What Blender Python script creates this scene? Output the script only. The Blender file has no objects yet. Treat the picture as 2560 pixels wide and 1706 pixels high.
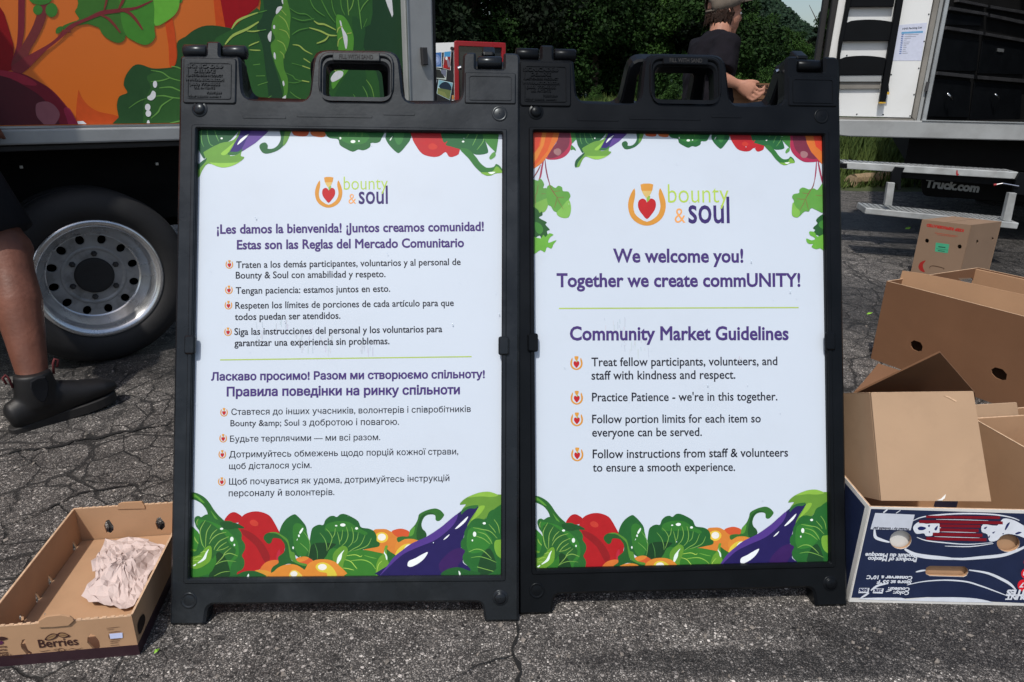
import bpy, bmesh, math, random
import numpy as np
from mathutils import Vector, Matrix, Quaternion
from mathutils.geometry import tessellate_polygon, delaunay_2d_cdt
from mathutils.noise import noise as pnoise
random.seed(7)
rnd = random.Random(11)
SC = bpy.context.scene
COL = SC.collection

# ---------------------------------------------------------------- camera, sky, sun, exposure
CAM_H, CAM_PITCH, CAM_ROLL, CAM_F = 0.919, 0.345, 0.0161, 1711.4      # metres, radians, radians, focal length in photo pixels
_F = Vector((0, math.cos(CAM_PITCH), -math.sin(CAM_PITCH)))
_U0 = Vector((0, math.sin(CAM_PITCH), math.cos(CAM_PITCH)))
_X0 = Vector((1, 0, 0))
_X = math.cos(CAM_ROLL) * _X0 + math.sin(CAM_ROLL) * _U0
_U = -math.sin(CAM_ROLL) * _X0 + math.cos(CAM_ROLL) * _U0
_C = Vector((0, 0, CAM_H))
cd = bpy.data.cameras.new('camera')
cd.sensor_width = 36.0
cd.lens = CAM_F / 2560 * 36
cd.clip_start = 0.05
cd.clip_end = 3000
cam = bpy.data.objects.new('camera', cd)
COL.objects.link(cam)
cam.matrix_world = Matrix(((_X.x, _U.x, -_F.x, 0), (_X.y, _U.y, -_F.y, 0), (_X.z, _U.z, -_F.z, CAM_H), (0, 0, 0, 1)))
SC.camera = cam

SUN = Vector((-0.24, -0.56, 1.0)).normalized()                          # towards the sun
wd = bpy.data.worlds.new('World')
SC.world = wd
wd.use_nodes = True
sky = wd.node_tree.nodes.new('ShaderNodeTexSky')
sky.sky_type = 'NISHITA'
sky.sun_disc = False
sky.sun_elevation = math.asin(SUN.z)
sky.sun_rotation = math.atan2(SUN.x, SUN.y)
sky.air_density = 1.2
sky.dust_density = 2.5
wd.node_tree.links.new(sky.outputs[0], wd.node_tree.nodes['Background'].inputs[0])
wd.node_tree.nodes['Background'].inputs[1].default_value = 0.095
sl = bpy.data.lights.new('sun', 'SUN')
sl.energy = 2.5
sl.angle = math.radians(1.2)
sl.color = (1.0, 0.95, 0.88)
so = bpy.data.objects.new('sun', sl)
COL.objects.link(so)
so.rotation_euler = SUN.to_track_quat('Z', 'Y').to_euler()
SC.view_settings.view_transform = 'Standard'
SC.view_settings.look = 'None'
SC.view_settings.gamma = 1
SC.view_settings.use_curve_mapping = False
SC.view_settings.exposure = 0.35

# ---------------------------------------------------------------- helpers
def ray(x, y):
    return _F + _X * ((x - 1280) / CAM_F) - _U * ((y - 853) / CAM_F)
def gz(x, y, z=0.0):                     # point of the place at height z
    d = ray(x, y)
    return _C + d * ((z - CAM_H) / d.z)
def gp(x, y, P, n):                      # point of the place on a plane
    d = ray(x, y)
    return _C + d * ((P - _C).dot(n) / d.dot(n))
def gy(x, y, Y):
    d = ray(x, y)
    return _C + d * (Y / d.y)
def gd(x, y, Z):
    return _C + ray(x, y) * Z
def lin(c):
    return tuple(((v / 255) / 12.92 if v <= 10.3 else (((v / 255) + .055) / 1.055) ** 2.4) for v in c)

M = {}
def mat(name, color, rough=.6, var=.12, scale=20., bump=0., bscale=None, metal=0., spec=.5, coat=0., dirt=None, dscale=3., stretch=None, tint=None):
    m = bpy.data.materials.new(name)
    m.use_nodes = True
    nt = m.node_tree
    b = nt.nodes['Principled BSDF']
    L = nt.links.new
    tc = nt.nodes.new('ShaderNodeTexCoord')
    src = tc.outputs['Object']
    if stretch:
        mp = nt.nodes.new('ShaderNodeMapping')
        mp.inputs['Scale'].default_value = stretch
        L(src, mp.inputs[0]); src = mp.outputs[0]
    n = nt.nodes.new('ShaderNodeTexNoise')
    n.inputs['Scale'].default_value = scale
    n.inputs['Detail'].default_value = 6
    L(src, n.inputs['Vector'])
    r = nt.nodes.new('ShaderNodeMapRange')
    r.inputs[1].default_value = .3; r.inputs[2].default_value = .7
    r.inputs[3].default_value = 1 - var; r.inputs[4].default_value = 1 + var
    L(n.outputs[0], r.inputs[0])
    mx = nt.nodes.new('ShaderNodeMix'); mx.data_type = 'RGBA'; mx.blend_type = 'MULTIPLY'
    mx.inputs[0].default_value = 1
    mx.inputs[6].default_value = (*color, 1)
    L(r.outputs[0], mx.inputs[7])
    out = mx.outputs[2]
    if dirt:
        n2 = nt.nodes.new('ShaderNodeTexNoise'); n2.inputs['Scale'].default_value = dscale; n2.inputs['Detail'].default_value = 8
        n2.inputs['Roughness'].default_value = .65
        L(src, n2.inputs['Vector'])
        r2 = nt.nodes.new('ShaderNodeMapRange'); r2.inputs[1].default_value = .5; r2.inputs[2].default_value = .75
        r2.inputs[4].default_value = dirt[1]
        L(n2.outputs[0], r2.inputs[0])
        m2 = nt.nodes.new('ShaderNodeMix'); m2.data_type = 'RGBA'
        L(r2.outputs[0], m2.inputs[0]); L(out, m2.inputs[6]); m2.inputs[7].default_value = (*dirt[0], 1)
        out = m2.outputs[2]
    L(out, b.inputs['Base Color'])
    rr = nt.nodes.new('ShaderNodeMapRange'); rr.inputs[3].default_value = max(0, rough - .1); rr.inputs[4].default_value = min(1, rough + .1)
    L(n.outputs[0], rr.inputs[0]); L(rr.outputs[0], b.inputs['Roughness'])
    b.inputs['Metallic'].default_value = metal
    b.inputs['Specular IOR Level'].default_value = spec
    b.inputs['Coat Weight'].default_value = coat
    if tint: b.inputs['Specular Tint'].default_value = (*tint, 1)
    if bump:
        nb = nt.nodes.new('ShaderNodeTexNoise'); nb.inputs['Scale'].default_value = bscale or scale * 4; nb.inputs['Detail'].default_value = 4
        L(src, nb.inputs['Vector'])
        bp = nt.nodes.new('ShaderNodeBump'); bp.inputs['Strength'].default_value = bump; bp.inputs['Distance'].default_value = .002
        L(nb.outputs[0], bp.inputs['Height']); L(bp.outputs[0], b.inputs['Normal'])
    M[name] = m
    return m
_inks = {}
def ink(c, k=1.3, rough=.45):            # print colour, c as in the photograph, k brings it to a base colour
    key = (tuple(c), k)
    if key not in _inks:
        col = tuple(min(.9, v * k) for v in lin(c))
        _inks[key] = mat('ink', col, .5, .05, 60, spec=.3)
    return _inks[key]

WORLD = {}                               # world matrix of every object built
def tag(o, label=None, cat=None, group=None, kind=None):
    if label: o['label'] = label
    if cat: o['category'] = cat
    if group: o['group'] = group
    if kind: o['kind'] = kind
    return o
def empty(name, loc, rot=None):
    o = bpy.data.objects.new(name, None)
    COL.objects.link(o)
    m = Matrix.Translation(Vector(loc)) @ (rot.to_4x4() if rot is not None else Matrix.Identity(4))
    o.matrix_world = m
    o.empty_display_size = .1
    WORLD[o] = m.copy()
    return o
def thing(name, loc, label, cat, group=None, rot=None, kind=None):
    return tag(empty(name, loc, rot), label, cat, group, kind)
def mk(name, V, Fc, m, parent=None, smooth=False, mi=None, local=False, loc=None):
    """one mesh object; V in world coordinates unless local"""
    me = bpy.data.meshes.new(name)
    if parent is not None:
        W = WORLD[parent]
    else:
        W = Matrix.Translation(Vector(loc)) if loc is not None else Matrix.Identity(4)
    if not local:
        Wi = W.inverted()
        V = [Wi @ Vector(v) for v in V]
    me.from_pydata([tuple(v) for v in V], [], [tuple(f) for f in Fc])
    for x in (m if isinstance(m, (list, tuple)) else [m]):
        me.materials.append(x)
    if mi is not None:
        me.polygons.foreach_set('material_index', mi)
    if smooth:
        me.polygons.foreach_set('use_smooth', [True] * len(me.polygons))
    me.update()
    o = bpy.data.objects.new(name, me)
    COL.objects.link(o)
    if parent is not None:
        o.parent = parent
    else:
        o.matrix_world = W
    WORLD[o] = W.copy()
    return o
class MB:                                # collects geometry for ONE mesh object
    def __init__(s): s.V = []; s.F = []
    def add(s, V, Fc):
        b = len(s.V); s.V += [Vector(v) for v in V]; s.F += [tuple(i + b for i in f) for f in Fc]; return s
    def hexa(s, P):                      # 8 points: bottom 4, top 4
        return s.add(P, [(3, 2, 1, 0), (4, 5, 6, 7), (0, 1, 5, 4), (1, 2, 6, 5), (2, 3, 7, 6), (3, 0, 4, 7)])
    def box(s, c, ex, ey, ez, sx, sy, sz, ch=0.):     # centre, axes, full sizes, chamfer
        c = Vector(c); ex = Vector(ex).normalized(); ey = Vector(ey).normalized(); ez = Vector(ez).normalized()
        if ch <= 0:
            P = [c + ex * (a * sx / 2) + ey * (b * sy / 2) + ez * (d * sz / 2) for d in (-1, 1) for a, b in ((-1, -1), (1, -1), (1, 1), (-1, 1))]
            return s.hexa(P)
        bm = bmesh.new(); bmesh.ops.create_cube(bm, size=1)
        bmesh.ops.scale(bm, vec=(sx, sy, sz), verts=bm.verts)
        bmesh.ops.bevel(bm, geom=bm.edges[:], offset=ch, segments=2, affect='EDGES', profile=.5)
        bm.verts.index_update()
        s.add([c + ex * v.co.x + ey * v.co.y + ez * v.co.z for v in bm.verts], [[v.index for v in f.verts] for f in bm.faces])
        bm.free(); return s
    def tube(s, pts, rad, n=8, caps=True):
        pts = [Vector(p) for p in pts]
        rad = rad if isinstance(rad, (list, tuple)) else [rad] * len(pts)
        base = len(s.V); up = Vector((0, 0, 1))
        prev = None
        for i, p in enumerate(pts):
            t = (pts[min(i + 1, len(pts) - 1)] - pts[max(i - 1, 0)]).normalized()
            if prev is None:
                a = t.cross(up)
                if a.length < .05: a = t.cross(Vector((1, 0, 0)))
                a.normalize()
            else:
                a = (prev - t * prev.dot(t)).normalized()
            prev = a
            b = t.cross(a)
            for k in range(n):
                q = 2 * math.pi * k / n
                s.V.append(p + (a * math.cos(q) + b * math.sin(q)) * rad[i])
        for i in range(len(pts) - 1):
            for k in range(n):
                k2 = (k + 1) % n
                s.F.append((base + i * n + k, base + i * n + k2, base + (i + 1) * n + k2, base + (i + 1) * n + k))
        if caps:
            s.F.append(tuple(base + k for k in range(n))[::-1]); s.F.append(tuple(base + (len(pts) - 1) * n + k for k in range(n)))
        return s
    def lathe(s, o, ax, e1, prof, n=48, closed=False):          # prof: (radius, along axis)
        o = Vector(o); ax = Vector(ax).normalized(); e1 = Vector(e1).normalized(); e2 = ax.cross(e1)
        base = len(s.V)
        for r, h in prof:
            for k in range(n):
                q = 2 * math.pi * k / n
                s.V.append(o + ax * h + (e1 * math.cos(q) + e2 * math.sin(q)) * r)
        for i in range(len(prof) - 1):
            for k in range(n):
                k2 = (k + 1) % n
                s.F.append((base + i * n + k, base + i * n + k2, base + (i + 1) * n + k2, base + (i + 1) * n + k))
        return s
    def obj(s, name, m, parent=None, smooth=False, loc=None, local=False):
        return mk(name, s.V, s.F, m, parent, smooth, loc=loc, local=local)

def area2(P):
    return sum(P[i][0] * P[(i + 1) % len(P)][1] - P[(i + 1) % len(P)][0] * P[i][1] for i in range(len(P)))
def offs(P, d):                          # moves a loop along its outward normals
    s = 1 if area2(P) > 0 else -1
    n = len(P); out = []
    for i in range(n):
        a, b, c = P[i - 1], P[i], P[(i + 1) % n]
        e1 = Vector((b[0] - a[0], b[1] - a[1])); e2 = Vector((c[0] - b[0], c[1] - b[1]))
        if e1.length < 1e-9 or e2.length < 1e-9:
            out.append(tuple(b)); continue
        e1.normalize(); e2.normalize()
        nn = Vector((e1.y + e2.y, -e1.x - e2.x)) * s
        l = nn.length
        if l < .3: out.append(tuple(b)); continue
        nn.normalize(); k = min(2.0, 2 / l)
        out.append((b[0] + nn.x * d * k, b[1] + nn.y * d * k))
    return out
def fillet(P, r, seg=4):                 # P: list of (x, y[, radius])
    out = []; n = len(P)
    for i in range(n):
        a, b, c = Vector(P[i - 1][:2]), Vector(P[i][:2]), Vector(P[(i + 1) % n][:2])
        rr = P[i][2] if len(P[i]) > 2 else r
        e1 = (a - b); e2 = (c - b)
        t = min(rr, e1.length * .48, e2.length * .48)
        if t < 1e-5: out.append(tuple(b)); continue
        p0 = b + e1.normalized() * t; p1 = b + e2.normalized() * t
        for k in range(seg + 1):
            q = k / seg
            out.append(tuple(p0 * (1 - q) ** 2 + b * 2 * q * (1 - q) + p1 * q * q))
    return out
def smooth_loop(P, seg=3, closed=True):
    n = len(P); out = []
    rng = range(n) if closed else range(n - 1)
    for i in rng:
        g = (lambda k: P[k % n]) if closed else (lambda k: P[min(max(k, 0), n - 1)])
        p0, p1, p2, p3 = g(i - 1), g(i), g(i + 1), g(i + 2)
        for k in range(seg):
            t = k / seg
            out.append(tuple(.5 * ((2 * p1[j]) + (-p0[j] + p2[j]) * t + (2 * p0[j] - 5 * p1[j] + 4 * p2[j] - p3[j]) * t * t + (-p0[j] + 3 * p1[j] - 3 * p2[j] + p3[j]) * t ** 3) for j in (0, 1)))
    if not closed: out.append(tuple(P[-1]))
    return out
def plate(loops, h0, h1, ch=0.):         # flat plate with holes between heights h0 and h1 with a chamfered upper edge; local x, y, z
    loops = [list(l) for l in loops]
    if area2(loops[0]) < 0: loops[0].reverse()
    for i in range(1, len(loops)):
        if area2(loops[i]) > 0: loops[i].reverse()
    V = []; Fc = []
    def ring(ls, z):
        b = len(V)
        for l in ls: V.extend((p[0], p[1], z) for p in l)
        return b
    inner = loops
    if ch:
        inner = [offs(loops[0], -ch)] + [offs(l, ch) for l in loops[1:]]
    rings = [ring(loops, h0), ring(loops, h1 - ch)]
    if ch: rings.append(ring(inner, h1))
    for a, b in zip(rings, rings[1:]):
        k = 0
        for l in loops:
            n = len(l)
            for i in range(n):
                j = (i + 1) % n
                Fc.append((a + k + i, a + k + j, b + k + j, b + k + i))
            k += n
    tri = tessellate_polygon([[Vector((p[0], p[1], 0)) for p in l] for l in inner])
    top = rings[-1]
    flat = [p for l in inner for p in l]
    for t in tri:
        a, b, c = (flat[i] for i in t)
        ccw = (b[0] - a[0]) * (c[1] - a[1]) - (b[1] - a[1]) * (c[0] - a[0]) > 0
        t = tuple(t) if ccw else tuple(t)[::-1]
        Fc.append(tuple(top + i for i in t)); Fc.append(tuple(rings[0] + i for i in t[::-1]))
    return V, Fc
def rrect(x0, y0, x1, y1, r=.01, seg=4):
    return fillet([(x0, y0), (x1, y0), (x1, y1), (x0, y1)], r, seg)
def oval(cx, cy, rx, ry, n=20, rot=0.):
    c, s = math.cos(rot), math.sin(rot)
    return [(cx + rx * math.cos(q) * c - ry * math.sin(q) * s, cy + rx * math.cos(q) * s + ry * math.sin(q) * c) for q in (2 * math.pi * i / n for i in range(n))]

class Surf:
    """a flat printed face: origin, two axes in the place; uv() reads a photo position on it"""
    def __init__(s, O, ex, ey, corners=None, rect=None):
        s.O = Vector(O); s.ex = Vector(ex).normalized(); s.ey = Vector(ey).normalized(); s.n = s.ex.cross(s.ey).normalized()
        s.H = None; s.z = .0004; s.step = .00012; s.sub = lambda u, v: (u, v)
        if corners:
            A = []; b = []
            for (x, y), (u, v) in zip(corners, rect):
                A.append([x, y, 1, 0, 0, 0, -u * x, -u * y]); b.append(u)
                A.append([0, 0, 0, x, y, 1, -v * x, -v * y]); b.append(v)
            s.H = np.linalg.solve(np.array(A, float), np.array(b, float))
    def uv(s, x, y):
        if s.H is not None:
            h = s.H; w = h[6] * x + h[7] * y + 1
            return s.sub((h[0] * x + h[1] * y + h[2]) / w, (h[3] * x + h[4] * y + h[5]) / w)
        P = gp(x, y, s.O, s.n) - s.O
        return s.sub(P.dot(s.ex), P.dot(s.ey))
    def P(s, u, v, w=0.): return s.O + s.ex * u + s.ey * v + s.n * w
    def nextz(s, L=None):                # layers of print: only shapes that overlap are raised above one another
        if L is None: s.z += s.step; return s.z
        if not hasattr(s, 'used'): s.used = []
        x0 = min(p[0] for p in L); x1 = max(p[0] for p in L); y0 = min(p[1] for p in L); y1 = max(p[1] for p in L)
        k = 0
        for a, b, c, d, e in s.used:
            if e > k and x0 < c and x1 > a and y0 < d and y1 > b: k = e
        s.used.append((x0, y0, x1, y1, k + 1))
        return s.z + s.step * (k + 1)

class Art:
    """flat print: filled shapes and strokes gathered into one mesh"""
    def __init__(s, surf, k=1.3): s.s = surf; s.V = []; s.F = []; s.mi = []; s.mats = []; s.k = k
    def _m(s, c):
        m = ink(c, s.k)
        if m not in s.mats: s.mats.append(m)
        return s.mats.index(m)
    def loop(s, L, c):
        if len(L) < 3: return
        z = s.s.nextz(L); b = len(s.V); i = s._m(c)
        s.V += [s.s.P(u, v, z) for u, v in L]
        for t in tessellate_polygon([[Vector((u, v, 0)) for u, v in L]]):
            a, p, q = (L[k] for k in t)
            if (p[0] - a[0]) * (q[1] - a[1]) - (p[1] - a[1]) * (q[0] - a[0]) < 0: t = t[::-1]
            s.F.append(tuple(b + k for k in t)); s.mi.append(i)
    def rule(s, uv0, uv1, w, c):
        a, b = Vector(uv0), Vector(uv1); d = (b - a).normalized(); n = Vector((-d.y, d.x)) * w / 2
        s.loop([tuple(a - n), tuple(b - n), tuple(b + n), tuple(a + n)], c)
    def stroke(s, pts, w, c, taper=True):
        pts = smooth_loop(pts, 4, False) if len(pts) > 2 else pts
        n = len(pts); L = []; R = []
        for i, p in enumerate(pts):
            a = Vector(pts[max(i - 1, 0)]); b = Vector(pts[min(i + 1, n - 1)])
            d = (b - a)
            if d.length < 1e-9: continue
            d.normalize(); k = w / 2 * ((.35 + .65 * math.sin(math.pi * (i + .5) / n)) if taper else 1)
            L.append((p[0] - d.y * k, p[1] + d.x * k)); R.append((p[0] + d.y * k, p[1] - d.x * k))
        z = s.s.nextz(L + R); b = len(s.V); m = s._m(c); n = len(L)
        s.V += [s.s.P(u, v, z) for u, v in R + L]
        for i in range(n - 1):
            s.F.append((b + i, b + i + 1, b + n + i + 1, b + n + i)); s.mi.append(m)
    def draw(s, data, ox, oy, sc, clip=None):
        """data lines:  kind r,g,b [width] x,y x,y ...   S smooth shape, P straight shape, E ellipse cx,cy rx,ry, L stroke"""
        for ln in data.strip().splitlines():
            t = ln.split()
            if not t: continue
            kind = t[0]; c = tuple(int(v) for v in t[1].split(','))
            if kind == 'L': w = float(t[2]); pts = t[3:]
            else: pts = t[2:]
            pts = [tuple(float(v) for v in p.split(',')) for p in pts]
            if kind == 'E':
                (cx, cy), (rx, ry) = pts
                pts = oval(cx, cy, rx, ry, 16)
            elif kind == 'S': pts = smooth_loop(pts, 3)
            uv = [s.s.uv(ox + x * sc, oy + y * sc) for x, y in pts]
            if kind == 'L':
                if clip: uv = [(min(max(u, clip[0]), clip[2]), min(max(v, clip[1]), clip[3])) for u, v in uv]
                a = s.s.uv(ox + pts[0][0] * sc, oy + pts[0][1] * sc); b = s.s.uv(ox + (pts[0][0] + w) * sc, oy + pts[0][1] * sc)
                s.stroke(uv, (Vector(a) - Vector(b)).length, c)
            else:
                if clip: uv = clip_rect(uv, clip)
                s.loop(uv, c)
    def obj(s, name, parent):
        o = mk(name, s.V, s.F, s.mats or [ink((0, 0, 0))], parent, mi=s.mi)
        return o
def clip_rect(P, c):
    def half(P, ax, lim, sg):
        out = []
        for i in range(len(P)):
            a, b = P[i - 1], P[i]
            ia = (a[ax] - lim) * sg <= 0; ib = (b[ax] - lim) * sg <= 0
            if ia != ib:
                t = (lim - a[ax]) / (b[ax] - a[ax]); out.append((a[0] + (b[0] - a[0]) * t, a[1] + (b[1] - a[1]) * t))
            if ib: out.append(b)
        return out
    for ax, lim, sg in ((0, c[0], -1), (0, c[2], 1), (1, c[1], -1), (1, c[3], 1)):
        if P: P = half(P, ax, lim, sg)
    return P

TEXTS = []
def text(name, body, surf, uv0, uv1, c, parent, bold=0., k=1.3, height=None, m=None, z=None, depth=0., hk=1.):
    """lettering whose baseline runs from uv0 to uv1 on a face"""
    cu = bpy.data.curves.new('lettering', 'FONT'); cu.body = body; cu.size = 1
    o = bpy.data.objects.new('lettering', cu); COL.objects.link(o)
    TEXTS.append((name, o, surf, Vector(uv0), Vector(uv1), m or ink(c, k), parent, bold, height, z if z is not None else surf.nextz([tuple(uv0), tuple(uv1)]) + .00002, depth, hk))
def textpx(name, body, surf, p0, p1, c, parent, **kw):
    text(name, body, surf, surf.uv(*p0), surf.uv(*p1), c, parent, **kw)
def inside(p, L):
    x, y = p; r = False; n = len(L)
    for i in range(n):
        (x0, y0), (x1, y1) = L[i - 1], L[i]
        if (y0 > y) != (y1 > y) and x < (x1 - x0) * (y - y0) / (y1 - y0) + x0: r = not r
    return r
def glyphs(loops):                       # loops whose boxes overlap belong to one character
    G = []
    for l in loops:
        x0 = min(p[0] for p in l); x1 = max(p[0] for p in l)
        hit = [g for g in G if g[0] < x1 and g[1] > x0]
        for g in hit: G.remove(g); x0 = min(x0, g[0]); x1 = max(x1, g[1])
        G.append((x0, x1, [l] + [q for g in hit for q in g[2]]))
    return [g[2] for g in G]
def fill(g):                             # triangles of a character by the winding rule
    P = [Vector(p) for l in g for p in l]; E = []; k = 0
    for l in g:
        n = len(l); E += [(k + i, k + (i + 1) % n) for i in range(n)]; k += n
    V, _, F, _, _, _ = delaunay_2d_cdt(P, E, [], 0, 1e-5)
    A = np.array([tuple(v) for v in V]); T = np.array(F)
    if not len(T): return [], []
    c = A[T].mean(1); w = np.zeros(len(c))
    for l in g:
        L = np.array(l); M_ = np.roll(L, -1, 0)
        up = (L[:, 1][None] <= c[:, 1][:, None]) & (M_[:, 1][None] > c[:, 1][:, None]); dn = (L[:, 1][None] > c[:, 1][:, None]) & (M_[:, 1][None] <= c[:, 1][:, None])
        side = (M_[:, 0] - L[:, 0])[None] * (c[:, 1][:, None] - L[:, 1][None]) - (c[:, 0][:, None] - L[:, 0][None]) * (M_[:, 1] - L[:, 1])[None]
        w += (up & (side > 0)).sum(1) - (dn & (side < 0)).sum(1)
    out = []
    for t, k in zip(F, w):
        if k == 0: continue
        a, b, d = (V[i] for i in t)
        out.append(tuple(t) if (b.x - a.x) * (d.y - a.y) - (b.y - a.y) * (d.x - a.x) > 0 else tuple(t)[::-1])
    return [tuple(v) for v in V], out
def finish_texts():
    bpy.context.view_layer.update()
    dg = bpy.context.evaluated_depsgraph_get()
    for name, o, surf, a, b, m, parent, bold, height, z, depth, hk in TEXTS:
        cu = o.to_curve(dg)
        loops = []
        for sp in cu.splines:
            pts = []
            if sp.type == 'BEZIER':
                bp = sp.bezier_points; n = len(bp)
                for i in range(n):
                    p, q = bp[i], bp[(i + 1) % n]
                    straight = (p.handle_right - p.co).length + (q.handle_left - q.co).length < 1e-5 or ((p.handle_right - p.co).cross(q.co - p.co).length < 1e-5 and (q.handle_left - q.co).cross(q.co - p.co).length < 1e-5)
                    for t in ((0,) if straight else (0, .33, .66)):
                        w = (1 - t) ** 3 * p.co + 3 * t * (1 - t) ** 2 * p.handle_right + 3 * t * t * (1 - t) * q.handle_left + t ** 3 * q.co
                        pts.append((w.x, w.y))
            else:
                pts = [(p.co.x, p.co.y) for p in sp.points]
            P = []
            for p in pts:
                if not P or (Vector(p) - Vector(P[-1])).length > 1e-4: P.append(p)
            if len(P) > 2 and abs(area2(P)) > 1e-6: loops.append(P)
        o.to_curve_clear()
        if not loops: continue
        xs = [p[0] for l in loops for p in l]; x0, x1 = min(xs), max(xs)
        d = b - a; s = d.length / (x1 - x0); d.normalize(); nrm = Vector((-d.y, d.x))
        sy = s * hk if height is None else height
        V = []; Fc = []
        for gi, g in enumerate(glyphs(loops)):
            big = max(g, key=lambda l: abs(area2(l))); sg = area2(big)
            if bold: g = [offs(l, bold if area2(l) * sg > 0 else -bold) for l in g]
            flat, tris = fill(g)
            zz = z + (gi % 2) * .00001
            bs = len(V)
            def put(w, pts):
                V.extend(surf.P(*(a + d * ((p[0] - x0) * s) + nrm * (p[1] * sy)), w) for p in pts)
            put(zz + depth, flat)
            Fc += [tuple(bs + i for i in t) for t in tris]
            if depth:
                for l in g:
                    b1 = len(V); put(zz, l); put(zz + depth, l); n = len(l)
                    for i in range(n):
                        j = (i + 1) % n; Fc.append((b1 + i, b1 + j, b1 + n + j, b1 + n + i))
        mk(name, V, Fc, m, parent)
    for t in TEXTS:
        cu = t[1].data; bpy.data.objects.remove(t[1]); bpy.data.curves.remove(cu)
# ---------------------------------------------------------------- materials
mat('black_plastic', (.0042, .0050, .0064), .32, .25, 14, .04, 160, spec=.13, dirt=((.016, .018, .022), .12), dscale=5, tint=(.88, .95, 1))
mat('sheen_plastic', (.0095, .0112, .0140), .28, .25, 14, .06, 120, spec=.30, dirt=((.040, .045, .052), .5), dscale=9, tint=(.85, .94, 1))  # left board: sheen put into a greyer base, with pale scuffs
mat('sheet', (.54, .61, .70), .36, .02, 2, .25, 5, spec=.5, dirt=((.44, .48, .53), .25), dscale=3.5)
mat('card', (.43, .262, .152), .85, .05, 7, .35, 22, spec=.2, dirt=((.27, .155, .09), .45), dscale=5)
mat('card_pale', (.40, .272, .175), .85, .05, 7, .35, 22, spec=.2, dirt=((.26, .175, .115), .5), dscale=5)
mat('card_shaded', (.23, .155, .105), .85, .045, 7, .35, 22, spec=.2)  # cardboard darkened and greyed to carry the shade beside the truck
mat('card_red', (.185, .096, .052), .85, .07, 5, .35, 22, spec=.2, dirt=((.165, .083, .044), .6), dscale=4)  # reddish card, darkened to carry the shade on the big carton's front
mat('card_edge', (.55, .38, .25), .9, .2, 90, .3, 300, spec=.1)
mat('card_blue', (.010, .019, .062), .5, .1, 25, .1, 80)
mat('card_white', (.68, .68, .66), .6, .06, 14, .1, 80)
mat('maroon', (.028, .010, .016), .5, .12, 25, .1, 80)
mat('aluminium', (.46, .48, .49), .42, .16, 5, .1, 90, metal=.85, dirt=((.2, .2, .2), .5), dscale=4)
mat('grey_metal', (.17, .18, .18), .5, .12, 5, .08, 60, spec=.5, dirt=((.09, .09, .085), .6), dscale=3)
mat('rail_grey', (.30, .315, .32), .45, .1, 4, .05, 60, spec=.5, dirt=((.12, .12, .11), .5), dscale=3)
mat('tread', (.42, .44, .44), .4, .2, 12, .1, 90, metal=.35, dirt=((.25, .24, .22), .5), dscale=9)
mat('rubber', (.012, .012, .013), .75, .3, 10, .3, 80)
mat('underside', (.004, .004, .004), .9, .4, 6, .3, 40, spec=.15)
mat('door_white', (.72, .74, .74), .45, .04, 3, dirt=((.55, .54, .5), .35), dscale=2)
mat('gasket', (.20, .19, .17), .7, .2, 8)
mat('truck_orange', tuple(v * 3.9 for v in lin((125, 60, 13))), .35, .06, 2, coat=.15)
mat('steel_rim', (.72, .73, .74), .27, .10, 9, .08, 60, metal=.8, dirt=((.25, .24, .22), .5), dscale=8)
mat('steel_disc', (.30, .305, .31), .5, .2, 12, .15, 60, metal=.3, dirt=((.05, .045, .04), .7), dscale=14)
mat('dark_metal', (.025, .025, .027), .6, .3, 9)
mat('black_paint', (.0030, .0038, .005), .55, .2, 9, spec=.12)
mat('yellow', (.55, .33, .02), .5, .1, 9)
mat('red_paint', (.32, .012, .018), .35, .1, 3, coat=.2)
mat('skin', (.40, .19, .125), .55, .12, 14, .15, 150, spec=.4)
mat('skin_shaded', (.15, .060, .039), .5, .22, 16, .5, 90, spec=.35, dirt=((.14, .052, .033), .6), dscale=14)  # walker's skin, shade on the leg put into the colour
mat('hair', (.022, .011, .007), .7, .4, 60, .6, 120, spec=.2)
mat('tshirt', (.007, .006, .009), .9, .25, 12, .4, 30, spec=.15)
mat('shorts', (.012, .013, .016), .9, .25, 12, .4, 30, spec=.15)
mat('cap', (.155, .13, .105), .85, .15, 40, .3, 200, spec=.2)
mat('boot', (.004, .0038, .0045), .55, .3, 12, .2, 60)
mat('sole', (.011, .010, .010), .7, .3, 12, .2, 60)
mat('loop_red', (.10, .012, .015), .8, .1, 60)
mat('paper', (.56, .465, .44), .8, .05, 9, .12, 90, spec=.2)
mat('wood', (.30, .22, .13), .85, .35, 12, .6, 30, stretch=(1, 8, 8))
mat('bark', (.05, .035, .025), .9, .4, 8, .8, 20, stretch=(4, 4, 1))
mat('tape', (.75, .75, .72), .15, .05, 9, spec=.8)
mat('glass', (.02, .025, .03), .08, .1, 2, spec=.9)
mat('chrome', (.75, .76, .78), .2, .1, 9, metal=1.)
mat('decal_black', (.010, .010, .013), .35, .2, 9)
mat('leaf_green', (.20, .42, .03), .5, .15, 60)
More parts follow.
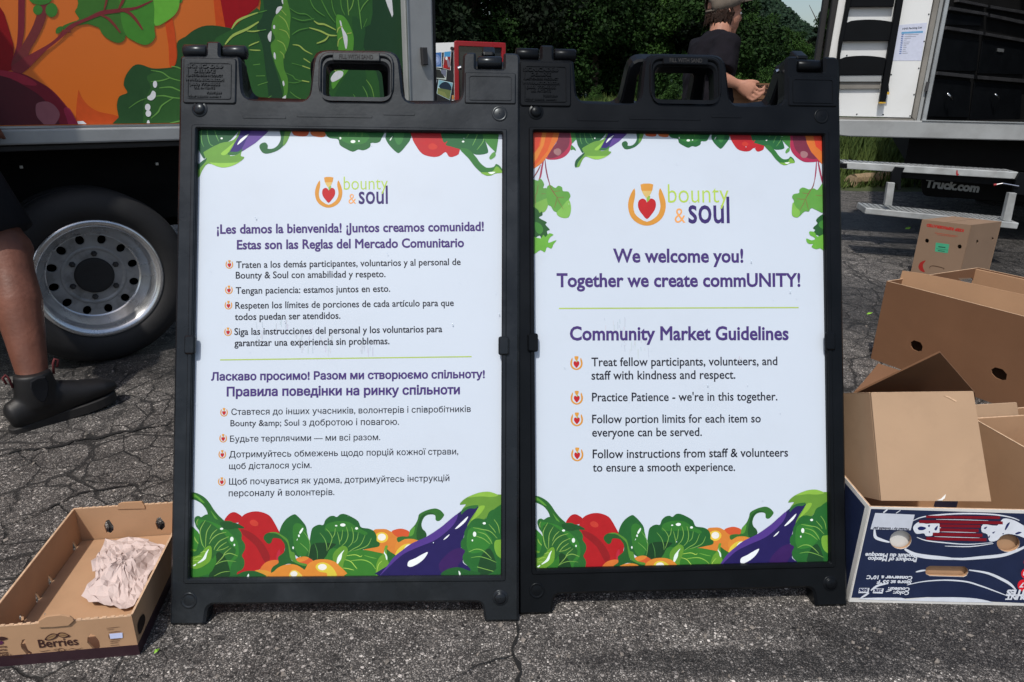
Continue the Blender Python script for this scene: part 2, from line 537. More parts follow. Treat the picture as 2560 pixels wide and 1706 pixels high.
def leaf_mat(name, a, b):
    m = bpy.data.materials.new(name); m.use_nodes = True; nt = m.node_tree; bs = nt.nodes['Principled BSDF']; L = nt.links.new
    g = nt.nodes.new('ShaderNodeNewGeometry'); tc = nt.nodes.new('ShaderNodeTexCoord')
    n = nt.nodes.new('ShaderNodeTexNoise'); n.inputs['Scale'].default_value = .9; n.inputs['Detail'].default_value = 3
    L(tc.outputs['Object'], n.inputs['Vector'])
    ad = nt.nodes.new('ShaderNodeMath'); ad.operation = 'ADD'
    s = nt.nodes.new('ShaderNodeMath'); s.operation = 'MULTIPLY'; s.inputs[1].default_value = .45
    L(g.outputs['Random Per Island'], s.inputs[0]); L(n.outputs[0], ad.inputs[0]); L(s.outputs[0], ad.inputs[1])
    r = nt.nodes.new('ShaderNodeValToRGB'); r.color_ramp.elements[0].position = .4; r.color_ramp.elements[1].position = 1.0
    r.color_ramp.elements[0].color = (*a, 1); r.color_ramp.elements[1].color = (*b, 1)
    L(ad.outputs[0], r.inputs[0]); L(r.outputs[0], bs.inputs['Base Color'])
    bs.inputs['Roughness'].default_value = .75; bs.inputs['Specular IOR Level'].default_value = .15
    M[name] = m; return m
leaf_mat('leaves_dark', (.0015, .0042, .0018), (.0065, .017, .005))
leaf_mat('leaves_mid', (.003, .011, .002), (.016, .044, .008))
leaf_mat('leaves_light', (.008, .024, .005), (.040, .095, .016))
leaf_mat('grass_blades', (.028, .052, .012), (.10, .14, .036))

def asphalt_material():
    m = bpy.data.materials.new('asphalt'); m.use_nodes = True; nt = m.node_tree; bs = nt.nodes['Principled BSDF']; L = nt.links.new
    N = nt.nodes.new
    tc = N('ShaderNodeTexCoord'); P = tc.outputs['Object']
    def noise(sc, det=4, rough=.55, src=P):
        n = N('ShaderNodeTexNoise'); n.inputs['Scale'].default_value = sc; n.inputs['Detail'].default_value = det; n.inputs['Roughness'].default_value = rough
        L(src, n.inputs['Vector']); return n
    def mr(src, a, b, c, d):
        r = N('ShaderNodeMapRange'); L(src, r.inputs[0])
        for i, v in enumerate((a, b, c, d)): r.inputs[i + 1].default_value = v
        return r.outputs[0]
    def mixc(f, a, b, mode='MIX'):
        x = N('ShaderNodeMix'); x.data_type = 'RGBA'; x.blend_type = mode
        for s, v in ((0, f), (6, a), (7, b)):
            if isinstance(v, (int, float)): x.inputs[s].default_value = v
            elif isinstance(v, tuple): x.inputs[s].default_value = (*v, 1)
            else: L(v, x.inputs[s])
        return x.outputs[2]
    def mth(op, a, b=0.):
        x = N('ShaderNodeMath'); x.operation = op
        for i, v in enumerate((a, b)):
            if isinstance(v, (int, float)): x.inputs[i].default_value = v
            else: L(v, x.inputs[i])
        return x.outputs[0]
    # stones of two sizes in a dark binder
    def stones(sc, seed):
        mp = N('ShaderNodeMapping'); mp.inputs['Location'].default_value = (seed, seed * 2, 0); L(P, mp.inputs[0])
        w = noise(sc * .9, 2, .5, mp.outputs[0])
        va = N('ShaderNodeVectorMath'); va.operation = 'MULTIPLY_ADD'; L(w.outputs['Color'], va.inputs[0]); va.inputs[1].default_value = (.6 / sc,) * 3; L(mp.outputs[0], va.inputs[2])
        v = N('ShaderNodeTexVoronoi'); v.inputs['Scale'].default_value = sc; L(va.outputs[0], v.inputs['Vector'])
        sp = N('ShaderNodeSeparateColor'); L(v.outputs['Color'], sp.inputs[0])
        return v.outputs['Distance'], sp.outputs[0], sp.outputs[1]
    d1, a1, b1 = stones(235, 0)
    d2, a2, b2 = stones(480, 3.3)
    ramp = N('ShaderNodeValToRGB'); e = ramp.color_ramp.elements
    e[0].position = 0; e[0].color = (.060, .057, .055, 1); e[1].position = 1; e[1].color = (.62, .61, .58, 1)
    for p, c in ((.35, (.125, .119, .114)), (.62, (.185, .175, .167)), (.8, (.27, .257, .245)), (.93, (.38, .37, .36))):
        x = e.new(p); x.color = (*c, 1)
    L(a1, ramp.inputs[0])
    ramp2 = N('ShaderNodeValToRGB'); e = ramp2.color_ramp.elements
    e[0].color = (.05, .048, .046, 1); e[1].color = (.42, .41, .39, 1); x = e.new(.6); x.color = (.125, .117, .110, 1)
    L(a2, ramp2.inputs[0])
    m1 = mr(d1, .35, .50, 1, 0); m2 = mr(d2, .35, .52, 1, 0)
    d3, a3, b3 = stones(120, 7.7)
    binder = mixc(m2, (.032, .031, .031), ramp2.outputs[0])
    c = mixc(mth('MULTIPLY', m1, mr(b1, .25, .35, 0, 1)), binder, ramp.outputs[0])
    c = mixc(mth('MULTIPLY', mr(d3, .30, .42, 1, 0), mr(b3, .88, .91, 0, 1)), c, mixc(a3, (.16, .155, .15), (.52, .50, .48)))
    c = mixc(mth('MULTIPLY', mr(d3, .35, .5, 1, 0), mr(b3, .07, .11, 1, 0)), c, (.018, .017, .017))
    # broad tone, damp patches and stains
    big = noise(.9, 5, .6); med = noise(4.5, 5, .65)
    c = mixc(1.0, c, mixc(mr(big.outputs[0], .35, .65, 0, 1), (1.02, 1.0, .98), (1.50, 1.47, 1.43)), 'MULTIPLY')
    sep = N('ShaderNodeSeparateXYZ'); L(P, sep.inputs[0])
    def patch(cx, cy, rx, ry, wob=.5):
        dx = mth('MULTIPLY', mth('SUBTRACT', sep.outputs[0], cx), 1 / rx); dy = mth('MULTIPLY', mth('SUBTRACT', sep.outputs[1], cy), 1 / ry)
        r = mth('SQRT', mth('ADD', mth('MULTIPLY', dx, dx), mth('MULTIPLY', dy, dy)))
        r = mth('ADD', r, mth('MULTIPLY', mth('SUBTRACT', med.outputs[0], .5), wob * 2.2))
        return mr(r, .78, 1.1, 1, 0)
    blot = noise(11, 6, .7)
    c = mixc(1.0, c, mixc(mr(blot.outputs[0], .42, .56, 0, 1), (.62, .61, .61), (1.08, 1.07, 1.06)), 'MULTIPLY')
    wet = patch(1.05, 1.0, .62, .11)
    for q in ((1.75, 3.05, .55, .55), (.45, .93, .35, .035), (2.0, 5.6, 2.2, .55), (-1.25, 2.3, .5, .22), (3.9, 4.6, 1.5, 1.3)):
        wet = mth('MAXIMUM', wet, patch(*q))
    wet = mth('MAXIMUM', wet, mr(noise(1.7, 6, .7).outputs[0], .63, .69, 0, .6))
    c = mixc(mth('MULTIPLY', wet, .82), c, mixc(1.0, c, (.30, .30, .31), 'MULTIPLY'))
    # alligator cracks, strong to the left and farther off, faint in front of the boards
    wr = noise(5.5, 4, .6)
    va = N('ShaderNodeVectorMath'); va.operation = 'MULTIPLY_ADD'; L(wr.outputs['Color'], va.inputs[0]); va.inputs[1].default_value = (.085,) * 3; L(P, va.inputs[2])
    def crack(sc, w):
        v = N('ShaderNodeTexVoronoi'); v.feature = 'DISTANCE_TO_EDGE'; v.inputs['Scale'].default_value = sc; L(va.outputs[0], v.inputs['Vector'])
        wn = mr(noise(9, 3).outputs[0], .35, .65, .25, 1.6)
        return mr(mth('DIVIDE', v.outputs['Distance'], wn), w * .35, w, 1, 0)
    zone = mth('MAXIMUM', mr(sep.outputs[0], -.70, -.45, 1, 0), mr(sep.outputs[1], 1.35, 1.8, 0, 1))
    zone = mth('MAXIMUM', zone, mr(noise(1.2, 3).outputs[0], .58, .64, 0, .5))
    ck = mth('MULTIPLY', mth('MAXIMUM', crack(9.5, .034), mth('MULTIPLY', crack(3.4, .024), 1)), zone)
    ck = mth('MULTIPLY', ck, mr(noise(3.1, 3).outputs[0], .28, .42, .25, 1))
    c = mixc(mth('MULTIPLY', ck, .85), c, (.008, .008, .008))
    L(c, bs.inputs['Base Color'])
    L(mth('SUBTRACT', .80, mth('MULTIPLY', wet, .22)), bs.inputs['Roughness'])
    bs.inputs['Specular IOR Level'].default_value = .45
    h = mth('ADD', mth('MULTIPLY', mr(d1, .1, .55, 1, 0), .55), mth('MULTIPLY', mr(d2, .1, .55, 1, 0), .3))
    h = mth('SUBTRACT', mth('ADD', h, mth('MULTIPLY', b1, .35)), mth('MULTIPLY', ck, 1.6))
    bp = N('ShaderNodeBump'); bp.inputs['Strength'].default_value = 1.0; bp.inputs['Distance'].default_value = .0022
    L(h, bp.inputs['Height']); L(bp.outputs[0], bs.inputs['Normal'])
    M['asphalt'] = m
asphalt_material()
mat('earth', (.050, .066, .020), .95, .35, 3, .6, 20, dirt=((.10, .07, .04), .6), dscale=2)
mat('crack_dark', (.006, .006, .006), .95, .3, 40)
mat('stone', (.19, .17, .15), .8, .3, 5, .3, 200)
mat('hill_green', (.008, .020, .012), .95, .5, .08, .6, .5, dirt=((.008, .018, .011), .8), dscale=.12)

# ---------------------------------------------------------------- ground
EA, EB = Vector((3.5, 7.55)), Vector((-.5, .86)).normalized()          # edge of the asphalt: towards the far left, towards the right
EC = Vector((.97, .13)).normalized()
def off_asphalt(x, y):                   # metres beyond the asphalt edge
    p = Vector((x, y)) - EA
    nl = Vector((EB.y, -EB.x)); a = p.dot(nl)
    nr = Vector((-EC.y, EC.x)); b = p.dot(nr)
    return min(a, b) if True else 0
def terrain(x, y):
    d = off_asphalt(x, y)
    if d <= 0: return 0.
    z = .02 + .10 * min(d, 1) + (min(max(d - .6, 0), 22) * .055)
    return z + .05 * pnoise(Vector((x * .5, y * .5, 0))) * min(d, 1) + .02 * pnoise(Vector((x * 2.5, y * 2.5, 3))) * min(d, 1)
def sheet(x0, x1, y0, y1, n, m, f):
    V = [(x0 + (x1 - x0) * i / n, y0 + (y1 - y0) * j / m, 0) for j in range(m + 1) for i in range(n + 1)]
    V = [(x, y, f(x, y)) for x, y, _ in V]
    F = [(j * (n + 1) + i, j * (n + 1) + i + 1, (j + 1) * (n + 1) + i + 1, (j + 1) * (n + 1) + i) for j in range(m) for i in range(n)]
    return V, F
V, F_ = sheet(-60, 60, -30, 60, 40, 30, lambda x, y: 0)
tag(mk('asphalt_pavement', V, F_, M['asphalt']), 'cracked grey asphalt car park', None, None, 'structure')
V, F_ = sheet(-60, 90, 6, 120, 220, 180, lambda x, y: terrain(x, y) if off_asphalt(x, y) > -.4 else -.06)
V = [(x, y, z - .03 if z <= 0 else z) for x, y, z in V]
tag(mk('grass_bank', V, F_, M['earth'], smooth=True), 'rough green bank rising behind the car park', None, None, 'structure')
V, F_ = sheet(-1500, 1500, 100, 1600, 30, 20, lambda x, y: -.3)
tag(mk('far_ground', V, F_, M['earth']), 'far ground below the trees', None, None, 'structure')
def hill(x, y):
    return 47 * math.exp(-((x - 90) / 46) ** 2 - ((y - 330) / 60) ** 2) + 30 * math.exp(-((x + 60) / 110) ** 2 - ((y - 380) / 80) ** 2) + 3 * pnoise(Vector((x * .06, y * .06, 0))) + 1.6 * pnoise(Vector((x * .25, y * .25, 5))) - 2
V, F_ = sheet(-300, 420, 200, 500, 240, 100, hill)
tag(mk('wooded_hill', V, F_, M['hill_green'], smooth=True), 'far wooded hill behind the trees', None, None, 'structure')

HILL_N = 46000
def jag(pts, step=.02, amp=.006, seed=0):
    r = random.Random(seed); out = []
    for a, b in zip(pts, pts[1:]):
        a, b = Vector(a), Vector(b); n = max(2, int((b - a).length / step)); nn = Vector((-(b - a).y, (b - a).x, 0)).normalized()
        for i in range(n): out.append(a.lerp(b, i / n) + nn * r.uniform(-amp, amp))
    out.append(Vector(pts[-1])); return out
def crack_strip(name, pts, w, seed, label, z=.0035):
    P = jag(pts, .014, w * .9, seed); r = random.Random(seed + 5); V = []; Fc = []
    for i, p in enumerate(P):
        d = (P[min(i + 1, len(P) - 1)] - P[max(i - 1, 0)]).normalized(); n = Vector((-d.y, d.x, 0)); k = w * r.uniform(.25, 1) * (.25 + .75 * math.sin(math.pi * (i + 1) / (len(P) + 1)))
        V += [Vector((p.x, p.y, z)) + n * k, Vector((p.x, p.y, z)) - n * k]
    for i in range(len(P) - 1): Fc.append((2 * i + 1, 2 * i + 3, 2 * i + 2, 2 * i))
    tag(mk(name, V, Fc, M['crack_dark']), label, None, None, 'structure')
g0 = lambda *q: [gz(*p) for p in q]
crack_strip('pavement_crack', g0((1292, 1552), (1296, 1590), (1278, 1625), (1301, 1662), (1294, 1706), (1310, 1760)), .005, 3, 'jagged dark crack running from between the two boards to the front')
crack_strip('pavement_crack', g0((-60, 1148), (120, 1120), (300, 1085), (470, 1052)), .010, 4, 'long dark seam across the asphalt behind the walking boot')
crack_strip('pavement_crack', g0((-30, 1330), (90, 1290), (200, 1235), (330, 1215), (440, 1190)), .004, 6, 'thin dark crack behind the berry tray')
crack_strip('pavement_crack', g0((1285, 1640), (1200, 1665), (1120, 1706)), .0022, 8, 'hairline crack branching to the front left')

def rock_bm(V, F, c, r, rr):
    b = len(V)
    ax = [Vector((rr.gauss(0, 1), rr.gauss(0, 1), rr.gauss(0, 1))).normalized() for _ in range(1)][0]
    q = Quaternion(ax, rr.uniform(0, 6.28)); s = (rr.uniform(.6, 1.2), rr.uniform(.6, 1.2), rr.uniform(.35, .7))
    for p in ((1, 0, 0), (-1, 0, 0), (0, 1, 0), (0, -1, 0), (0, 0, 1), (0, 0, -1)):
        v = Vector((p[0] * s[0], p[1] * s[1], p[2] * s[2])) * rr.uniform(.8, 1.15); v = q @ v
        V.append(c + v * r)
    for f in ((0, 2, 4), (2, 1, 4), (1, 3, 4), (3, 0, 4), (2, 0, 5), (1, 2, 5), (3, 1, 5), (0, 3, 5)): F.append(tuple(b + i for i in f))
V = []; Fc = []
for i in range(4200):
    y = rnd.uniform(.70, 2.9); x = rnd.uniform(-1.0, 1.0) * (.3 + .75 * y)
    r = min(rnd.expovariate(1 / .0016) + .0008, .0065)
    rock_bm(V, Fc, Vector((x, y, r * .25)), r, rnd)
tag(mk('loose_grit', V, Fc, M['stone']), 'loose pale grit lying on the asphalt', None, None, 'stuff')

# ---------------------------------------------------------------- grass, trees
def blades(area, n, h, seed, w=.012):
    r = random.Random(seed); V = []; Fc = []
    x0, x1, y0, y1 = area
    for i in range(n):
        x = r.uniform(x0, x1); y = r.uniform(y0, y1); d = off_asphalt(x, y)
        if d < .05: continue
        k = min(1, .25 + d * .8); hh = h * r.uniform(.4, 1.2) * k * (.7 + .6 * pnoise(Vector((x * 1.3, y * 1.3, 7))) + .2); a = r.uniform(0, 6.28)
        b = Vector((x, y, terrain(x, y) - .01)); s = Vector((math.cos(a), math.sin(a), 0)) * w; ln = Vector((r.gauss(0, .35), r.gauss(0, .35), 1)).normalized() * hh
        i0 = len(V); V += [b - s, b + s, b + ln * .6 + s * .7, b + ln]; Fc += [(i0, i0 + 1, i0 + 2), (i0, i0 + 2, i0 + 3)]
    return V, Fc
V, Fc = blades((3.0, 7.5, 7.4, 12.5), 26000, .34, 1)
V2, F2 = blades((0, 11, 9, 26), 42000, .42, 2, .02)
b = len(V); V += V2; Fc += [tuple(i + b for i in f) for f in F2]
tag(mk('tall_grass', V, Fc, M['grass_blades']), 'tall green grass covering the bank', None, None, 'stuff')

def crown_mesh(n, blobs, leaf, seed, flat=.0):
    """leaf clumps spread over lobes: blobs = (centre, radii, weight)"""
    r = np.random.RandomState(seed); tot = sum(b[2] for b in blobs); V = []; F = []
    for c, rad, w in blobs:
        k = int(n * w / tot)
        d = r.normal(size=(k, 3)); d /= np.linalg.norm(d, axis=1)[:, None]
        rr = r.uniform(.15, 1.0, k) ** .33
        # bumpy lobes
        ph = np.sin(d[:, 0] * 5 + seed) * np.sin(d[:, 1] * 6 + 1) * np.cos(d[:, 2] * 5 + 2)
        P = np.array(c) + d * (rr * (1 + .28 * ph))[:, None] * np.array(rad)
        nrm = d * .5 + r.normal(size=(k, 3)) * .75 + np.array([0, 0, .35]); nrm /= np.linalg.norm(nrm, axis=1)[:, None]
        t = np.cross(nrm, r.normal(size=(k, 3))); t /= np.linalg.norm(t, axis=1)[:, None]; b = np.cross(nrm, t)
        s = leaf * r.uniform(.5, 1.3, k)[:, None]
        q = np.stack([P - t * s, P + b * s * .55, P + t * s, P - b * s * .55 + nrm * s * .25], 1)
        V.append(q.reshape(-1, 3))
    V = np.concatenate(V); m = len(V) // 4
    me = bpy.data.meshes.new('crown')
    me.vertices.add(len(V)); me.vertices.foreach_set('co', V.ravel().astype(np.float32))
    me.loops.add(len(V)); me.loops.foreach_set('vertex_index', np.arange(len(V), dtype=np.int32))
    me.polygons.add(m); me.polygons.foreach_set('loop_start', np.arange(0, len(V), 4, dtype=np.int32)); me.update(); me.validate()
    return me
def blob_set(h, w, seed, low=.12):
    r = random.Random(seed); B = []
    for i in range(24):
        t = r.uniform(low, .95); a = r.uniform(0, 6.28); e = w * (1 - .55 * t) * r.uniform(.25, .75)
        s = w * r.uniform(.18, .33) * (1.1 - .45 * t)
        B.append(((math.cos(a) * e, math.sin(a) * e, h * t), (s, s, s * r.uniform(.7, 1.0)), s * s))
    B.append(((0, 0, h * .6), (w * .36, w * .36, h * .34), w * w * .14))
    return B
def pine_set(h, w, seed):
    r = random.Random(seed); B = []
    for i in range(34):
        t = .10 + .88 * i / 34; a = i * 2.4; e = w * (1 - t) * r.uniform(.35, .75)
        B.append(((math.cos(a) * e, math.sin(a) * e, h * t), (w * .33 * (1.12 - t), w * .33 * (1.12 - t), h * .022 + .1), (1.1 - t)))
    return B
def hill_canopy():
    r = np.random.RandomState(5); V = []; x = r.uniform(50, 160, HILL_N); y = r.uniform(255, 345, HILL_N)
    for a, b in zip(x, y):
        z = hill(a, b); c = np.array((a, b, z + r.uniform(0, 3.2))); n = r.normal(size=3) * .6 + np.array((0, -.6, .6)); n /= np.linalg.norm(n)
        t = np.cross(n, r.normal(size=3)); t /= np.linalg.norm(t); u = np.cross(n, t); s = r.uniform(.35, .95)
        V += [c - t * s, c + u * s * .7, c + t * s, c - u * s * .7]
    tag(mk('hill_canopy', V, [(4 * i, 4 * i + 1, 4 * i + 2, 4 * i + 3) for i in range(HILL_N)], M['hill_leaves']), 'tree canopy covering the far hill', None, None, 'stuff')
leaf_mat('hill_leaves', (.005, .015, .009), (.020, .044, .022))  # blue-green leaf tones carry the haze of distance
hill_canopy()
protos = {
    'dark': ([crown_mesh(42000, blob_set(9, 4.2, s), .085, s) for s in (1, 2)], 'leaves_dark'),
    'mid': ([crown_mesh(38000, blob_set(7, 3.6, s, .05), .075, s) for s in (3, 4, 5)], 'leaves_mid'),
    'light': ([crown_mesh(26000, blob_set(5, 2.8, s, .03), .062, s) for s in (6, 7)], 'leaves_light'),
    'pine': ([crown_mesh(42000, pine_set(12, 3.4, s), .075, s) for s in (8, 9)], 'leaves_dark'),
    'bush': ([crown_mesh(9000, blob_set(1.5, 1.1, s, .1), .032, s) for s in (10, 11)], 'leaves_light'),
}
for k, (ms, mm) in protos.items():
    for me in ms: me.materials.append(M[mm])
def trunk_mesh(h, r0, seed):
    r = random.Random(seed); b = MB(); pts = [Vector((0, 0, -.3))]
    for i in range(1, 7): pts.append(Vector((r.gauss(0, .07) * i * .5, r.gauss(0, .07) * i * .5, h * i / 6)))
    b.tube(pts, [r0 * (1.25 - i * .17) for i in range(7)], 8)
    for i in range(6):
        p = pts[2 + i % 4]; a = r.uniform(0, 6.28); l = h * r.uniform(.2, .34); d = Vector((math.cos(a), math.sin(a), r.uniform(.4, .9)))
        b.tube([p, p + d * l * .5, p + d * l + Vector((0, 0, .15))], [r0 * .42, r0 * .27, r0 * .1], 6)
    me = bpy.data.meshes.new('trunk'); me.from_pydata([tuple(v) for v in b.V], [], b.F); me.materials.append(M['bark']); return me
trunks = {'dark': trunk_mesh(8, .22, 1), 'mid': trunk_mesh(6, .16, 2), 'light': trunk_mesh(4, .1, 3), 'pine': trunk_mesh(11.6, .2, 4), 'bush': trunk_mesh(1.2, .03, 5)}
def tree(kind, px, dist, s, label, i=0, rot=0., name='tree', cat='tree', group='trees behind the car park'):
    p = gd(px, 236, dist); p.z = terrain(p.x, p.y)
    t = thing(name, p, label, cat, group, rot=Quaternion((0, 0, 1), rot).to_matrix())
    for nm, me in (('trunk', trunks[kind]), ('crown', protos[kind][0][i % len(protos[kind][0])])):
        o = bpy.data.objects.new(nm, me); COL.objects.link(o); o.parent = t; WORLD[o] = WORLD[t]
    t.scale = (s, s, s)
    return t
tree('dark', 1020, 27, 1.3, 'dark broad tree half hidden by the corner of the painted box truck', 0, 0)
tree('pine', 1110, 34, 1.3, 'dark conifer standing above the red framed vehicle', 0, 1)
tree('mid', 1175, 30, 1.35, 'rounded dark tree behind the red rear frame, above the right shoulder of the first board', 0, 2)
tree('dark', 1285, 31, 1.45, 'tall dark tree above the gap between the two boards', 1, .5)
tree('pine', 1380, 33, 1.4, 'dark conifer above the left hinge of the second board', 1, 1.9)
tree('mid', 1478, 30, 1.15, 'bright green tree left of the second board handle', 1, .4)
tree('pine', 1570, 34, 1.3, 'dark pine rising above the second board handle', 0, 3)
tree('pine', 1655, 32, 1.25, 'dark pine directly behind the back of the man in the cap', 1, 4)
tree('light', 1612, 30, .95, 'small light green tree just left of the man in the cap', 0, 1)
tree('mid', 1725, 31, 1.2, 'mid green tree behind the neck of the man in the cap', 2, 1)
tree('light', 1880, 44, .92, 'light green tree right of the face of the man in the cap', 1, 2)
tree('mid', 1835, 46, .84, 'leafy green tree in front of the far hill', 0, 5)
tree('mid', 1960, 48, .60, 'green leafy tree below the open sky', 1, 2.5)
tree('light', 1955, 36, .62, 'low light green tree left of the dark door post', 0, 3.7)
tree('pine', 2040, 44, .60, 'dark feathery tree beside the white truck door, reaching into the sky', 0, 2.2)
tree('mid', 2110, 40, .9, 'dark tree hidden behind the white truck door', 2, 4)
tree('dark', 900, 24, 1.1, 'dark tree behind the painted box truck', 0, 4)
tree('dark', 2450, 26, .9, 'dark tree behind the open white truck', 1, 4)
tree('bush', 1690, 15.5, .58, 'rounded bright green bush seen through the second board handle', 0, 0, 'bush', 'bush', 'bushes on the bank')
tree('bush', 1490, 22, .5, 'low green bush on the bank left of the handle of the second board', 1, 1, 'bush', 'bush', 'bushes on the bank')
tree('bush', 1590, 24, .55, 'low bush behind the left upright of the second board handle', 0, 2, 'bush', 'bush', 'bushes on the bank')
tree('bush', 1920, 17, .8, 'dark green bush above the brown box the man carries', 1, 2, 'bush', 'bush', 'bushes on the bank')
# ---------------------------------------------------------------- building with traced faces
def face_plate(name, surf, loops, h0, h1, m, parent, ch=0., px=True, smooth=False):
    L = [[surf.uv(*p) for p in l] for l in loops] if px else loops
    V, Fc = plate(L, h0, h1, ch)
    return mk(name, [surf.P(*v) for v in V], Fc, m, parent, smooth)
def vsurf(P, phi):                       # vertical face through P facing the camera side, running along angle phi
    return Surf(P, (math.cos(phi), math.sin(phi), 0), (0, 0, 1))
def quad_box(mb, surf, px, h0, h1):
    L = [surf.uv(*p) for p in px]
    if area2(L) < 0: L.reverse()
    mb.hexa([surf.P(u, v, h0) for u, v in L] + [surf.P(u, v, h1) for u, v in L])

# ================================================================ painted box truck on the left
TPHI = math.radians(42)
TD = Vector((math.cos(TPHI), math.sin(TPHI), 0)); TN = Vector((TD.y, -TD.x, 0))       # along the side, out of the side
TP0 = gz(240, 905) - Vector((0, .05, 0))
TS = Surf(TP0, TD, (0, 0, 1))
def T(s, z, w=0.): return TS.P(s, z, w)
truck = thing('box_truck', TP0, 'parked box truck with large painted vegetables on its orange side', 'truck')
s_r0 = TS.uv(1000, 0)[0]; s_r1 = TS.uv(1072, 127)[0]
zt = .803
mb = MB(); mb.hexa([T(-3.6, zt, -.04), T(s_r0 + .02, zt, -.04), T(s_r0 + .02, zt, 0), T(-3.6, zt, 0), T(-3.6, 2.9, -.04), T(s_r0 + .02, 2.9, -.04), T(s_r0 + .02, 2.9, 0), T(-3.6, 2.9, 0)])
side = mb.obj('side_panel', M['truck_orange'], truck)
mb = MB(); mb.box((T(-1.05, 1.83, -1.15)), TD, TN, (0, 0, 1), 5.0, 2.2, 2.1, .02); mb.obj('cargo_box', M['rail_grey'], truck)
mb = MB(); mb.box(T((s_r0 + s_r1) / 2, 1.84, -.005), TD, TN, (0, 0, 1), s_r1 - s_r0, .09, 2.2, .012); post = mb.obj('corner_post', M['rail_grey'], truck)
mb = MB(); mb.box(T(s_r0 + .004, 1.84, .042), TD, TN, (0, 0, 1), .006, .008, 2.1); mb.obj('post_trim', M['aluminium'], post)
mb = MB(); mb.box(T(s_r1 + .012, 1.84, -.01), TD, TN, (0, 0, 1), .024, .07, 2.2, .008); mb.obj('rubber_seal', M['rubber'], truck)
ps = Surf(T(0, 0, .042), TD, (0, 0, 1))
face_plate('hinge', ps, [[(1050, 119), (1064, 119), (1067, 163), (1053, 163)]], 0, .014, M['dark_metal'], truck, .003)
mb = MB(); mb.box(T(-1.05, .7765, .012), TD, TN, (0, 0, 1), 5.1, .06, .046, .006); rail = mb.obj('lower_rail', M['rail_grey'], truck)
mb = MB(); mb.box(T(-1.05, .804, .012), TD, TN, (0, 0, 1), 5.1, .028, .006); mb.obj('rail_trim', M['aluminium'], rail)
mb = MB(); mb.box(T(-1.05, .742, -.01), TD, TN, (0, 0, 1), 5.1, .05, .018, .004); mb.obj('rail_lip', M['dark_metal'], rail)
mb = MB()
mb.box(T(-1.05, .60, -.16), TD, TN, (0, 0, 1), 5.0, .02, .27)
mb.box(T(-1.05, .56, -1.1), TD, TN, (0, 0, 1), 5.0, 1.9, .06)
for s in (-2.2, -1.3, -.45, .72, 1.35): mb.box(T(s, .54, -.5), TD, TN, (0, 0, 1), .06, .8, .22)
mb.box(T(-1.05, .42, -.75), TD, TN, (0, 0, 1), 5, .10, .16)
mb.obj('chassis', M['underside'], truck)
for px in ((53, 418), (392, 410)):
    u, v = Surf(T(0, 0, -.148), TD, (0, 0, 1)).uv(*px)
    mb = MB(); mb.box(T(u, v, -.146), TD, TN, (0, 0, 1), .009, .006, .009, .001); mb.obj('bolt', M['card_white'], truck)
mb = MB(); mb.box(T(TS.uv(450, 550)[0] + .08, .46, -.14), TD, TN, (0, 0, 1), .02, .02, .05, .004); mb.obj('marker_light', M['leaf_green'], truck)
# wheels: outer wheel in view, its twin behind it, and a front wheel out of frame
def wheel(s, w, R=.302, rr=.193, full=True):
    o = T(s, R, w); ax = TN; e1 = TD
    t = mb = MB()
    prof = [(rr - .005, -.03), (rr + .012, .004), (rr + .035, .014), (rr + .06, .016), (R - .02, .004), (R - .006, -.012), (R, -.03), (R, -.06)]
    prof += [(R - .012, -.062), (R - .012, -.070), (R, -.072), (R, -.11), (R - .012, -.112), (R - .012, -.12), (R, -.122), (R, -.16), (R - .02, -.19), (rr, -.19)]
    mb.lathe(o, ax, e1, prof, 72); ty = mb.obj('tyre', M['rubber'], truck, smooth=False)
    for p in ty.data.polygons: p.use_smooth = True
    mb = MB(); mb.lathe(o, ax, e1, [(rr - .012, -.18), (rr - .012, -.004), (rr - .002, .006), (rr + .010, .006), (rr + .010, 0), (rr + .002, -.002), (rr - .008, -.012), (rr - .018, -.030), (rr - .024, -.045), (rr - .038, -.055), (rr - .044, -.070), (rr - .050, -.074)][1:], 96)
    rim = mb.obj('rim', M['steel_rim'], ty, smooth=True)
    if not full: return
    # dished disc with hand holes, lug nuts and a dark hub opening
    ds = Surf(o, e1, ax.cross(e1)); ds.n = ax
    holes = [oval(.128 * math.cos(q), .128 * math.sin(q), .0155, .0135, 14, q) for q in (2 * math.pi * (k + .35) / 12 for k in range(12))]
    V, Fc = plate([oval(0, 0, rr - .040, rr - .040, 72), oval(0, 0, .060, .060, 40)] + holes, -.082, -.074, .0018)
    d = mk('rim_disc', [ds.P(*v) for v in V], Fc, M['steel_disc'], ty)
    mb = MB(); mb.lathe(o, ax, e1, [(.103, -.074), (.100, -.0705), (.094, -.0705), (.089, -.074)], 60); mb.obj('rim_ridge', M['steel_disc'], ty, smooth=True)
    mb = MB(); mb.lathe(o, ax, e1, [(.062, -.074), (.061, -.066), (.056, -.064), (.040, -.066), (.001, -.066)], 40); mb.obj('hub', M['rubber'], ty, smooth=True)
    mb = MB(); mb.lathe(o, ax, e1, [(.15, -.11), (.001, -.11)], 30); mb.obj('brake_drum', M['underside'], ty)
    for k in range(6):
        q = math.radians(60 * k + 22); c = o + (e1 * math.cos(q) + ax.cross(e1) * math.sin(q)) * .0765
        mb = MB(); mb.lathe(c, ax, e1, [(.0105, -.075), (.0105, -.071), (.0075, -.071), (.0072, -.060), (.0045, -.057), (.0005, -.056)], 6); mb.obj('lug_nut', M['dark_metal'], ty)
wheel(TS.uv(248, 693)[0], .0)
wheel(TS.uv(248, 693)[0], -.22, full=False)
wheel(-3.1, -.02, full=True)
art = Art(TS, 3.8)
TS.z = .0008; TS.step = .00025
CL = (-3.5, .81, s_r0 + .0, 2.85)
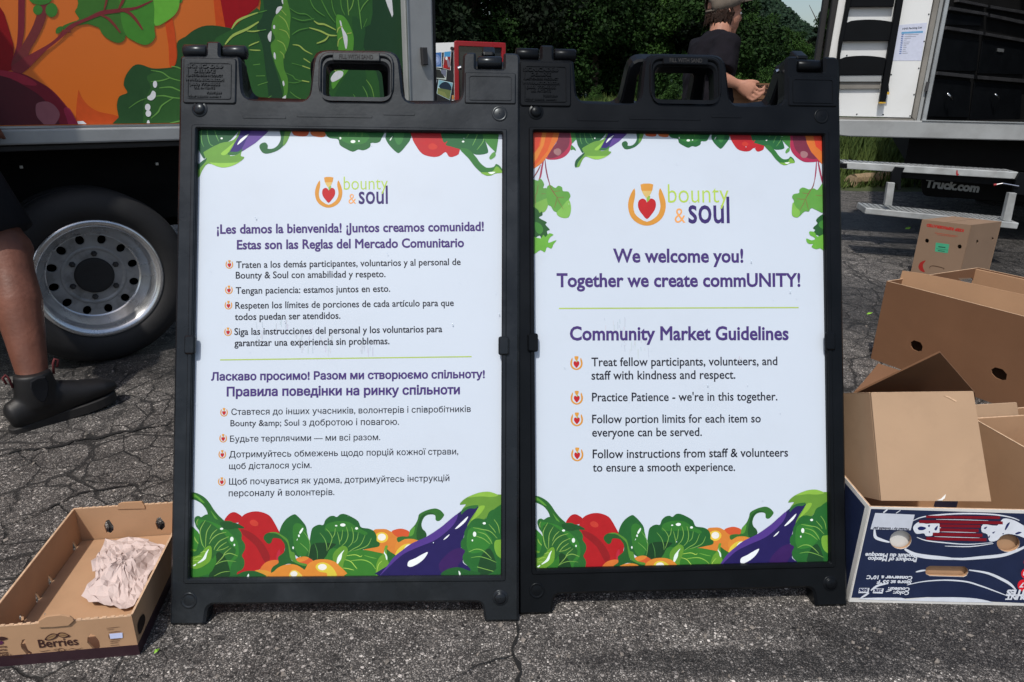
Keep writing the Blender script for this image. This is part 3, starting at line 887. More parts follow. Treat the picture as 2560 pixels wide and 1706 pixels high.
art.draw('''
S 120,42,12 1790,160 1880,210 1925,640 1850,735 1835,500
P 120,42,12 2270,-600 2500,-600 2460,300 2353,290
S 115,42,12 850,1000 880,1050 960,1150 1080,1220 1290,1270 1330,1380 1200,1450 850,1450
P 92,5,10 2200,-2200 2700,-2300 3000,-1500 2823,0 2813,60 2503,330 2453,300 2393,-40
S 78,3,6 -900,-800 -300,-300 0,80 60,200 120,400 150,520 130,700 60,780 -900,760
S 70,18,25 205,-300 265,-300 268,150 262,350 235,520 230,760 120,720 175,520 195,300
S 66,25,25 600,-300 700,-300 555,-10 480,250 400,420 320,560 240,800 120,720 250,480 360,280 455,0
S 36,76,24 870,-20 900,-400 1200,-760 1600,-820 1950,-500 1990,-100 1900,60 1200,60
S 34,64,22 860,-300 1400,-300 1500,100 1380,360 1350,440 1280,470 1180,430 1110,370 1080,310 1040,290 960,265 900,270 800,290 740,330 700,340 680,290 760,250 860,210 815,130 850,40
S 38,78,24 1330,-300 1760,-300 1720,0 1680,290 1690,400 1640,470 1560,492 1440,440 1365,375 1310,150
S 60,105,32 1665,-300 2000,-300 1960,-40 1940,100 1860,200 1690,285 1680,100
S 34,64,22 610,320 650,290 690,300 660,350 610,370
E 34,70,24 410,110 52,55
E 34,70,24 560,112 66,78
E 34,70,24 440,-10 125,66
S 72,22,26 125,720 500,500 620,410 690,330 780,260 950,190 1100,120 1300,95 1480,75 1640,10 1650,20 1490,100 1320,135 1120,165 960,225 830,280 740,350 640,440 480,570 240,800
L 72,28,24 34 1090,165 1170,200 1240,270 1310,360
L 72,28,24 38 1300,110 1400,140 1480,220 1550,325
L 72,28,24 22 1130,120 1160,0 1170,-120
L 72,28,24 30 1290,100 1340,0 1360,-100
L 72,28,24 24 690,345 740,340 770,352
S 65,10,20 -1200,900 -700,700 0,770 230,800 400,880 560,980 700,1130 800,1270 855,1395 860,1500 -1200,1500
S 88,18,30 -400,720 0,765 150,790 300,845 390,905 380,935 250,920 100,860 -400,800
S 42,10,16 -1100,900 -500,800 0,825 250,930 450,1060 600,1240 670,1420 660,1500 -1100,1500
S 85,18,35 690,1190 750,1180 800,1260 860,1400 860,1500 740,1500 740,1350
S 78,45,50 388,1150 430,1115 520,1110 600,1160 650,1250 600,1350 520,1382 450,1330 395,1260
S 20,42,20 1310,1450 1290,1280 1270,1150 1300,1050 1385,1012 1345,930 1370,820 1450,720 1530,705 1650,745 1780,745 1900,720 1930,600 1925,470 1980,420 2020,400 2110,330 2250,280 2460,300 2700,380 3100,700 3100,1450
S 26,52,22 1590,1450 1560,1250 1570,1100 1640,950 1600,830 1800,765 2050,780 2100,1200 1950,1450
P 150,158,158 840,1322 905,1320 985,1392 860,1396
L 60,92,40 13 1640,770 1760,790 1850,850 1990,890
L 60,92,40 13 1640,890 1750,880 1850,850
L 60,92,40 15 1730,960 1850,950 1920,975 1990,1005
L 60,92,40 15 1690,1050 1780,1045 1880,1065 1990,1075
L 50,80,34 10 1600,1070 1500,1110 1400,1180
L 60,92,40 16 1640,1290 1720,1220 1760,1150 1880,1070
L 60,92,40 13 1860,725 1930,735 2000,770
L 60,92,40 13 1850,1350 1930,1325 2000,1305
E 150,158,158 1685,920 23,38
S 150,158,158 1658,990 1690,1010 1688,1060 1650,1095 1610,1085 1602,1058 1632,1035
E 150,158,158 1605,1170 30,38
E 150,158,158 1612,1238 30,36
E 150,158,158 1612,1345 16,36
''', 0, 0, .2295, CL)
art.draw('''
S 24,52,22 -60,520 160,330 300,200 440,90 480,40 520,-900 900,-1700 1500,-2400 2400,-2600 2400,1300 -60,1300
S 18,38,22 470,-400 760,-400 740,0 640,180 590,420 600,600 690,900 740,1200 600,1200 540,800 500,500 440,300 520,100
S 16,36,20 1700,-900 2000,-1600 2400,-1700 2400,1300 1850,1300 1770,900 1690,650 1620,560 1590,430 1620,300 1700,150
S 20,46,22 1480,180 1620,300 1600,520 1640,900 1700,1200 1500,1300 1250,1300 1280,1050 1440,760 1500,500
S 48,82,28 730,-200 770,0 795,90 808,180 800,300 800,430 770,540 730,640 740,760 778,860 775,1000 745,1120 715,1080 735,1000 700,850 640,700 590,500 640,420 600,330 612,230 650,160 720,80
S 48,88,28 1300,190 1345,165 1400,195 1460,300 1495,420 1480,600 1440,760 1340,880 1270,975 1255,880 1330,740 1320,450
S 150,158,158 1340,232 1358,240 1375,310 1425,400 1420,520 1400,520 1368,350
S 150,158,158 1245,850 1300,780 1370,778 1378,820 1340,860 1262,895
E 150,158,158 1383,750 12,18
S 150,158,158 648,120 668,80 708,72 712,92 655,158
S 150,158,158 590,340 600,360 590,455 568,440 558,390
E 150,158,158 628,297 12,22
S 150,158,158 628,570 645,600 642,650 622,620
S 150,158,158 720,1065 755,1040 750,1090 715,1090
S 150,158,158 730,880 742,920 730,942 718,900
P 150,158,158 1820,-60 1905,-60 1925,160 1912,190 1860,60
P 150,158,158 695,-60 720,-60 728,50 715,40
L 98,112,52 22 165,320 220,240 310,190 450,140
L 48,82,34 10 450,140 500,130 550,115
L 98,112,52 26 95,485 180,390 330,320 460,240
L 98,112,52 14 330,340 400,345 470,335
L 48,82,34 9 470,335 540,325
L 98,112,52 18 1010,305 1130,340 1225,385 1310,390
L 98,112,52 15 1225,385 1180,440 1090,475
L 98,112,52 18 1060,230 1110,262 1180,270 1300,330
L 48,82,34 10 780,80 880,145 980,160 1060,225
L 48,82,34 10 820,190 930,225 1060,205
L 48,82,34 10 820,380 900,330 1010,305
L 48,82,34 12 1000,-60 1060,90 1180,180
L 48,82,34 12 1110,-60 1210,140 1290,250
L 48,82,34 11 1240,-60 1265,90 1300,180
L 48,82,34 11 1350,-60 1360,80 1400,170
L 70,98,42 12 1420,-60 1440,170
L 70,98,42 10 1500,-60 1480,60 1440,130
L 60,92,40 12 1535,-60 1560,150 1580,320
L 60,92,40 10 1690,-40 1600,60 1565,130
L 48,82,34 8 1640,205 1600,300
L 98,112,52 12 1370,290 1330,310 1310,360
L 98,112,52 11 1470,360 1420,370
L 98,112,52 11 1380,400 1330,440 1320,510
L 98,112,52 14 830,490 900,500 960,550 1045,595
L 98,112,52 12 950,640 1020,685
L 98,112,52 12 935,720 1020,750
L 48,82,34 8 820,690 935,720
L 48,82,34 10 750,795 830,830 870,870 1010,895
L 98,112,52 13 930,880 1010,895
L 48,82,34 8 780,895 850,905 930,885
L 90,110,48 10 680,170 750,230 790,330
L 90,110,48 10 680,320 760,350 795,420
L 90,110,48 10 660,440 730,480 760,560
L 90,110,48 9 690,560 730,600 735,640
L 90,110,48 9 705,110 760,170
L 70,98,42 8 1630,870 1690,960 1720,1090
L 60,92,40 8 1590,940 1630,1010 1655,1090
L 60,92,40 7 1490,1030 1530,1090
L 98,112,52 12 350,505 400,480 465,455
L 98,112,52 12 360,545 430,550 480,550
L 60,92,40 8 400,710 475,700
L 60,92,40 8 430,830 530,828
L 60,92,40 8 450,930 560,895
L 98,112,52 14 1240,705 1300,780
L 98,112,52 8 1330,700 1310,780
L 60,92,40 8 800,1000 860,1050 920,1080
L 60,92,40 7 560,1070 600,1045
''', 540, 0, .2295, CL)
art.obj('painted_vegetables', side)
TS.z = .0004

# ================================================================ white and red vehicle behind the boards
def vehicle_behind():
    A = gy(1141, 240, 7.4)                                  # near vertical corner
    l = Vector((-.80, .60, 0)).normalized(); r = Vector((.93, .36, 0)).normalized()
    o = Vector((A.x, A.y, 0))
    t = thing('trailer', o, 'small trailer with white and black photo covered side and red rear frame', 'trailer')
    zt = gy(1141, 106, 7.4).z; zb = .35
    sl_ = Surf(o, -l, (0, 0, 1)); sr = Surf(o, r, (0, 0, 1))
    L, R = 2.4, .50
    mb = MB(); mb.hexa([o + l * L + Vector((0, 0, zb)), o + Vector((0, 0, zb)), o + r * R + Vector((0, 0, zb)), o + r * R + l * L + Vector((0, 0, zb)),
                        o + l * L + Vector((0, 0, zt)), o + Vector((0, 0, zt)), o + r * R + Vector((0, 0, zt)), o + r * R + l * L + Vector((0, 0, zt))])
    body = mb.obj('body', M['door_white'], t)
    V, Fc = plate([rrect(-.02, zb, R + .02, zt + .012, .02), rrect(.022, zb + .06, R - .022, zt - .035, .012)], 0, .03, .004)
    mk('rear_frame', [sr.P(*v) for v in V], Fc, M['red_paint'], t)
    V, Fc = plate([rrect(.022, zb + .06, R - .022, zt - .035, .01)], -.002, .006); mk('rear_window', [sr.P(*v) for v in V], Fc, M['glass'], t)
    zr = sl_.uv(1100, 132)[1]
    V, Fc = plate([rrect(-L, zb, -.03, zr, .004)], .0, .006); pan = mk('black_panel', [sl_.P(*v) for v in V], Fc, M['decal_black'], t)
    a = Art(sl_, 1.2); sl_.z = .0065; sl_.step = .0004
    a.draw('''
P 205,215,215 30,395 330,370 330,735 60,720
P 55,95,150 42,405 322,378 322,716 75,712
S 105,125,165 70,560 120,450 230,430 300,520 290,640 180,700 90,650
S 130,150,190 110,560 160,490 240,500 260,590 180,640
S 165,180,210 130,560 170,520 215,560 175,600
P 190,195,195 380,365 545,350 530,800 350,750
P 60,130,175 388,372 535,358 530,480 385,490
P 120,35,35 388,490 530,480 520,790 360,742
E 200,205,205 440,520 28,40
S 120,110,125 450,560 500,560 520,700 480,720
P 150,20,22 365,670 450,690 440,760 360,742
P 165,175,170 120,745 450,790 430,1015 115,975
P 35,38,35 130,755 290,780 410,980 125,965
P 95,100,118 310,770 440,795 425,960 320,860
P 170,180,190 55,800 110,820 115,990 225,1015 190,1275 85,1240
P 50,110,160 60,810 105,830 110,985 70,985
P 65,130,150 75,995 215,1015 210,1080 78,1060
P 110,88,95 78,1070 208,1090 188,1262 90,1230
P 170,195,200 260,1010 590,1085 520,1485 215,1335
P 105,150,165 270,1020 580,1095 565,1200 250,1180
S 25,40,55 270,1180 330,1090 430,1060 520,1120 560,1220 520,1290 380,1240
P 92,105,62 245,1200 550,1260 515,1470 228,1330
P 110,118,70 240,1250 400,1300 480,1440 235,1330
P 165,120,70 568,1370 612,1370 612,1465 568,1465
P 200,205,205 565,1475 610,1475 610,1518 565,1518
S 225,225,225 95,1455 120,1470 118,1500 98,1500 108,1480
''', 1070, 90, .10841)
    a.obj('photo_prints', pan)
    p0 = sl_.uv(1132, 122)
    mb = MB(); mb.tube([sl_.P(p0[0], p0[1], .0), sl_.P(p0[0], p0[1], .02)], .017, 12); mb.tube([sl_.P(p0[0] - .005, p0[1] - .02, .01), sl_.P(p0[0] - .02, p0[1] - .16, .012)], .004, 6); mb.obj('antenna_base', M['rubber'], t)
    for s_ in (.3, 1.0):
        mb = MB(); c = o + l * (s_ + .4) + r * .02 + Vector((0, 0, .28)); mb.lathe(c, -r, l, [(.10, .02), (.16, .03), (.24, .02), (.28, 0), (.28, -.15), (.1, -.16)], 32); w_ = mb.obj('wheel', M['rubber'], t, smooth=True)
        mb = MB(); mb.lathe(c, -r, l, [(.001, .0), (.12, .0), (.14, .02)], 24); mb.obj('rim', M['steel_rim'], w_, smooth=True)
vehicle_behind()

# ================================================================ open box truck on the right
RPHI = math.radians(-14.2)
RP = gd(2430, 303, 4.4)
RS = vsurf(RP, RPHI)
RN = RS.n                                                   # towards the camera
RD = Vector((math.cos(RPHI), math.sin(RPHI), 0))
rt = thing('open_box_truck', (RP.x, RP.y, 0), 'open white box truck with dark shelved interior and folding rear steps', 'truck')
door = face_plate('door', RS, [[(2047, 290), (2277, 295), (2390, -300), (2148, -300)]], -.035, 0, M['door_white'], rt, .002)
face_plate('door_lip', RS, [[(2040, 292), (2284, 297), (2286, 305), (2040, 300)]], -.04, .006, M['gasket'], door)
face_plate('door_gasket', RS, [[(2279, 294), (2289, 305), (2407, -300), (2392, -300)]], -.035, .010, M['gasket'], door, .003)
face_plate('door_frame', RS, [[(2291, 305), (2300, 305), (2419, -300), (2409, -300)]], -.05, .0, M['rail_grey'], rt, .002)
face_plate('door_frame', RS, [[(2302, 304), (2314, 303), (2432, -300), (2421, -300)]], -.05, .014, M['aluminium'], rt, .003)
face_plate('hinge', RS, [[(2314, 205), (2322, 205), (2317, 228), (2309, 228)]], .0145, .022, M['dark_metal'], rt)
face_plate('door_post', RS, [[(2038, 290), (2046, 290), (2146, -300), (2124, -300)]], -.05, .02, M['rubber'], rt, .004)
face_plate('door_post', RS, [[(2020, 290), (2034, 290), (2118, -300), (2102, -300)]], -.09, -.03, M['rubber'], rt, .004)
for x, y in ((2322, 36), (2310, 104), (2297, 171), (2285, 237), (2275, 290), (2228, 187), (2142, 286), (2208, 287), (2117, 139)):
    u, v = RS.uv(x, y); V, Fc = plate([oval(u, v, .0045, .0045, 10)], 0, .003, .001); mk('screw', [RS.P(*q) for q in V], Fc, M['dark_metal'], door)
# inside: shelves along the left wall
J = RS.P(*RS.uv(2318, 302), -.03)
ID = math.radians(35)
IS = vsurf(J, ID)
BD = Vector((math.cos(math.radians(64)), math.sin(math.radians(64)), 0))
cab = face_plate('shelf_cabinet', IS, [[(2322, 303), (2760, 330), (2760, -290), (2432, -300)]], -.3, -.02, M['underside'], rt)  # near-black: lack of light inside is put into the colour
strips = [[(2395, -2), (2468, 13), (2468, 19), (2393, 5)], [(2474, 14), (2620, 38), (2620, 46), (2474, 21)], [(2374, 17), (2468, 33), (2468, 40), (2372, 25)], [(2474, 35), (2640, 70), (2640, 79), (2474, 43)],
          [(2365, 66), (2456, 80), (2456, 88), (2363, 74)], [(2462, 82), (2640, 112), (2640, 121), (2462, 89)], [(2342, 179), (2433, 188), (2433, 197), (2340, 187)], [(2442, 189), (2640, 205), (2640, 214), (2442, 198)]]
for q in strips: face_plate('shelf_edge', IS, [q], -.02, .006, M['dark_metal'], cab, .001)
for x0, y0, x1, y1 in ((2330, 196, 2432, 292), (2441, 206, 2560, 300), (2350, 95, 2452, 176), (2462, 100, 2570, 184), (2378, 34, 2462, 62)):
    face_plate('drawer_front', IS, [[(x0, y0), (x1, y0 + 8), (x1 - 6, y1 + 3), (x0 - 12, y1)]], -.019, -.010, M['black_paint'], cab, .002)
for a_, b_ in (((2363, 234), (2373, 249)), ((2482, 236), (2489, 247))):
    pa = IS.P(*IS.uv(*a_), .012); pb = IS.P(*IS.uv(*b_), .018)
    mb = MB(); mb.tube([pa, pa.lerp(pb, .5) + IS.n * .006, pb], [.007, .006, .009], 8); mb.obj('drawer_latch', M['chrome'], cab, smooth=True)
face_plate('latch_plate', IS, [[(2497, 121), (2512, 123), (2511, 131), (2496, 129)]], -.0095, -.004, M['aluminium'], cab)
# shell of the cargo box
def R_(px, py, w=0.): return RS.P(*RS.uv(px, py), w)
zr0 = .70; u0 = RS.uv(2268, 345)[0]; Bz = Vector((0, 0, 1))
def Bq(u, d, z): return RS.P(u, 0) + BD * d + Vector((0, 0, z - RS.P(u, 0).z))
mb = MB()
for (ua, ub, d0, d1, z0, z1) in ((u0, u0 + 2.6, .03, 4.6, .74, .80), (u0 - .02, u0 + .02, .03, 4.6, .80, 2.9), (u0 + 2.56, u0 + 2.6, .03, 4.6, .80, 2.9), (u0, u0 + 2.6, .03, 4.6, 2.9, 2.95), (u0, u0 + 2.6, 4.56, 4.6, .8, 2.9)):
    mb.hexa([Bq(ua, d0, z0), Bq(ub, d0, z0), Bq(ub, d1, z0), Bq(ua, d1, z0), Bq(ua, d0, z1), Bq(ub, d0, z1), Bq(ub, d1, z1), Bq(ua, d1, z1)])
mb.obj('cargo_box', M['underside'], rt)  # shell kept near-black, shade inside the truck put into the colour
rr_ = face_plate('rear_rail', RS, [[(2090, 299), (2301, 302), (2900, 316), (2900, 366), (2560, 352), (2118, 341), (2090, 338)]], -.08, .03, M['rail_grey'], rt, .006)
face_plate('rail_lip', RS, [[(2302, 300), (2900, 313.5), (2900, 316.5), (2302, 302.5)]], -.02, .036, M['aluminium'], rr_)
mb = MB()
for (ua, ub, d0, d1, z0, z1) in ((u0 + .02, u0 + 2.5, .10, .16, .50, .73), (u0 + .05, u0 + .16, .2, 4.4, .50, .72), (u0 + 1.5, u0 + 1.6, .2, 4.4, .50, .72), (u0 + .28, u0 + 2.4, .5, .6, .38, .7), (u0 + .9, u0 + 2.5, .3, 1.6, .34, .7)):
    mb.hexa([Bq(ua, d0, z0), Bq(ub, d0, z0), Bq(ub, d1, z0), Bq(ua, d1, z0), Bq(ua, d0, z1), Bq(ub, d0, z1), Bq(ub, d1, z1), Bq(ua, d1, z1)])
mb.obj('chassis', M['underside'], rt)
wc = gz(2395, 509) + BD * .2
for k, dx in enumerate((0, .34)):
    c = wc + RD * (dx + .15) + Vector((0, 0, .42)); mb = MB()
    mb.lathe(c, -RD, BD, [(.23, 0), (.26, .012), (.38, .012), (.42, -.02), (.42, -.25), (.38, -.28), (.23, -.27)], 48); w_ = mb.obj('wheel', M['rubber'], rt, smooth=True)
    mb = MB(); mb.lathe(c, -RD, BD, [(.001, -.1), (.15, -.1), (.2, -.02), (.235, .008)], 32); mb.obj('rim', M['steel_rim'], w_, smooth=True)
for k in range(2):
    c = wc + RD * (2.0 + .34 * k) + Vector((0, 0, .42)); mb = MB(); mb.lathe(c, -RD, BD, [(.23, 0), (.26, .012), (.38, .012), (.42, -.02), (.42, -.25), (.38, -.28), (.23, -.27)], 40); mb.obj('wheel', M['rubber'], rt, smooth=True)
FS = vsurf(gd(2370, 470, 5.2), RPHI)
flap = face_plate('mud_flap', FS, [fillet([FS.uv(*p) for p in ((2303, 400), (2700, 430), (2700, 515), (2304, 490))], .05)], 0, .012, M['black_paint'], rt, px=False)
FS.z = .0135; textpx('lettering', 'Truck.com', FS, (2311, 467), (2443, 480), (150, 155, 158), flap, bold=.05, k=1.6)
# folding steps
SU = vsurf(gd(2320, 420, 4.25), RPHI); SL = vsurf(gd(2340, 532, 4.05), RPHI)
def tread(surf, a, b, depth, th, name):
    ua, va = surf.uv(*a); ub, vb = surf.uv(*b); A = surf.P(ua, va); B = surf.P(ub, vb); e = (B - A); Ln = e.length; e.normalize(); dn = -surf.n; up = Vector((0, 0, 1))
    ez = e.cross(dn).normalized()
    if ez.z < 0: ez = -ez
    mb = MB(); mb.box(A.lerp(B, .5) + dn * depth / 2 - ez * th / 2, e, dn, ez, Ln, depth, th, .004); o = mb.obj(name, M['tread'], rt)
    mb = MB(); i = 0; st = .032
    for r in range(int(depth / .022)):
        for k in range(int(Ln / st)):
            c = A + e * (.016 + st * k) + dn * (.012 + r * .022) + ez * .0012; s = 1 if (k + r) % 2 else -1
            d1 = (e * .8 + dn * .6 * s).normalized(); d2 = d1.cross(ez)
            mb.add([c - d1 * .013, c - d2 * .0042 + ez * .0015, c + d1 * .013, c + d2 * .0042 + ez * .0015], [(0, 1, 2), (0, 2, 3), (2, 1, 0)][:2])
    mb.F = [f if (mb.V[f[1]] - mb.V[f[0]]).cross(mb.V[f[2]] - mb.V[f[0]]).z > 0 else f[::-1] for f in mb.F]
    tag(mb.obj('diamond_pattern', M['chrome'], o), kind='stuff')
    return o
up_t = tread(SU, (2108, 405), (2548, 431), .20, .042, 'upper_step')
lo_t = tread(SL, (2165, 520), (2548, 558), .24, .036, 'lower_step')
face_plate('step_arm', SL, [[(2222, 458), (2240, 459), (2232, 517), (2214, 514)]], -.06, -.02, M['tread'], rt, .002)
face_plate('step_arm', SL, [[(2527, 484), (2546, 485), (2531, 557), (2511, 553)]], -.06, -.02, M['tread'], rt, .002)
face_plate('step_bracket', SU, [[(2237, 417), (2259, 419), (2250, 436), (2249, 475), (2240, 475), (2240, 459), (2224, 457), (2226, 434)]], .0, .03, M['black_paint'], rt, .002)
face_plate('step_bracket', SU, [[(2546, 430), (2575, 434), (2570, 490), (2546, 486), (2527, 484), (2535, 450)]], .0, .03, M['black_paint'], rt, .002)
face_plate('step_beam', SU, [[(2252, 430), (2548, 450), (2548, 470), (2250, 447)]], -.10, -.05, M['black_paint'], rt, .004)
face_plate('step_beam', SU, [[(2090, 408), (2118, 409), (2118, 421), (2090, 420)]], -.05, .004, M['black_paint'], rt, .004)
face_plate('paint_mark', SU, [[(2391, 426), (2394, 426), (2394, 434), (2398, 436), (2393, 440), (2390, 436)]], .0005, .002, M['red_paint'], rt)
pa = SU.P(*SU.uv(2478, 461), .04); pb = SU.P(*SU.uv(2500, 457), .04); pc = SU.P(*SU.uv(2540, 464), .04)
mb = MB(); mb.tube([pa.lerp(pb, .3), pb, pb.lerp(pc, .3), pc], .0035, 6); mb.obj('lock_pin', M['chrome'], rt)
mb = MB(); mb.tube([pa, pa.lerp(pb, .3)], .006, 8); mb.obj('pin_grip', M['red_paint'], rt)

# ladder hung on the door
LS = Surf(RS.P(0, 0, .012), RS.ex, RS.ey)
lad = thing('ladder', LS.P(*LS.uv(2160, 250)), 'black folding ladder with wide curved rungs hung on the white truck door', 'ladder')
def lx(y, x_at0, x_at255): return x_at0 + (x_at255 - x_at0) * y / 255
face_plate('side_rail', LS, [[(2116 + 57, -300), (2132 + 57, -300), (2099, 135), (2096, 250), (2080, 250), (2096, 100)]], 0, .03, M['black_paint'], lad, .003)
face_plate('side_rail', LS, [[(lx(-300, 2239, 2197), -300), (lx(-300, 2256, 2212), -300), (2214, 240), (2211, 255), (2196, 256), (2199, 235)]], 0, .034, M['black_paint'], lad, .003)
for yt, yb, xl, xr, arch in ((-40, 18, 2120, 2237, 8), (-190, -110, 2150, 2262, 8), (50, 103, 2113, 2227, 8), (140, 188, 2098, 2211, 8)):
    L = [(xl, yt + arch * 1.1)] + [(xl + (xr - xl) * k / 8, yt + arch * (1 - math.sin(math.pi * (.15 + .7 * k / 8))) * 1.2) for k in range(1, 8)] + [(xr, yt + arch * .7), (xr + 2, yt + 14), (xr - 5, yb), (xl - 9, yb + 1)]
    face_plate('rung', LS, [L], 0, .022, M['black_paint'], lad, .003)
face_plate('bar_and_shadow', LS, [[(2098, 189), (2203, 188), (2201, 205), (2098, 205)]], 0, .016, M['rail_grey'], lad, .002)
face_plate('bar_and_shadow', LS, [[(2099, 206), (2202, 206), (2201, 222), (2099, 223)]], 0, .004, M['gasket'], lad, .001)  # thin plate painted in as the ladder's shadow on the door
face_plate('rubber_foot', LS, [[(2195, 255), (2212, 256), (2211, 259), (2195, 259)]], 0, .036, M['yellow'], lad)
face_plate('rubber_foot', LS, [[(2211, 229), (2221, 231), (2220, 237), (2211, 236)]], 0, .03, M['yellow'], lad)
face_plate('latch', LS, [[(2215, 212), (2219, 214), (2220, 230), (2213, 229)]], 0, .03, M['black_paint'], lad)
# paper list on the door
PS = Surf(RS.P(0, 0, .0006), RS.ex, RS.ey)
pl = thing('paper_list', PS.P(*PS.uv(2270, 150)), 'printed paper list with blue heading taped to white truck door', 'paper sheet')
sh_ = face_plate('sheet', PS, [[(2247, 63), (2318, 57), (2303, 152), (2232, 152)]], 0, .0008, ink((190, 196, 214), 1.1), pl)
a = Art(PS, 1.1); PS.z = .0012
a.draw('P 95,150,190 1022,300 1222,290 1220,308 1018,318\n' + '\n'.join('L 60,95,160 10 %d,%d %d,%d' % (1022 - i * 2.2, 328 + i * 17.5, 1042 - i * 2.2, 322 + i * 17.5) for i in range(11)) + '\n' +
       '\n'.join('L 120,124,140 5 %d,%d %d,%d' % (1050 - i * 2, 325 + i * 17.5, 1050 + w, 324 + i * 17.3) for i, w in enumerate((130, 105, 60, 20, 50, 40, 15, 20, 10, 15, 30))), 1980, 0, .268)
a.obj('printed_rows', sh_)
textpx('lettering', 'HMS Packing List', PS, (2256, 75), (2305, 71), (40, 45, 60), sh_, bold=.02)

# parking block and leaf debris near the kerb
A = gz(2143, 474); B = gz(2330, 460) + Vector((.5, .35, 0)); e = (B - A).normalized(); n_ = Vector((-e.y, e.x, 0))
mb = MB(); V = []; r9 = random.Random(9)
for i in range(15):
    p = A + (B - A) * i / 14
    for q in range(10):
        t = 2 * math.pi * q / 10; k = .085 * (1 + r9.uniform(-.12, .12))
        V.append(p + n_ * (math.cos(t) * k + .09) + Vector((0, 0, max(.0, math.sin(t) * k * .95 + .078))) + e * r9.uniform(-.01, .01))
Fc = [tuple(range(10))[::-1], tuple(140 + q for q in range(10))]
for i in range(14):
    for q in range(10): Fc.append((i * 10 + q, i * 10 + (q + 1) % 10, (i + 1) * 10 + (q + 1) % 10, (i + 1) * 10 + q))
tag(mk('kerb_timber', V, Fc, M['wood'], loc=A), 'weathered pale timber kerb lying where the asphalt meets the grass', 'kerb timber')
# ================================================================ cartons
def zc(ox, oy, sc, pts): return [(ox + x * sc, oy + y * sc) for x, y in pts]
def carton(t, B, Tp, m, th=.004, holes={}, mats={}, notch=None, sides=(0, 1, 2, 3), base=True, names='wall', rim=True):
    """B, Tp: four lower and four upper corners, front left, front right, back right, back left"""
    S = []
    for i in range(4):
        a, b, c, d = B[i], B[(i + 1) % 4], Tp[(i + 1) % 4], Tp[i]
        ex = (b - a).normalized(); up = ((d + c) * .5 - (a + b) * .5); up = (up - ex * up.dot(ex)).normalized()
        s = Surf(a, ex, up); S.append(s)
        if i not in sides: continue
        uv = [((p - a).dot(ex), (p - a).dot(up)) for p in (a, b, c, d)]
        if i % 2:
            uv = [(uv[0][0] + th, uv[0][1]), (uv[1][0] - th, uv[1][1]), (uv[2][0] - th, uv[2][1]), (uv[3][0] + th, uv[3][1])]
        hl = []
        for h in holes.get(i, []):
            hl.append([s.uv(*p) for p in h])
        V, Fc = plate([uv] + hl, -th, 0)
        mm = mats.get(i, m)
        o = mk(names, [s.P(*v) for v in V], Fc, mm, t)
        if rim:
            q0, q1 = uv[3], uv[2]; w_ = [(q0[0] + .002, q0[1] - .0002), (q1[0] - .002, q1[1] - .0002), (q1[0] - .002, q1[1] + .0006), (q0[0] + .002, q0[1] + .0006)]
            V, Fc = plate([w_], -th + .0006, .0003); mk('cut_edge', [s.P(*v) for v in V], Fc, M['card_edge'], o)
    if base:
        c = sum(B, Vector()) / 4; up = (Tp[0] - B[0]).normalized()
        Q = [p + (c - p) * (th * 2 / (c - p).length) + up * .001 for p in B]
        mb = MB(); mb.hexa(Q + [q + up * th for q in Q]); mb.obj('base', m, t)
    return S
Z = Vector((0, 0, 1))

# --- big open brown carton behind
A0 = gz(2197, 799, .15); A0 = Vector((1.361, 2.428, 0)); e1 = Vector((.458, -.889, 0)); e2 = Vector((.897, .442, 0))
Bm = [A0, A0 + e1 * .95, A0 + e1 * .95 + e2 * .54, A0 + e2 * .54]; H = .302
t = thing('open_carton', A0, 'large open brown carton with oval hand holes, largest box beside the boards', 'carton', 'cardboard cartons beside the boards')
z1 = lambda p: zc(2100, 640, .2041, p)
h1 = z1([(865, 1060), (905, 1033), (985, 1060), (1012, 1110), (1000, 1165), (950, 1172), (890, 1145), (862, 1100)])
h2 = z1([(1850, 1395), (1900, 1365), (1990, 1390), (2045, 1450), (2035, 1520), (1975, 1525), (1900, 1490), (1855, 1440)])
h3 = z1([(1432, 270), (1600, 265), (1640, 310), (1655, 355), (1480, 312)])
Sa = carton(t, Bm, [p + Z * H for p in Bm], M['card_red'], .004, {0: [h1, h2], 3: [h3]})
mb = MB(); i0 = Vector((e2.x, e2.y, 0)).normalized(); q = [Bm[0] + i0 * .05 + e1 * .02 + Z * .006, Bm[1] + i0 * .05 - e1 * .02 + Z * .006]; mb.hexa([q[0], q[1], q[1] + i0 * .004, q[0] + i0 * .004] + [v + Z * .20 for v in (q[0], q[1], q[1] + i0 * .004, q[0] + i0 * .004)]); mb.obj('divider', M['card_red'], t)  # added panel behind the front wall, keeps the hand holes dark
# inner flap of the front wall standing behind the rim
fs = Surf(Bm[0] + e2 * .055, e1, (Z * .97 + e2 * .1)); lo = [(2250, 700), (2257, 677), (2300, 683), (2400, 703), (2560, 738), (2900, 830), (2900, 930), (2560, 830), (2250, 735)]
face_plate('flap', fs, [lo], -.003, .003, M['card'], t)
fs = Surf(Bm[0] + e2 * .06 + Z * 0, e1, Z)
flp = [Bm[2] + Z * (H - .004), Bm[3] + Z * (H - .004)]
mb = MB(); a, b = flp[1], flp[0]; q = -e2; mb.hexa([a + q * .01 + Z * -.10, b + q * .01 + Z * -.10, b + q * .016 + Z * -.10, a + q * .016 + Z * -.10, a + q * .01, b + q * .01, b + q * .02, a + q * .02]); mb.obj('flap', M['card'], t)
ms = Surf(Bm[0], e1, Z)
for k in range(0): pass

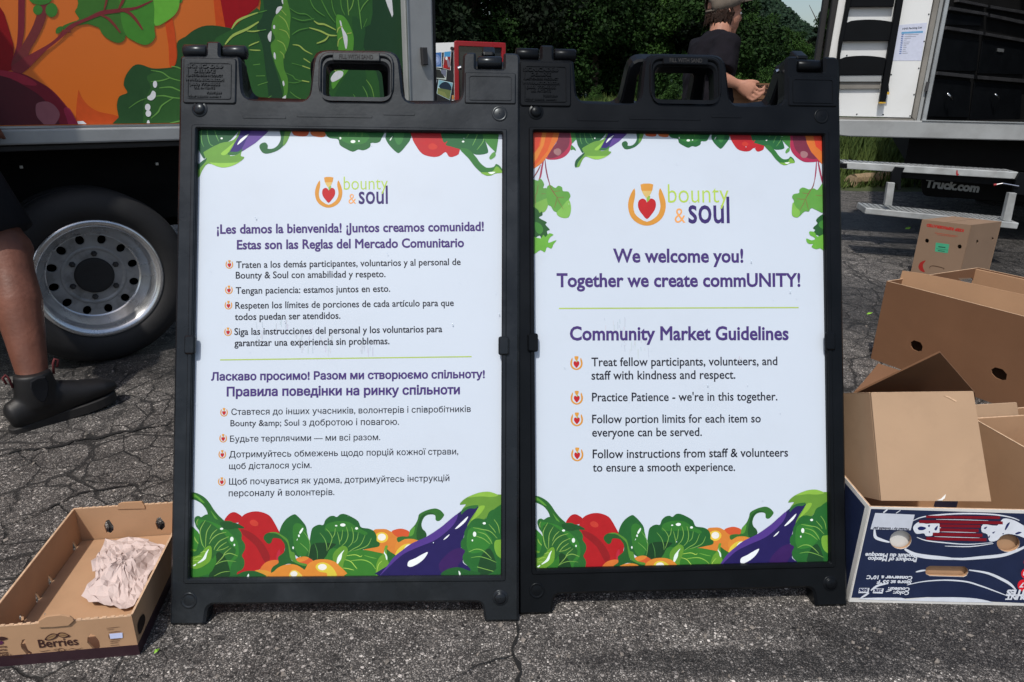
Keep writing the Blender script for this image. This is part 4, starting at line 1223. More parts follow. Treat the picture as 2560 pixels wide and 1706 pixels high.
# --- flattened piece on the ground under it
t = thing('cardboard_sheet', gz(2190, 950), 'reddish loose cardboard sheet lying flat beneath the large open brown carton', 'cardboard')
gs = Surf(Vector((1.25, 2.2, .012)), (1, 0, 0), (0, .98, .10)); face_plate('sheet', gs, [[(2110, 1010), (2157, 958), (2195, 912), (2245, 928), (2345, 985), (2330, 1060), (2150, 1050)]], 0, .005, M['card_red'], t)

# --- closed box with the green sticker
tl, tr, br, bl = gz(2305, 551, .300), gz(2428, 565, .300), gz(2504, 556, .300), gz(2378, 538, .300)
bl = tl + (br - tr)
t = thing('refrigerated_box', (tl.x, tl.y, 0), 'closed brown carton with red lettering and small green sticker beside the truck step', 'carton', 'cardboard cartons beside the boards')
Bm = [Vector((p.x, p.y, 0)) for p in (tl, tr, br, bl)]
z2 = lambda p: zc(1980, 360, .25506, p)
hs = {0: [z2([(1303 + 20 * math.cos(q) + 20, 950 + 22 * math.sin(q)) for q in [k * .785 for k in range(8)]]), z2([(1643 + 21 * math.cos(q), 1008 + 22 * math.sin(q)) for q in [k * .785 for k in range(8)]]),
          ],
      1: [z2([(1808, 945), (1822, 940), (1828, 960), (1820, 980), (1808, 975)]), z2([(1960, 918), (1972, 914), (1976, 935), (1966, 945), (1958, 938)])]}
Sk = carton(t, Bm, [p + Z * .3 for p in Bm], M['card_shaded'], .005, hs, rim=False)
c = (Bm[0] + Bm[2]) / 2
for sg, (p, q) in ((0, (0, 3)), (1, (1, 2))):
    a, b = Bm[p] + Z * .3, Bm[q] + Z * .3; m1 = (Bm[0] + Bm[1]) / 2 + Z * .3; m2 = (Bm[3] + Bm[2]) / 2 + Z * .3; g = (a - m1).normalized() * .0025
    mb = MB(); P = [a, m1 + g, m2 + g, b]; mb.hexa(P + [v + Z * .004 for v in P] if sg == 0 else [P[3], P[2], P[1], P[0]] + [v + Z * .004 for v in P[::-1]]); mb.obj('flap', M['card_shaded'], t)
S0 = Sk[0]; a = Art(S0, 1.9)
a.draw('''
S 112,26,24 1312,1142 1262,1160 1240,1200 1255,1240 1302,1258 1285,1215 1285,1180
P 48,118,90 1410,968 1543,985 1527,1072 1400,1055
P 25,60,48 1435,1003 1505,1012 1503,1022 1433,1013
P 25,60,48 1415,1026 1530,1040 1530,1044 1415,1030
P 25,60,48 1430,1042 1498,1050 1496,1058 1430,1050
L 52,36,26 9 1352,1222 1352,1205 1380,1196 1440,1206 1490,1222 1480,1232
L 120,60,45 9 1400,872 1625,905
L 120,60,45 7 1420,890 1600,912
''', 1980, 360, .25506)
a.obj('printed_marks', t)
textpx('lettering', 'KEEP REFRIGERATED', S0, (2410, 574), (2318, 560), (128, 30, 26), t, bold=.06, k=1.9, height=.020)

# --- blue printed tray in front right
fl, fr = gz(2122, 1504), gz(2560, 1514)
t = thing('blue_tray', fl, 'open blue and white printed fruit tray lying in front of the brown cartons', 'tray', 'blue printed fruit trays')
ex = (fr - fl).normalized(); ey = Vector((-ex.y, ex.x, 0)); HB = .214
fl2 = gy(2160, 1262, fl.y)
Wd = .405
Bm = [fl, fl + ex * Wd, fl + ex * (Wd + .01) + ey * .33, fl + ey * .33 + ex * .0]
z5 = lambda p: zc(2100, 1200, .21688, p)
hb = {0: [z5([(695 + 126 * math.cos(q), 686 + 108 * math.sin(q)) for q in [k * math.pi / 10 for k in range(20)]]),
          z5([(1935 + 134 * math.cos(q), 725 + 102 * math.sin(q)) for q in [k * math.pi / 10 for k in range(20)]]),
          z5([(1030, 985), (1430, 992), (1465, 1020), (1475, 1060), (1455, 1100), (1420, 1115), (1030, 1103), (985, 1080), (978, 1040), (990, 1005)])],
      1: [[(2506, 1270), (2503, 1255), (2510, 1243), (2520, 1246), (2532, 1262), (2533, 1270), (2520, 1274)]]}
Sb = carton(t, Bm, [p + Z * HB for p in Bm], M['card'], .004, hb)
S0 = Sb[0]
Lw = Wd
for u0_, u1_, v0_, v1_, mm in ((.105, .40, .03, .205, 'card'), (.035, .095, .10, .185, 'card_white')):
    V, Fc = plate([rrect(u0_, v0_, u1_, v1_, .004)], -.012, -.0085); mk('inner_panel', [S0.P(*v) for v in V], Fc, M[mm], t)
V, Fc = plate([[(0, 0), (Lw, 0), (Lw, HB + .001), (0, HB + .001)]] + [[S0.uv(*p) for p in h] for h in hb[0]], .0002, .0012)
mk('printed_face', [S0.P(*v) for v in V], Fc, M['card_white'], t)
blue = [S0.uv(*p) for p in z5([(345, 330), (2700, 402), (2700, 1440), (1740, 1398), (1400, 1350), (1000, 1345), (700, 1365), (128, 1352)])]
V, Fc = plate([clip_rect(blue, (.002, .004, Lw - .002, HB - .002))] + [[S0.uv(*p) for p in h] for h in hb[0]], .0012, .0016)
mk('blue_panel', [S0.P(*v) for v in V], Fc, M['card_blue'], t)
S0.z = .0018; a = Art(S0, 1.9)
WH = '165,170,178'
a.draw(f'''
P 150,155,165 400,375 855,395 808,575 345,562
L {WH} 38 392,565 402,650 470,685 565,712
L {WH} 55 740,790 850,850 1000,880 1180,895 1300,905
L {WH} 46 1200,895 1400,905 1600,890 1850,865 2000,820 2121,765 2300,660
L {WH} 26 868,1055 925,1042 980,1035
L {WH} 34 1480,1032 1700,1070 1880,1150 1960,1200 2015,1255
L {WH} 20 765,1205 950,1165 1200,1148 1440,1165 1600,1210 1780,1275 1935,1335
L {WH} 30 350,1268 430,1212 540,1188
L {WH} 26 230,1358 290,1320 330,1295
L {WH} 16 520,1282 560,1272 590,1265
L {WH} 22 495,372 540,335
L {WH} 12 640,378 690,345
L {WH} 20 835,465 930,425 1100,400 1400,382 1750,392 1960,425 2060,462
L {WH} 16 880,655 980,690 1150,712 1450,735 1750,715
L {WH} 14 1200,755 1500,760 1760,725
S {WH} 1640,505 1800,520 1870,440 1990,455 2110,520 2250,600 2200,690 2060,640 1930,615 1850,640 1800,690 1715,700 1690,620 1625,590
S {WH} 840,530 900,480 985,500 1060,495 1140,500 1150,590 1070,620 1050,640 985,640 960,610 880,615 845,580
S 18,26,70 890,548 925,530 985,545 960,570 905,572
S 18,26,70 1005,520 1030,512 1022,540
S 18,26,70 1080,560 1120,520 1105,575
S 18,26,70 1015,590 1030,585 1028,605
S 18,26,70 1890,560 1915,500 1950,485 1905,565
S 18,26,70 1650,545 1690,530 1665,560
S 18,26,70 1745,600 1780,585 1760,610
S 18,26,70 2010,610 2050,590 2085,598 2030,622
S 18,26,70 1860,612 1880,605 1872,622
S 18,26,70 1700,650 1720,630 1712,662
P 92,10,22 985,403 1835,412 1838,443 985,432
P 92,10,22 905,455 1865,470 1868,505 905,490
P 92,10,22 1140,505 1612,512 1612,545 1140,540
P 92,10,22 1140,550 1590,560 1590,596 1140,588
P 92,10,22 1062,600 1632,612 1632,650 1062,636
P 92,10,22 985,650 1680,665 1678,700 985,685
L {WH} 8 1100,448 1400,452 1700,462
L {WH} 8 1160,592 1300,595 1560,602
L {WH} 8 1080,645 1300,652 1600,660
E 165,20,32 2110,1210 72,70
E 165,20,32 2145,1075 66,66
E 165,20,32 2170,940 60,60
S {WH} 330,1352 700,1352 760,1372 1000,1350 1300,1345 1560,1360 1740,1400 1600,1404 300,1372
''', 2100, 1200, .21688, (.002, .002, Lw - .002, HB - .003))
a.rule(S0.uv(*z5([(212, 1268)])[0]), S0.uv(*z5([(328, 1268)])[0]), .012, (165, 170, 178)); a.rule(S0.uv(*z5([(378, 1270)])[0]), S0.uv(*z5([(492, 1274)])[0]), .012, (165, 170, 178))
a.obj('printed_marks', t)
def zt(body, a_, b_, c, **kw):
    p, q = z5([a_, b_]); textpx('lettering', body, S0, p, q, c, t, k=1.9, **kw)
W_ = (165, 170, 178)
zt('Produit du Mexique', (890, 850), (292, 838), W_, bold=.04); zt('Product of Mexico', (880, 896), (322, 882), W_, bold=.04)
zt('Conserver a 10°C', (830, 1105), (308, 1095), W_, bold=.04); zt('Store at 55°F', (820, 1155), (428, 1148), W_, bold=.04)
zt('Couleur:', (798, 1235), (552, 1230), W_, bold=.04); zt('Color:', (790, 1278), (612, 1275), W_, bold=.04)
zt('50%', (315, 1246), (222, 1246), (20, 26, 60), bold=.06); zt('25%', (480, 1250), (392, 1250), (20, 26, 60), bold=.06)
zt('Packed by / Emballé par', (790, 552), (378, 538), (30, 30, 45), bold=.04)
zt('UNITES', (2290, 1262), (1925, 1262), W_, bold=.06); zt('COUNT', (2230, 1322), (1915, 1322), W_, bold=.06)
zt('7', (2115, 1180), (2075, 1180), W_, bold=.04); zt('8', (2150, 1045), (2112, 1045), W_, bold=.04)
# left end: blue with white edging
S3 = Sb[3]; L3 = (Bm[0] - Bm[3]).length
V, Fc = plate([[(0, 0), (L3, 0), (L3, HB + .001), (0, HB + .001)]], .0002, .001); mk('printed_face', [S3.P(*v) for v in V], Fc, M['card_white'], t)
V, Fc = plate([[(.01, .008), (L3 - .014, .008), (L3 - .014, HB - .008), (.01, HB - .008)]], .001, .0015); mk('blue_panel', [S3.P(*v) for v in V], Fc, M['card_blue'], t)
# --- second blue tray, mostly outside the picture, with a brown carton nested in it
a_, b_ = gz(2455, 1094, .232), gz(2560, 1154, .232); d = (b_ - a_).normalized(); r = Vector((-d.y, d.x, 0))
P0 = a_ - d * .12; P1 = b_ + d * .10
def grd(p, z=0): return Vector((p.x, p.y, z))
Bm = [grd(P1), grd(P1 + r * .38), grd(P0 + r * .38), grd(P0)]
t = thing('blue_tray', grd(P1), 'second blue printed tray standing behind, its white rim slanting at the right edge', 'tray', 'blue printed fruit trays')
Sq = carton(t, Bm, [p + Z * .232 for p in Bm], M['card'], .004)
S3 = Sq[3]; L3 = (Bm[0] - Bm[3]).length
V, Fc = plate([[(0, 0), (L3, 0), (L3, .233), (0, .233)]], .0002, .001); mk('printed_face', [S3.P(*v) for v in V], Fc, M['card_white'], t)
V, Fc = plate([[(.01, .01), (L3 - .01, .01), (L3 - .01, .219), (.01, .219)]], .001, .0015); mk('blue_panel', [S3.P(*v) for v in V], Fc, M['card_blue'], t)
S3.z = .0018; a = Art(S3, 1.9); r5 = random.Random(4)
for k in range(5): a.stroke([(.05, .20 - .011 * k), (L3 * .5, .197 - .011 * k), (L3 - .03, .20 - .012 * k)], .006, (92, 10, 22) if k % 2 == 0 else (165, 170, 178), False)
a.obj('printed_marks', t)
a_, b_ = gz(2449, 1056, .262), gz(2560, 1119, .262); d = (b_ - a_).normalized(); r = Vector((-d.y, d.x, 0))
P0 = a_ - d * .02; P1 = b_ + d * .05
Bm = [grd(P1, .005), grd(P1 + r * .32, .005), grd(P0 + r * .32, .005), grd(P0, .005)]
t = thing('nested_carton', grd(P1, .005), 'brown open carton nested inside the second blue tray behind the pale box', 'carton', 'cardboard cartons beside the boards')
carton(t, Bm, [p + Z * .257 for p in Bm], M['card'], .004)
mb = MB(); q = P0; mb.hexa([grd(q, .2) + r * .01, grd(q, .2) + r * .14, grd(q, .2) + r * .14 + d * .004, grd(q, .2) + r * .01 + d * .004, grd(q, .285) + r * .01 - d * .02, grd(q, .285) + r * .12 - d * .02, grd(q, .285) + r * .12 - d * .016, grd(q, .285) + r * .01 - d * .016]); mb.obj('flap', M['card_pale'], t)

# --- pale carton tipped onto the blue tray
F0, F1, T1, T0 = gy(2203, 1252, 1.118), gy(2478, 1254, 1.118), gy(2434, 979, 1.205), gy(2177, 982, 1.205)
ex = (F1 - F0).normalized(); up = ((T0 + T1) / 2 - (F0 + F1) / 2); up = (up - ex * up.dot(ex)); hB = up.length; up.normalize(); bk = up.cross(ex)
if bk.y < 0: bk = -bk
bk = (bk - ex * .10).normalized()
D_ = .235
Bm = [F0, F1, F1 + bk * D_, F0 + bk * D_]; Tm = [T0, T1, T1 + bk * D_, T0 + bk * D_]
t = thing('tilted_carton', F0, 'pale brown carton tipped against the blue tray with its dark flap raised', 'carton', 'cardboard cartons beside the boards')
carton(t, Bm, Tm, M['card_pale'], .004)
fp = Surf(gy(2270, 1000, 1.36), (1, 0, 0), (0, -.62, .78))
face_plate('flap', fp, [[(2098, 1004), (2113, 996), (2350, 882), (2436, 981), (2440, 1000), (2100, 1016)]], -.004, 0, M['card_red'], t)  # darker card puts the shaded underside of the flap into the colour
tp = Surf(F0, ex, up); tp.z = .0006
zb = lambda p: zc(2100, 940, .2232, p)
V, Fc = plate([[tp.uv(*p) for p in zb([(1080, 1395), (1130, 1375), (1160, 1345), (1182, 1325), (1170, 1370), (1140, 1395)])]], .0005, .0012); mk('tape', [tp.P(*v) for v in V], Fc, M['tape'], t)
V, Fc = plate([[tp.uv(*p) for p in zb([(1160, 222), (1220, 232), (1310, 285), (1295, 292), (1240, 262)])]], .0003, .001); mk('torn_strip', [tp.P(*v) for v in V], Fc, M['card_edge'], t)

# ================================================================ berry tray with crumpled paper
cR, cL, fL, fR = Vector((-.634, .926, 0)), Vector((-.868, .893, 0)), Vector((-.922, 1.238, 0)), Vector((-.692, 1.272, 0))
HT = .082
Bm = [cL, cR, fR, fL]
t = thing('berry_tray', cL, 'open brown cardboard berry tray with dark lower band on the left foreground', 'tray')
z7 = lambda p: zc(0, 1200, .3228, p)
zz = lambda p: zc(0, 1440, .16964, p)
def slot(a, b, w):
    a, b = Vector(a), Vector(b); n = (b - a).normalized(); n = Vector((-n.y, n.x)) * w
    return z7([tuple(a - n * .3), tuple(a.lerp(b, .5) - n), tuple(b - n * .5), tuple(b + n * .5), tuple(a.lerp(b, .5) + n), tuple(a + n * .3)])
nh1 = zz([(1290, 910), (1335, 858), (1400, 880), (1460, 960), (1475, 1040), (1440, 1108), (1395, 1105), (1285, 985)])
nh2 = zz([(368, 932), (372, 1000), (415, 1095), (472, 1130), (452, 1178), (400, 1165), (318, 1070), (303, 1020), (325, 945)])
ht = {0: [nh1, nh2], 3: [slot((552, 480), (586, 590), 19), slot((362, 738), (396, 858), 19), slot((262, 872), (296, 988), 19), slot((140, 1042), (156, 1090), 19)],
      2: [z7([(812, 350), (825, 310), (850, 300), (885, 350), (885, 385), (858, 412), (830, 400)]), z7([(1208, 330), (1220, 290), (1245, 280), (1280, 325), (1282, 360), (1255, 390), (1225, 375)]),
          ],
      1: [slot((1128, 1125), (1138, 1235), 5), slot((1205, 970), (1218, 1080), 6), slot((1290, 835), (1298, 910), 6)]}
St = carton(t, Bm, [p + Z * HT for p in Bm], M['card'], .0038, ht)
S0 = St[0]; L0 = (cR - cL).length; S1 = St[1]; L1 = (fR - cR).length
for S_, L_ in ((S0, L0), (S1, L1)):
    V, Fc = plate([[(-.0006 if S_ is S0 else 0, .0), (L_ + .0006, .0), (L_ + .0006, .0215), (-.0006 if S_ is S0 else 0, .0215)]], .0001, .0008); mk('dark_band', [S_.P(*v) for v in V], Fc, M['maroon'], t)
# rim teeth and tabs
mb = MB()
for k in range(18):
    u = .006 + k * .0131
    if .085 < u < .15: continue
    P = S0.P(u + .0035, HT + .0008, -.002); mb.box(P, S0.ex, S0.n, Z, .0068, .0036, .0020)
tag(mb.obj('rim_teeth', M['card_edge'], t), kind='stuff')
mb = MB()
for k in range(17):
    u = .008 + k * .0131; P = St[2].P(u, HT + .0008, -.002); mb.box(P, St[2].ex, St[2].n, Z, .0068, .0036, .0020)
tag(mb.obj('rim_teeth', M['card_edge'], t), kind='stuff')
face_plate('tab', S0, [zz([(575, 745), (572, 700), (590, 640), (700, 580), (900, 556), (1040, 580), (1090, 620), (1100, 645), (1040, 700), (1020, 715), (800, 735)])], .0005, .0035, M['card'], t, .0006)
face_plate('tab', St[2], [z7([(915, 215), (922, 180), (950, 168), (1105, 160), (1125, 185), (1130, 210)])], -.006, -.001, M['card'], t, .0006)
S0.z = .001; a = Art(S0, 1.55)
DK = '48,28,26'
a.draw(f'''
S {DK} 662,940 690,890 760,845 830,848 860,862 840,900 760,940
S 122,96,68 690,925 720,885 775,858 835,862 800,905 740,930
L {DK} 7 675,935 750,895 840,862
S {DK} 845,862 880,830 950,832 1010,860 1040,885 960,905 890,895
S 122,96,68 870,862 900,842 950,844 1005,872 950,892 900,886
L {DK} 7 860,864 940,868 1030,884
L {DK} 9 582,1100 640,1108 700,1095 750,1090
L {DK} 9 1010,1085 1060,1065 1130,1075 1180,1068 1218,1050
L {DK} 9 790,1080 850,1100 920,1115 960,1085 900,1060 860,1085 900,1110 980,1085 990,1070
L {DK} 8 780,1095 840,1070 900,1090 950,1105
S {DK} -40,905 40,890 118,915 60,945 -20,940
S 70,30,60 -20,960 40,955 55,985 20,1008 -30,1000
P 165,172,205 1614,848 1808,830 1812,908 1630,922
L {DK} 7 1570,768 1690,755 1765,745
L {DK} 7 1580,790 1680,780
L {DK} 8 1600,830 1700,818 1780,812
L {DK} 8 1605,860 1608,890 1615,925
L {DK} 8 1620,940 1700,930 1790,922
L {DK} 9 1625,962 1770,948
L {DK} 9 1630,988 1745,976
L {DK} 8 1632,1022 1760,1008
''', 0, 1440, .16964)
a.obj('printed_marks', t)
def bt(body, p, q, c=(48, 28, 26), **kw):
    a_, b_ = zz([p, q]); textpx('lettering', body, S0, a_, b_, c, t, k=1.55, **kw)
bt('Berries', (588, 1053), (1160, 1008), bold=.015, height=.024)
bt('erries', (0, 1052), (105, 1048), bold=.03, height=.006); bt('berries', (-10, 1100), (105, 1093), bold=.03, height=.006); bt('Berries', (-10, 1145), (125, 1135), bold=.03, height=.006)
bt('CLASSE 1', (-30, 1185), (168, 1172), bold=.03, height=.006); bt('Guatemala', (165, 1212), (345, 1198), bold=.03, height=.006)
a = Art(S0, 1.55); S0.z = .0011; a.draw('''
L 74,58,62 6 330,1382 600,1372 920,1350
L 70,54,58 5 620,1262 900,1240 1250,1208
L 70,54,58 5 1520,1192 1700,1175 1880,1160
''', 0, 1440, .16964); a.obj('band_print', t)
a = Art(S1, 1.2); S1.z = .001; a.draw('S 34,24,20 1085,1060 1110,1040 1120,1090 1090,1180 1070,1190 1062,1120', 0, 1200, .3228); a.obj('printed_marks', t)

def crumple(name, outline, z0, amp, seed, label, step=.0065):
    out = [gz(x, y, z0) for x, y in outline]; L = [(p.x, p.y) for p in out]
    cx = sum(p[0] for p in L) / len(L); cy = sum(p[1] for p in L) / len(L); r = random.Random(seed)
    dirs = [(math.cos(a), math.sin(a), r.uniform(14, 60), r.uniform(0, 6), r.uniform(.3, 1)) for a in [r.uniform(0, math.pi) for _ in range(9)]]
    def tri(x): x = x % 2; return x if x < 1 else 2 - x
    def hgt(x, y):
        k = max(math.hypot((x - cx) / .085, (y - cy) / .11), 0); env = max(.18, 1 - k * .75)
        s = sum(w * (tri((x * a + y * b) * f + ph + .9 * math.sin(x * 40 + ph) * .3) - .3) for a, b, f, ph, w in dirs) / 2.6
        return z0 + .012 * env + amp * env * (.25 + 1.5 * s)
    rings = 11; n = 50; Lr = []
    for i in range(n):
        t_ = i / n * len(L); k = int(t_); f = t_ - k; p, q = L[k % len(L)], L[(k + 1) % len(L)]; Lr.append((p[0] + (q[0] - p[0]) * f, p[1] + (q[1] - p[1]) * f))
    V = []; Fc = []
    for j in range(rings + 1):
        s = (j / rings)
        for i in range(n):
            x = cx + (Lr[i][0] - cx) * s; y = cy + (Lr[i][1] - cy) * s; jj = step * .45 if 0 < j else 0
            x += r.uniform(-jj, jj); y += r.uniform(-jj, jj)
            V.append(Vector((x, y, max(z0 + .0015, hgt(x, y) + r.uniform(-.0030, .0030)))))
    for j in range(rings):
        for i in range(n):
            k = (i + 1) % n; a, b, c, d = j * n + i, j * n + k, (j + 1) * n + k, (j + 1) * n + i
            if (i + j) % 2: Fc += [(a, d, c), (a, c, b)]
            else: Fc += [(a, d, b), (b, d, c)]
    o = mk(name, V, Fc, M['paper'], loc=Vector((cx, cy, z0))); return tag(o, label, 'packing paper')
crumple('crumpled_paper', z7([(820, 470), (920, 480), (1030, 460), (1160, 500), (1190, 540), (1322, 538), (1320, 600), (1230, 710), (1170, 790), (1140, 880), (1080, 950), (1020, 1000), (940, 1035), (860, 1000), (740, 1000), (635, 940), (700, 870), (770, 800), (728, 740), (740, 620), (780, 580)]), .008, .024, 5,
        'crumpled pinkish white packing paper lying inside the berry tray')

# ================================================================ small things on the ground
def leaf(px, py, s, rot, label):
    p = gz(px, py, .004); a = Vector((math.cos(rot), math.sin(rot), .25)).normalized(); b = Vector((-math.sin(rot), math.cos(rot), .1)).normalized()
    V = [p - a * s, p - a * s * .2 + b * s * .4 + Z * .003, p + a * s, p - a * s * .1 - b * s * .45 + Z * .001, p + Z * .004]
    tag(mk('fallen_leaf', V, [(0, 4, 1), (1, 4, 2), (2, 4, 3), (3, 4, 0)], M['leaf_green'], loc=p), label, 'leaf', 'fallen green leaves')
leaf(2174, 784, .016, .2, 'bright green fallen leaf on asphalt left of the large open carton')
leaf(2270, 571, .035, .5, 'yellowish green leaf on the asphalt beneath the diamond plate step')
leaf(392, 1628, .006, 1.0, 'tiny green leaf fragment on the asphalt right of the berry tray')
# ================================================================ the two black folding sign boards
WP, HP, VF = .564, .8253, .0847                       # visible print and its height above the feet
def rot_board(yaw, lean):
    ex = Vector((math.cos(yaw), math.sin(yaw), 0)); ny = Vector((-math.sin(yaw), math.cos(yaw), 0))
    up = ny * math.sin(lean) + Vector((0, 0, 1)) * math.cos(lean); n = ex.cross(up)
    return Matrix(((ex.x, up.x, n.x), (ex.y, up.y, n.y), (ex.z, up.z, n.z))), ex, up, n
W2 = .3175
def frame_loops():
    outer = [(-W2, 0, .004), (-W2 + .063, 0, .004), (-W2 + .068, .036, .012), (W2 - .068, .036, .012), (W2 - .063, 0, .004), (W2, 0, .004),
             (W2, .95, .01), (W2, 1.066, .012), (.286, 1.066, .005), (.286, 1.035, .003), (.234, 1.035, .003), (.234, 1.066, .005), (.209, 1.066, .012), (.207, .970, .02),
             (.099, .968, .020), (.089, 1.066, .026), (-.069, 1.066, .026), (-.079, .968, .020), (-.200, .970, .02), (-.206, 1.050, .008), (-.244, 1.050, .004), (-.244, 1.078, .006), (-.270, 1.078, .006), (-.270, 1.050, .004), (-W2, 1.050, .008)]
    hole = rrect(-WP / 2 - .002, VF - .001, WP / 2 + .002, VF + HP + .002, .003)
    grip = rrect(-.048, .970, .068, 1.041, .015, 5)
    return fillet(outer, .01, 4), hole, grip
KP = 1.0
def board(x, y, yaw, lean, m, label, corners, printer, kink):
    R, ex, up, n = rot_board(yaw, lean)
    t = thing('sign_board', (x, y, 0), label, 'sign board', 'black folding sign boards standing side by side', rot=R)
    outer, hole, grip = frame_loops()
    V, Fc = plate([outer, hole, grip], -.022, .011, .0045)
    fr_ = mk('front_frame', V, Fc, M[m], t, local=True)
    # raised handle rim, shoulder pads, knobs, ridges
    def sub(name, V, Fc, mm=None, smooth=False): return mk(name, V, Fc, M[mm or m], fr_, smooth, local=True)
    V, Fc = plate([rrect(-.0600, .972, .0800, 1.0595, .024, 6), rrect(-.0545, .9685, .0745, 1.0515, .019, 6)], .0108, .0155, .002); sub('handle_rim', V, Fc)
    V, Fc = plate([rrect(-.034, 1.0420, .054, 1.0585, .002)], .011, .0165, .0015); sub('handle_plate', V, Fc)
    V, Fc = plate([rrect(-W2 + .008, .958, -.212, 1.044, .006)], .0108, .0142, .002); sub('name_pad', V, Fc)
    V, Fc = plate([rrect(.213, .966, W2 - .008, 1.026, .004)], .0108, .0135, .002); sub('blank_pad', V, Fc)
    V, Fc = plate([rrect(-W2 + .0165, .966, -.2205, 1.035, .005), rrect(-W2 + .0185, .968, -.2225, 1.033, .004)], .0141, .0156, .0003); sub('pad_border', V, Fc)
    V, Fc = plate([rrect(.221, .972, W2 - .016, 1.019, .004), rrect(.2225, .9735, W2 - .0175, 1.0175, .004)], .0134, .0146, .0003); sub('pad_border', V, Fc)
    V, Fc = plate([rrect(-WP / 2 - .011, VF - .010, WP / 2 + .011, VF + HP + .009, .005), rrect(-WP / 2 - .0025, VF - .0015, WP / 2 + .0025, VF + HP + .0025, .003)], .0108, .0135, .0018); sub('inner_lip', V, Fc)
    for (u, v, hgt) in ((-.279, .948, .0065), (.279, .948, .002), (-.283, .0445, .0015), (.283, .0445, .0055)):
        mb = MB(); mb.lathe((u, v, .010), (0, 0, 1), (1, 0, 0), [(.0150, .0005), (.0138, .0030), (.0112, .0012), (.0100, hgt * .7), (.008, hgt), (.0008, hgt)], 24)
        mk('knob', mb.V, mb.F, M[m], fr_, True, local=True)
    for (u0, u1, v) in ((-.10, .04, .936), (.06, .12, .942), (-.2, -.12, .932)):
        V, Fc = plate([rrect(u0, v, u1, v + .006, .003)], .0109, .0118, .0004); sub('ridge', V, Fc)
    # hinge rollers
    for (u0, u1, v) in ((-W2 + .001, -.272, 1.064), (-.242, -.200, 1.064), (.2365, .2835, 1.052)):
        mb = MB(); mb.lathe((u0, v, -.006), (1, 0, 0), (0, 0, 1), [(.0008, 0), (.010, 0), (.0125, .002), (.0125, u1 - u0 - .002), (.010, u1 - u0), (.0008, u1 - u0)], 20)
        mk('hinge_roller', mb.V, mb.F, M[m], t, True, local=True)
    # side clips holding the print
    for u in (-WP / 2 - .006, WP / 2 + .006):
        V, Fc = plate([rrect(u - .010, .492, u + .010, .527, .005)], .0112, .0175, .003); mk('clip', V, Fc, M[m], t, local=True)
    # rear leg, a second frame hinged at the top
    hinge = Vector((0, 1.064, -.022)); a = 2 * lean * .98
    Rx = Matrix.Rotation(a, 4, 'X')
    ro = [(x * .985 if abs(x) < .1 else (x + (.016 if x > 0 else -.016) if .19 < abs(x) < .215 and y_ > .96 else x), y_) for x, y_ in outer]
    V, Fc = plate([ro, rrect(-WP / 2, VF, WP / 2, VF + HP, .01), grip], -.033, -.0, .004)
    Tm = Matrix.Translation(hinge) @ Rx @ Matrix.Translation(Vector((0, -1.064, -.004)))
    V = [Tm @ Vector((-v[0], v[1], v[2])) for v in V]; Fc = [f[::-1] for f in Fc]
    mk('rear_frame', V, Fc, M['black_plastic'], t, local=True)
    V, Fc = plate([rrect(-WP / 2 - .004, VF - .004, WP / 2 + .004, VF + HP + .004, .002)], -.020, -.016); mk('rear_sheet', [Tm @ Vector(v) for v in V], Fc, M['black_plastic'], t, local=True)
    # metal hinge pin glint
    mb = MB(); mb.tube([(.205, 1.045, -.012), (.199, 1.043, -.012)], .004, 10); mk('hinge_pin', mb.V, mb.F, M['chrome'], t, local=True)
    # printed sheet
    V, Fc = plate([rrect(-WP / 2 - .012, VF - .008, WP / 2 + .012, VF + HP + .010, .001)], -.004, 0)
    sh = mk('printed_sheet', V, Fc, M['sheet'], t, local=True)
    O = Vector((x, y, 0))
    S = Surf(O, ex, up, corners, [(-WP / 2, VF + HP), (WP / 2, VF + HP), (WP / 2, VF), (-WP / 2, VF)])
    # moulded lettering
    S2 = Surf(O, ex, up); 
    rows = (('SIGNICADE®', 1.0245, .066, .010, .05), ('DELUXE', 1.0155, .038, .009, .03), ('PLASTICADE® PRODUCT', 1.008, .066, .006, .02), ('WWW.PLASTICADE.COM', .9995, .070, .0075, .05), ('(800) 772-0355', .9915, .056, .0075, .04), ('U.S. PATENTS', .985, .038, .006, .03), ('7,537,589', .976, .027, .0055, .03), ('other patents pending', .9695, .060, .006, .03))
    for body, v, w, h, b_ in rows:
        c = -.2695 + (.018 if body.startswith('7,') else 0)
        text('lettering', body, S2, (c - w / 2, v), (c + w / 2, v), (0, 0, 0), fr_, bold=b_, height=h, m=M[m], z=.0143, depth=.0018)
    text('lettering', 'FILL WITH SAND', S2, (-.0215, 1.0458), (.0415, 1.0458), (0, 0, 0), fr_, bold=.01, height=.0115, m=M['rubber'], z=.0167, depth=.0005)
    printer(S, sh)
    # rain drops
    r = random.Random(int(abs(x) * 1000) + 17); mb = MB()
    for i in range(34):
        u = r.uniform(-WP / 2, WP / 2); v = VF + HP * r.random() ** .8; q = min(r.expovariate(1 / .0004) + .0004, .0013)
        b0 = len(mb.V); c = O + ex * u + up * v + n * .0045
        for zz_, k in ((0, 1), (.35, .8), (.55, .35)):
            for a_ in range(7): mb.V.append(c + (ex * math.cos(a_ * .8976) + up * math.sin(a_ * .8976) * 1.2) * q * k + n * q * zz_)
        for j in range(2):
            for a_ in range(7): mb.F.append((b0 + j * 7 + a_, b0 + j * 7 + (a_ + 1) % 7, b0 + (j + 1) * 7 + (a_ + 1) % 7, b0 + (j + 1) * 7 + a_))
        mb.F.append(tuple(b0 + 14 + a_ for a_ in range(7)))
    tag(mb.obj('water_drops', M['drop'], sh, smooth=True), kind='stuff')
    return t
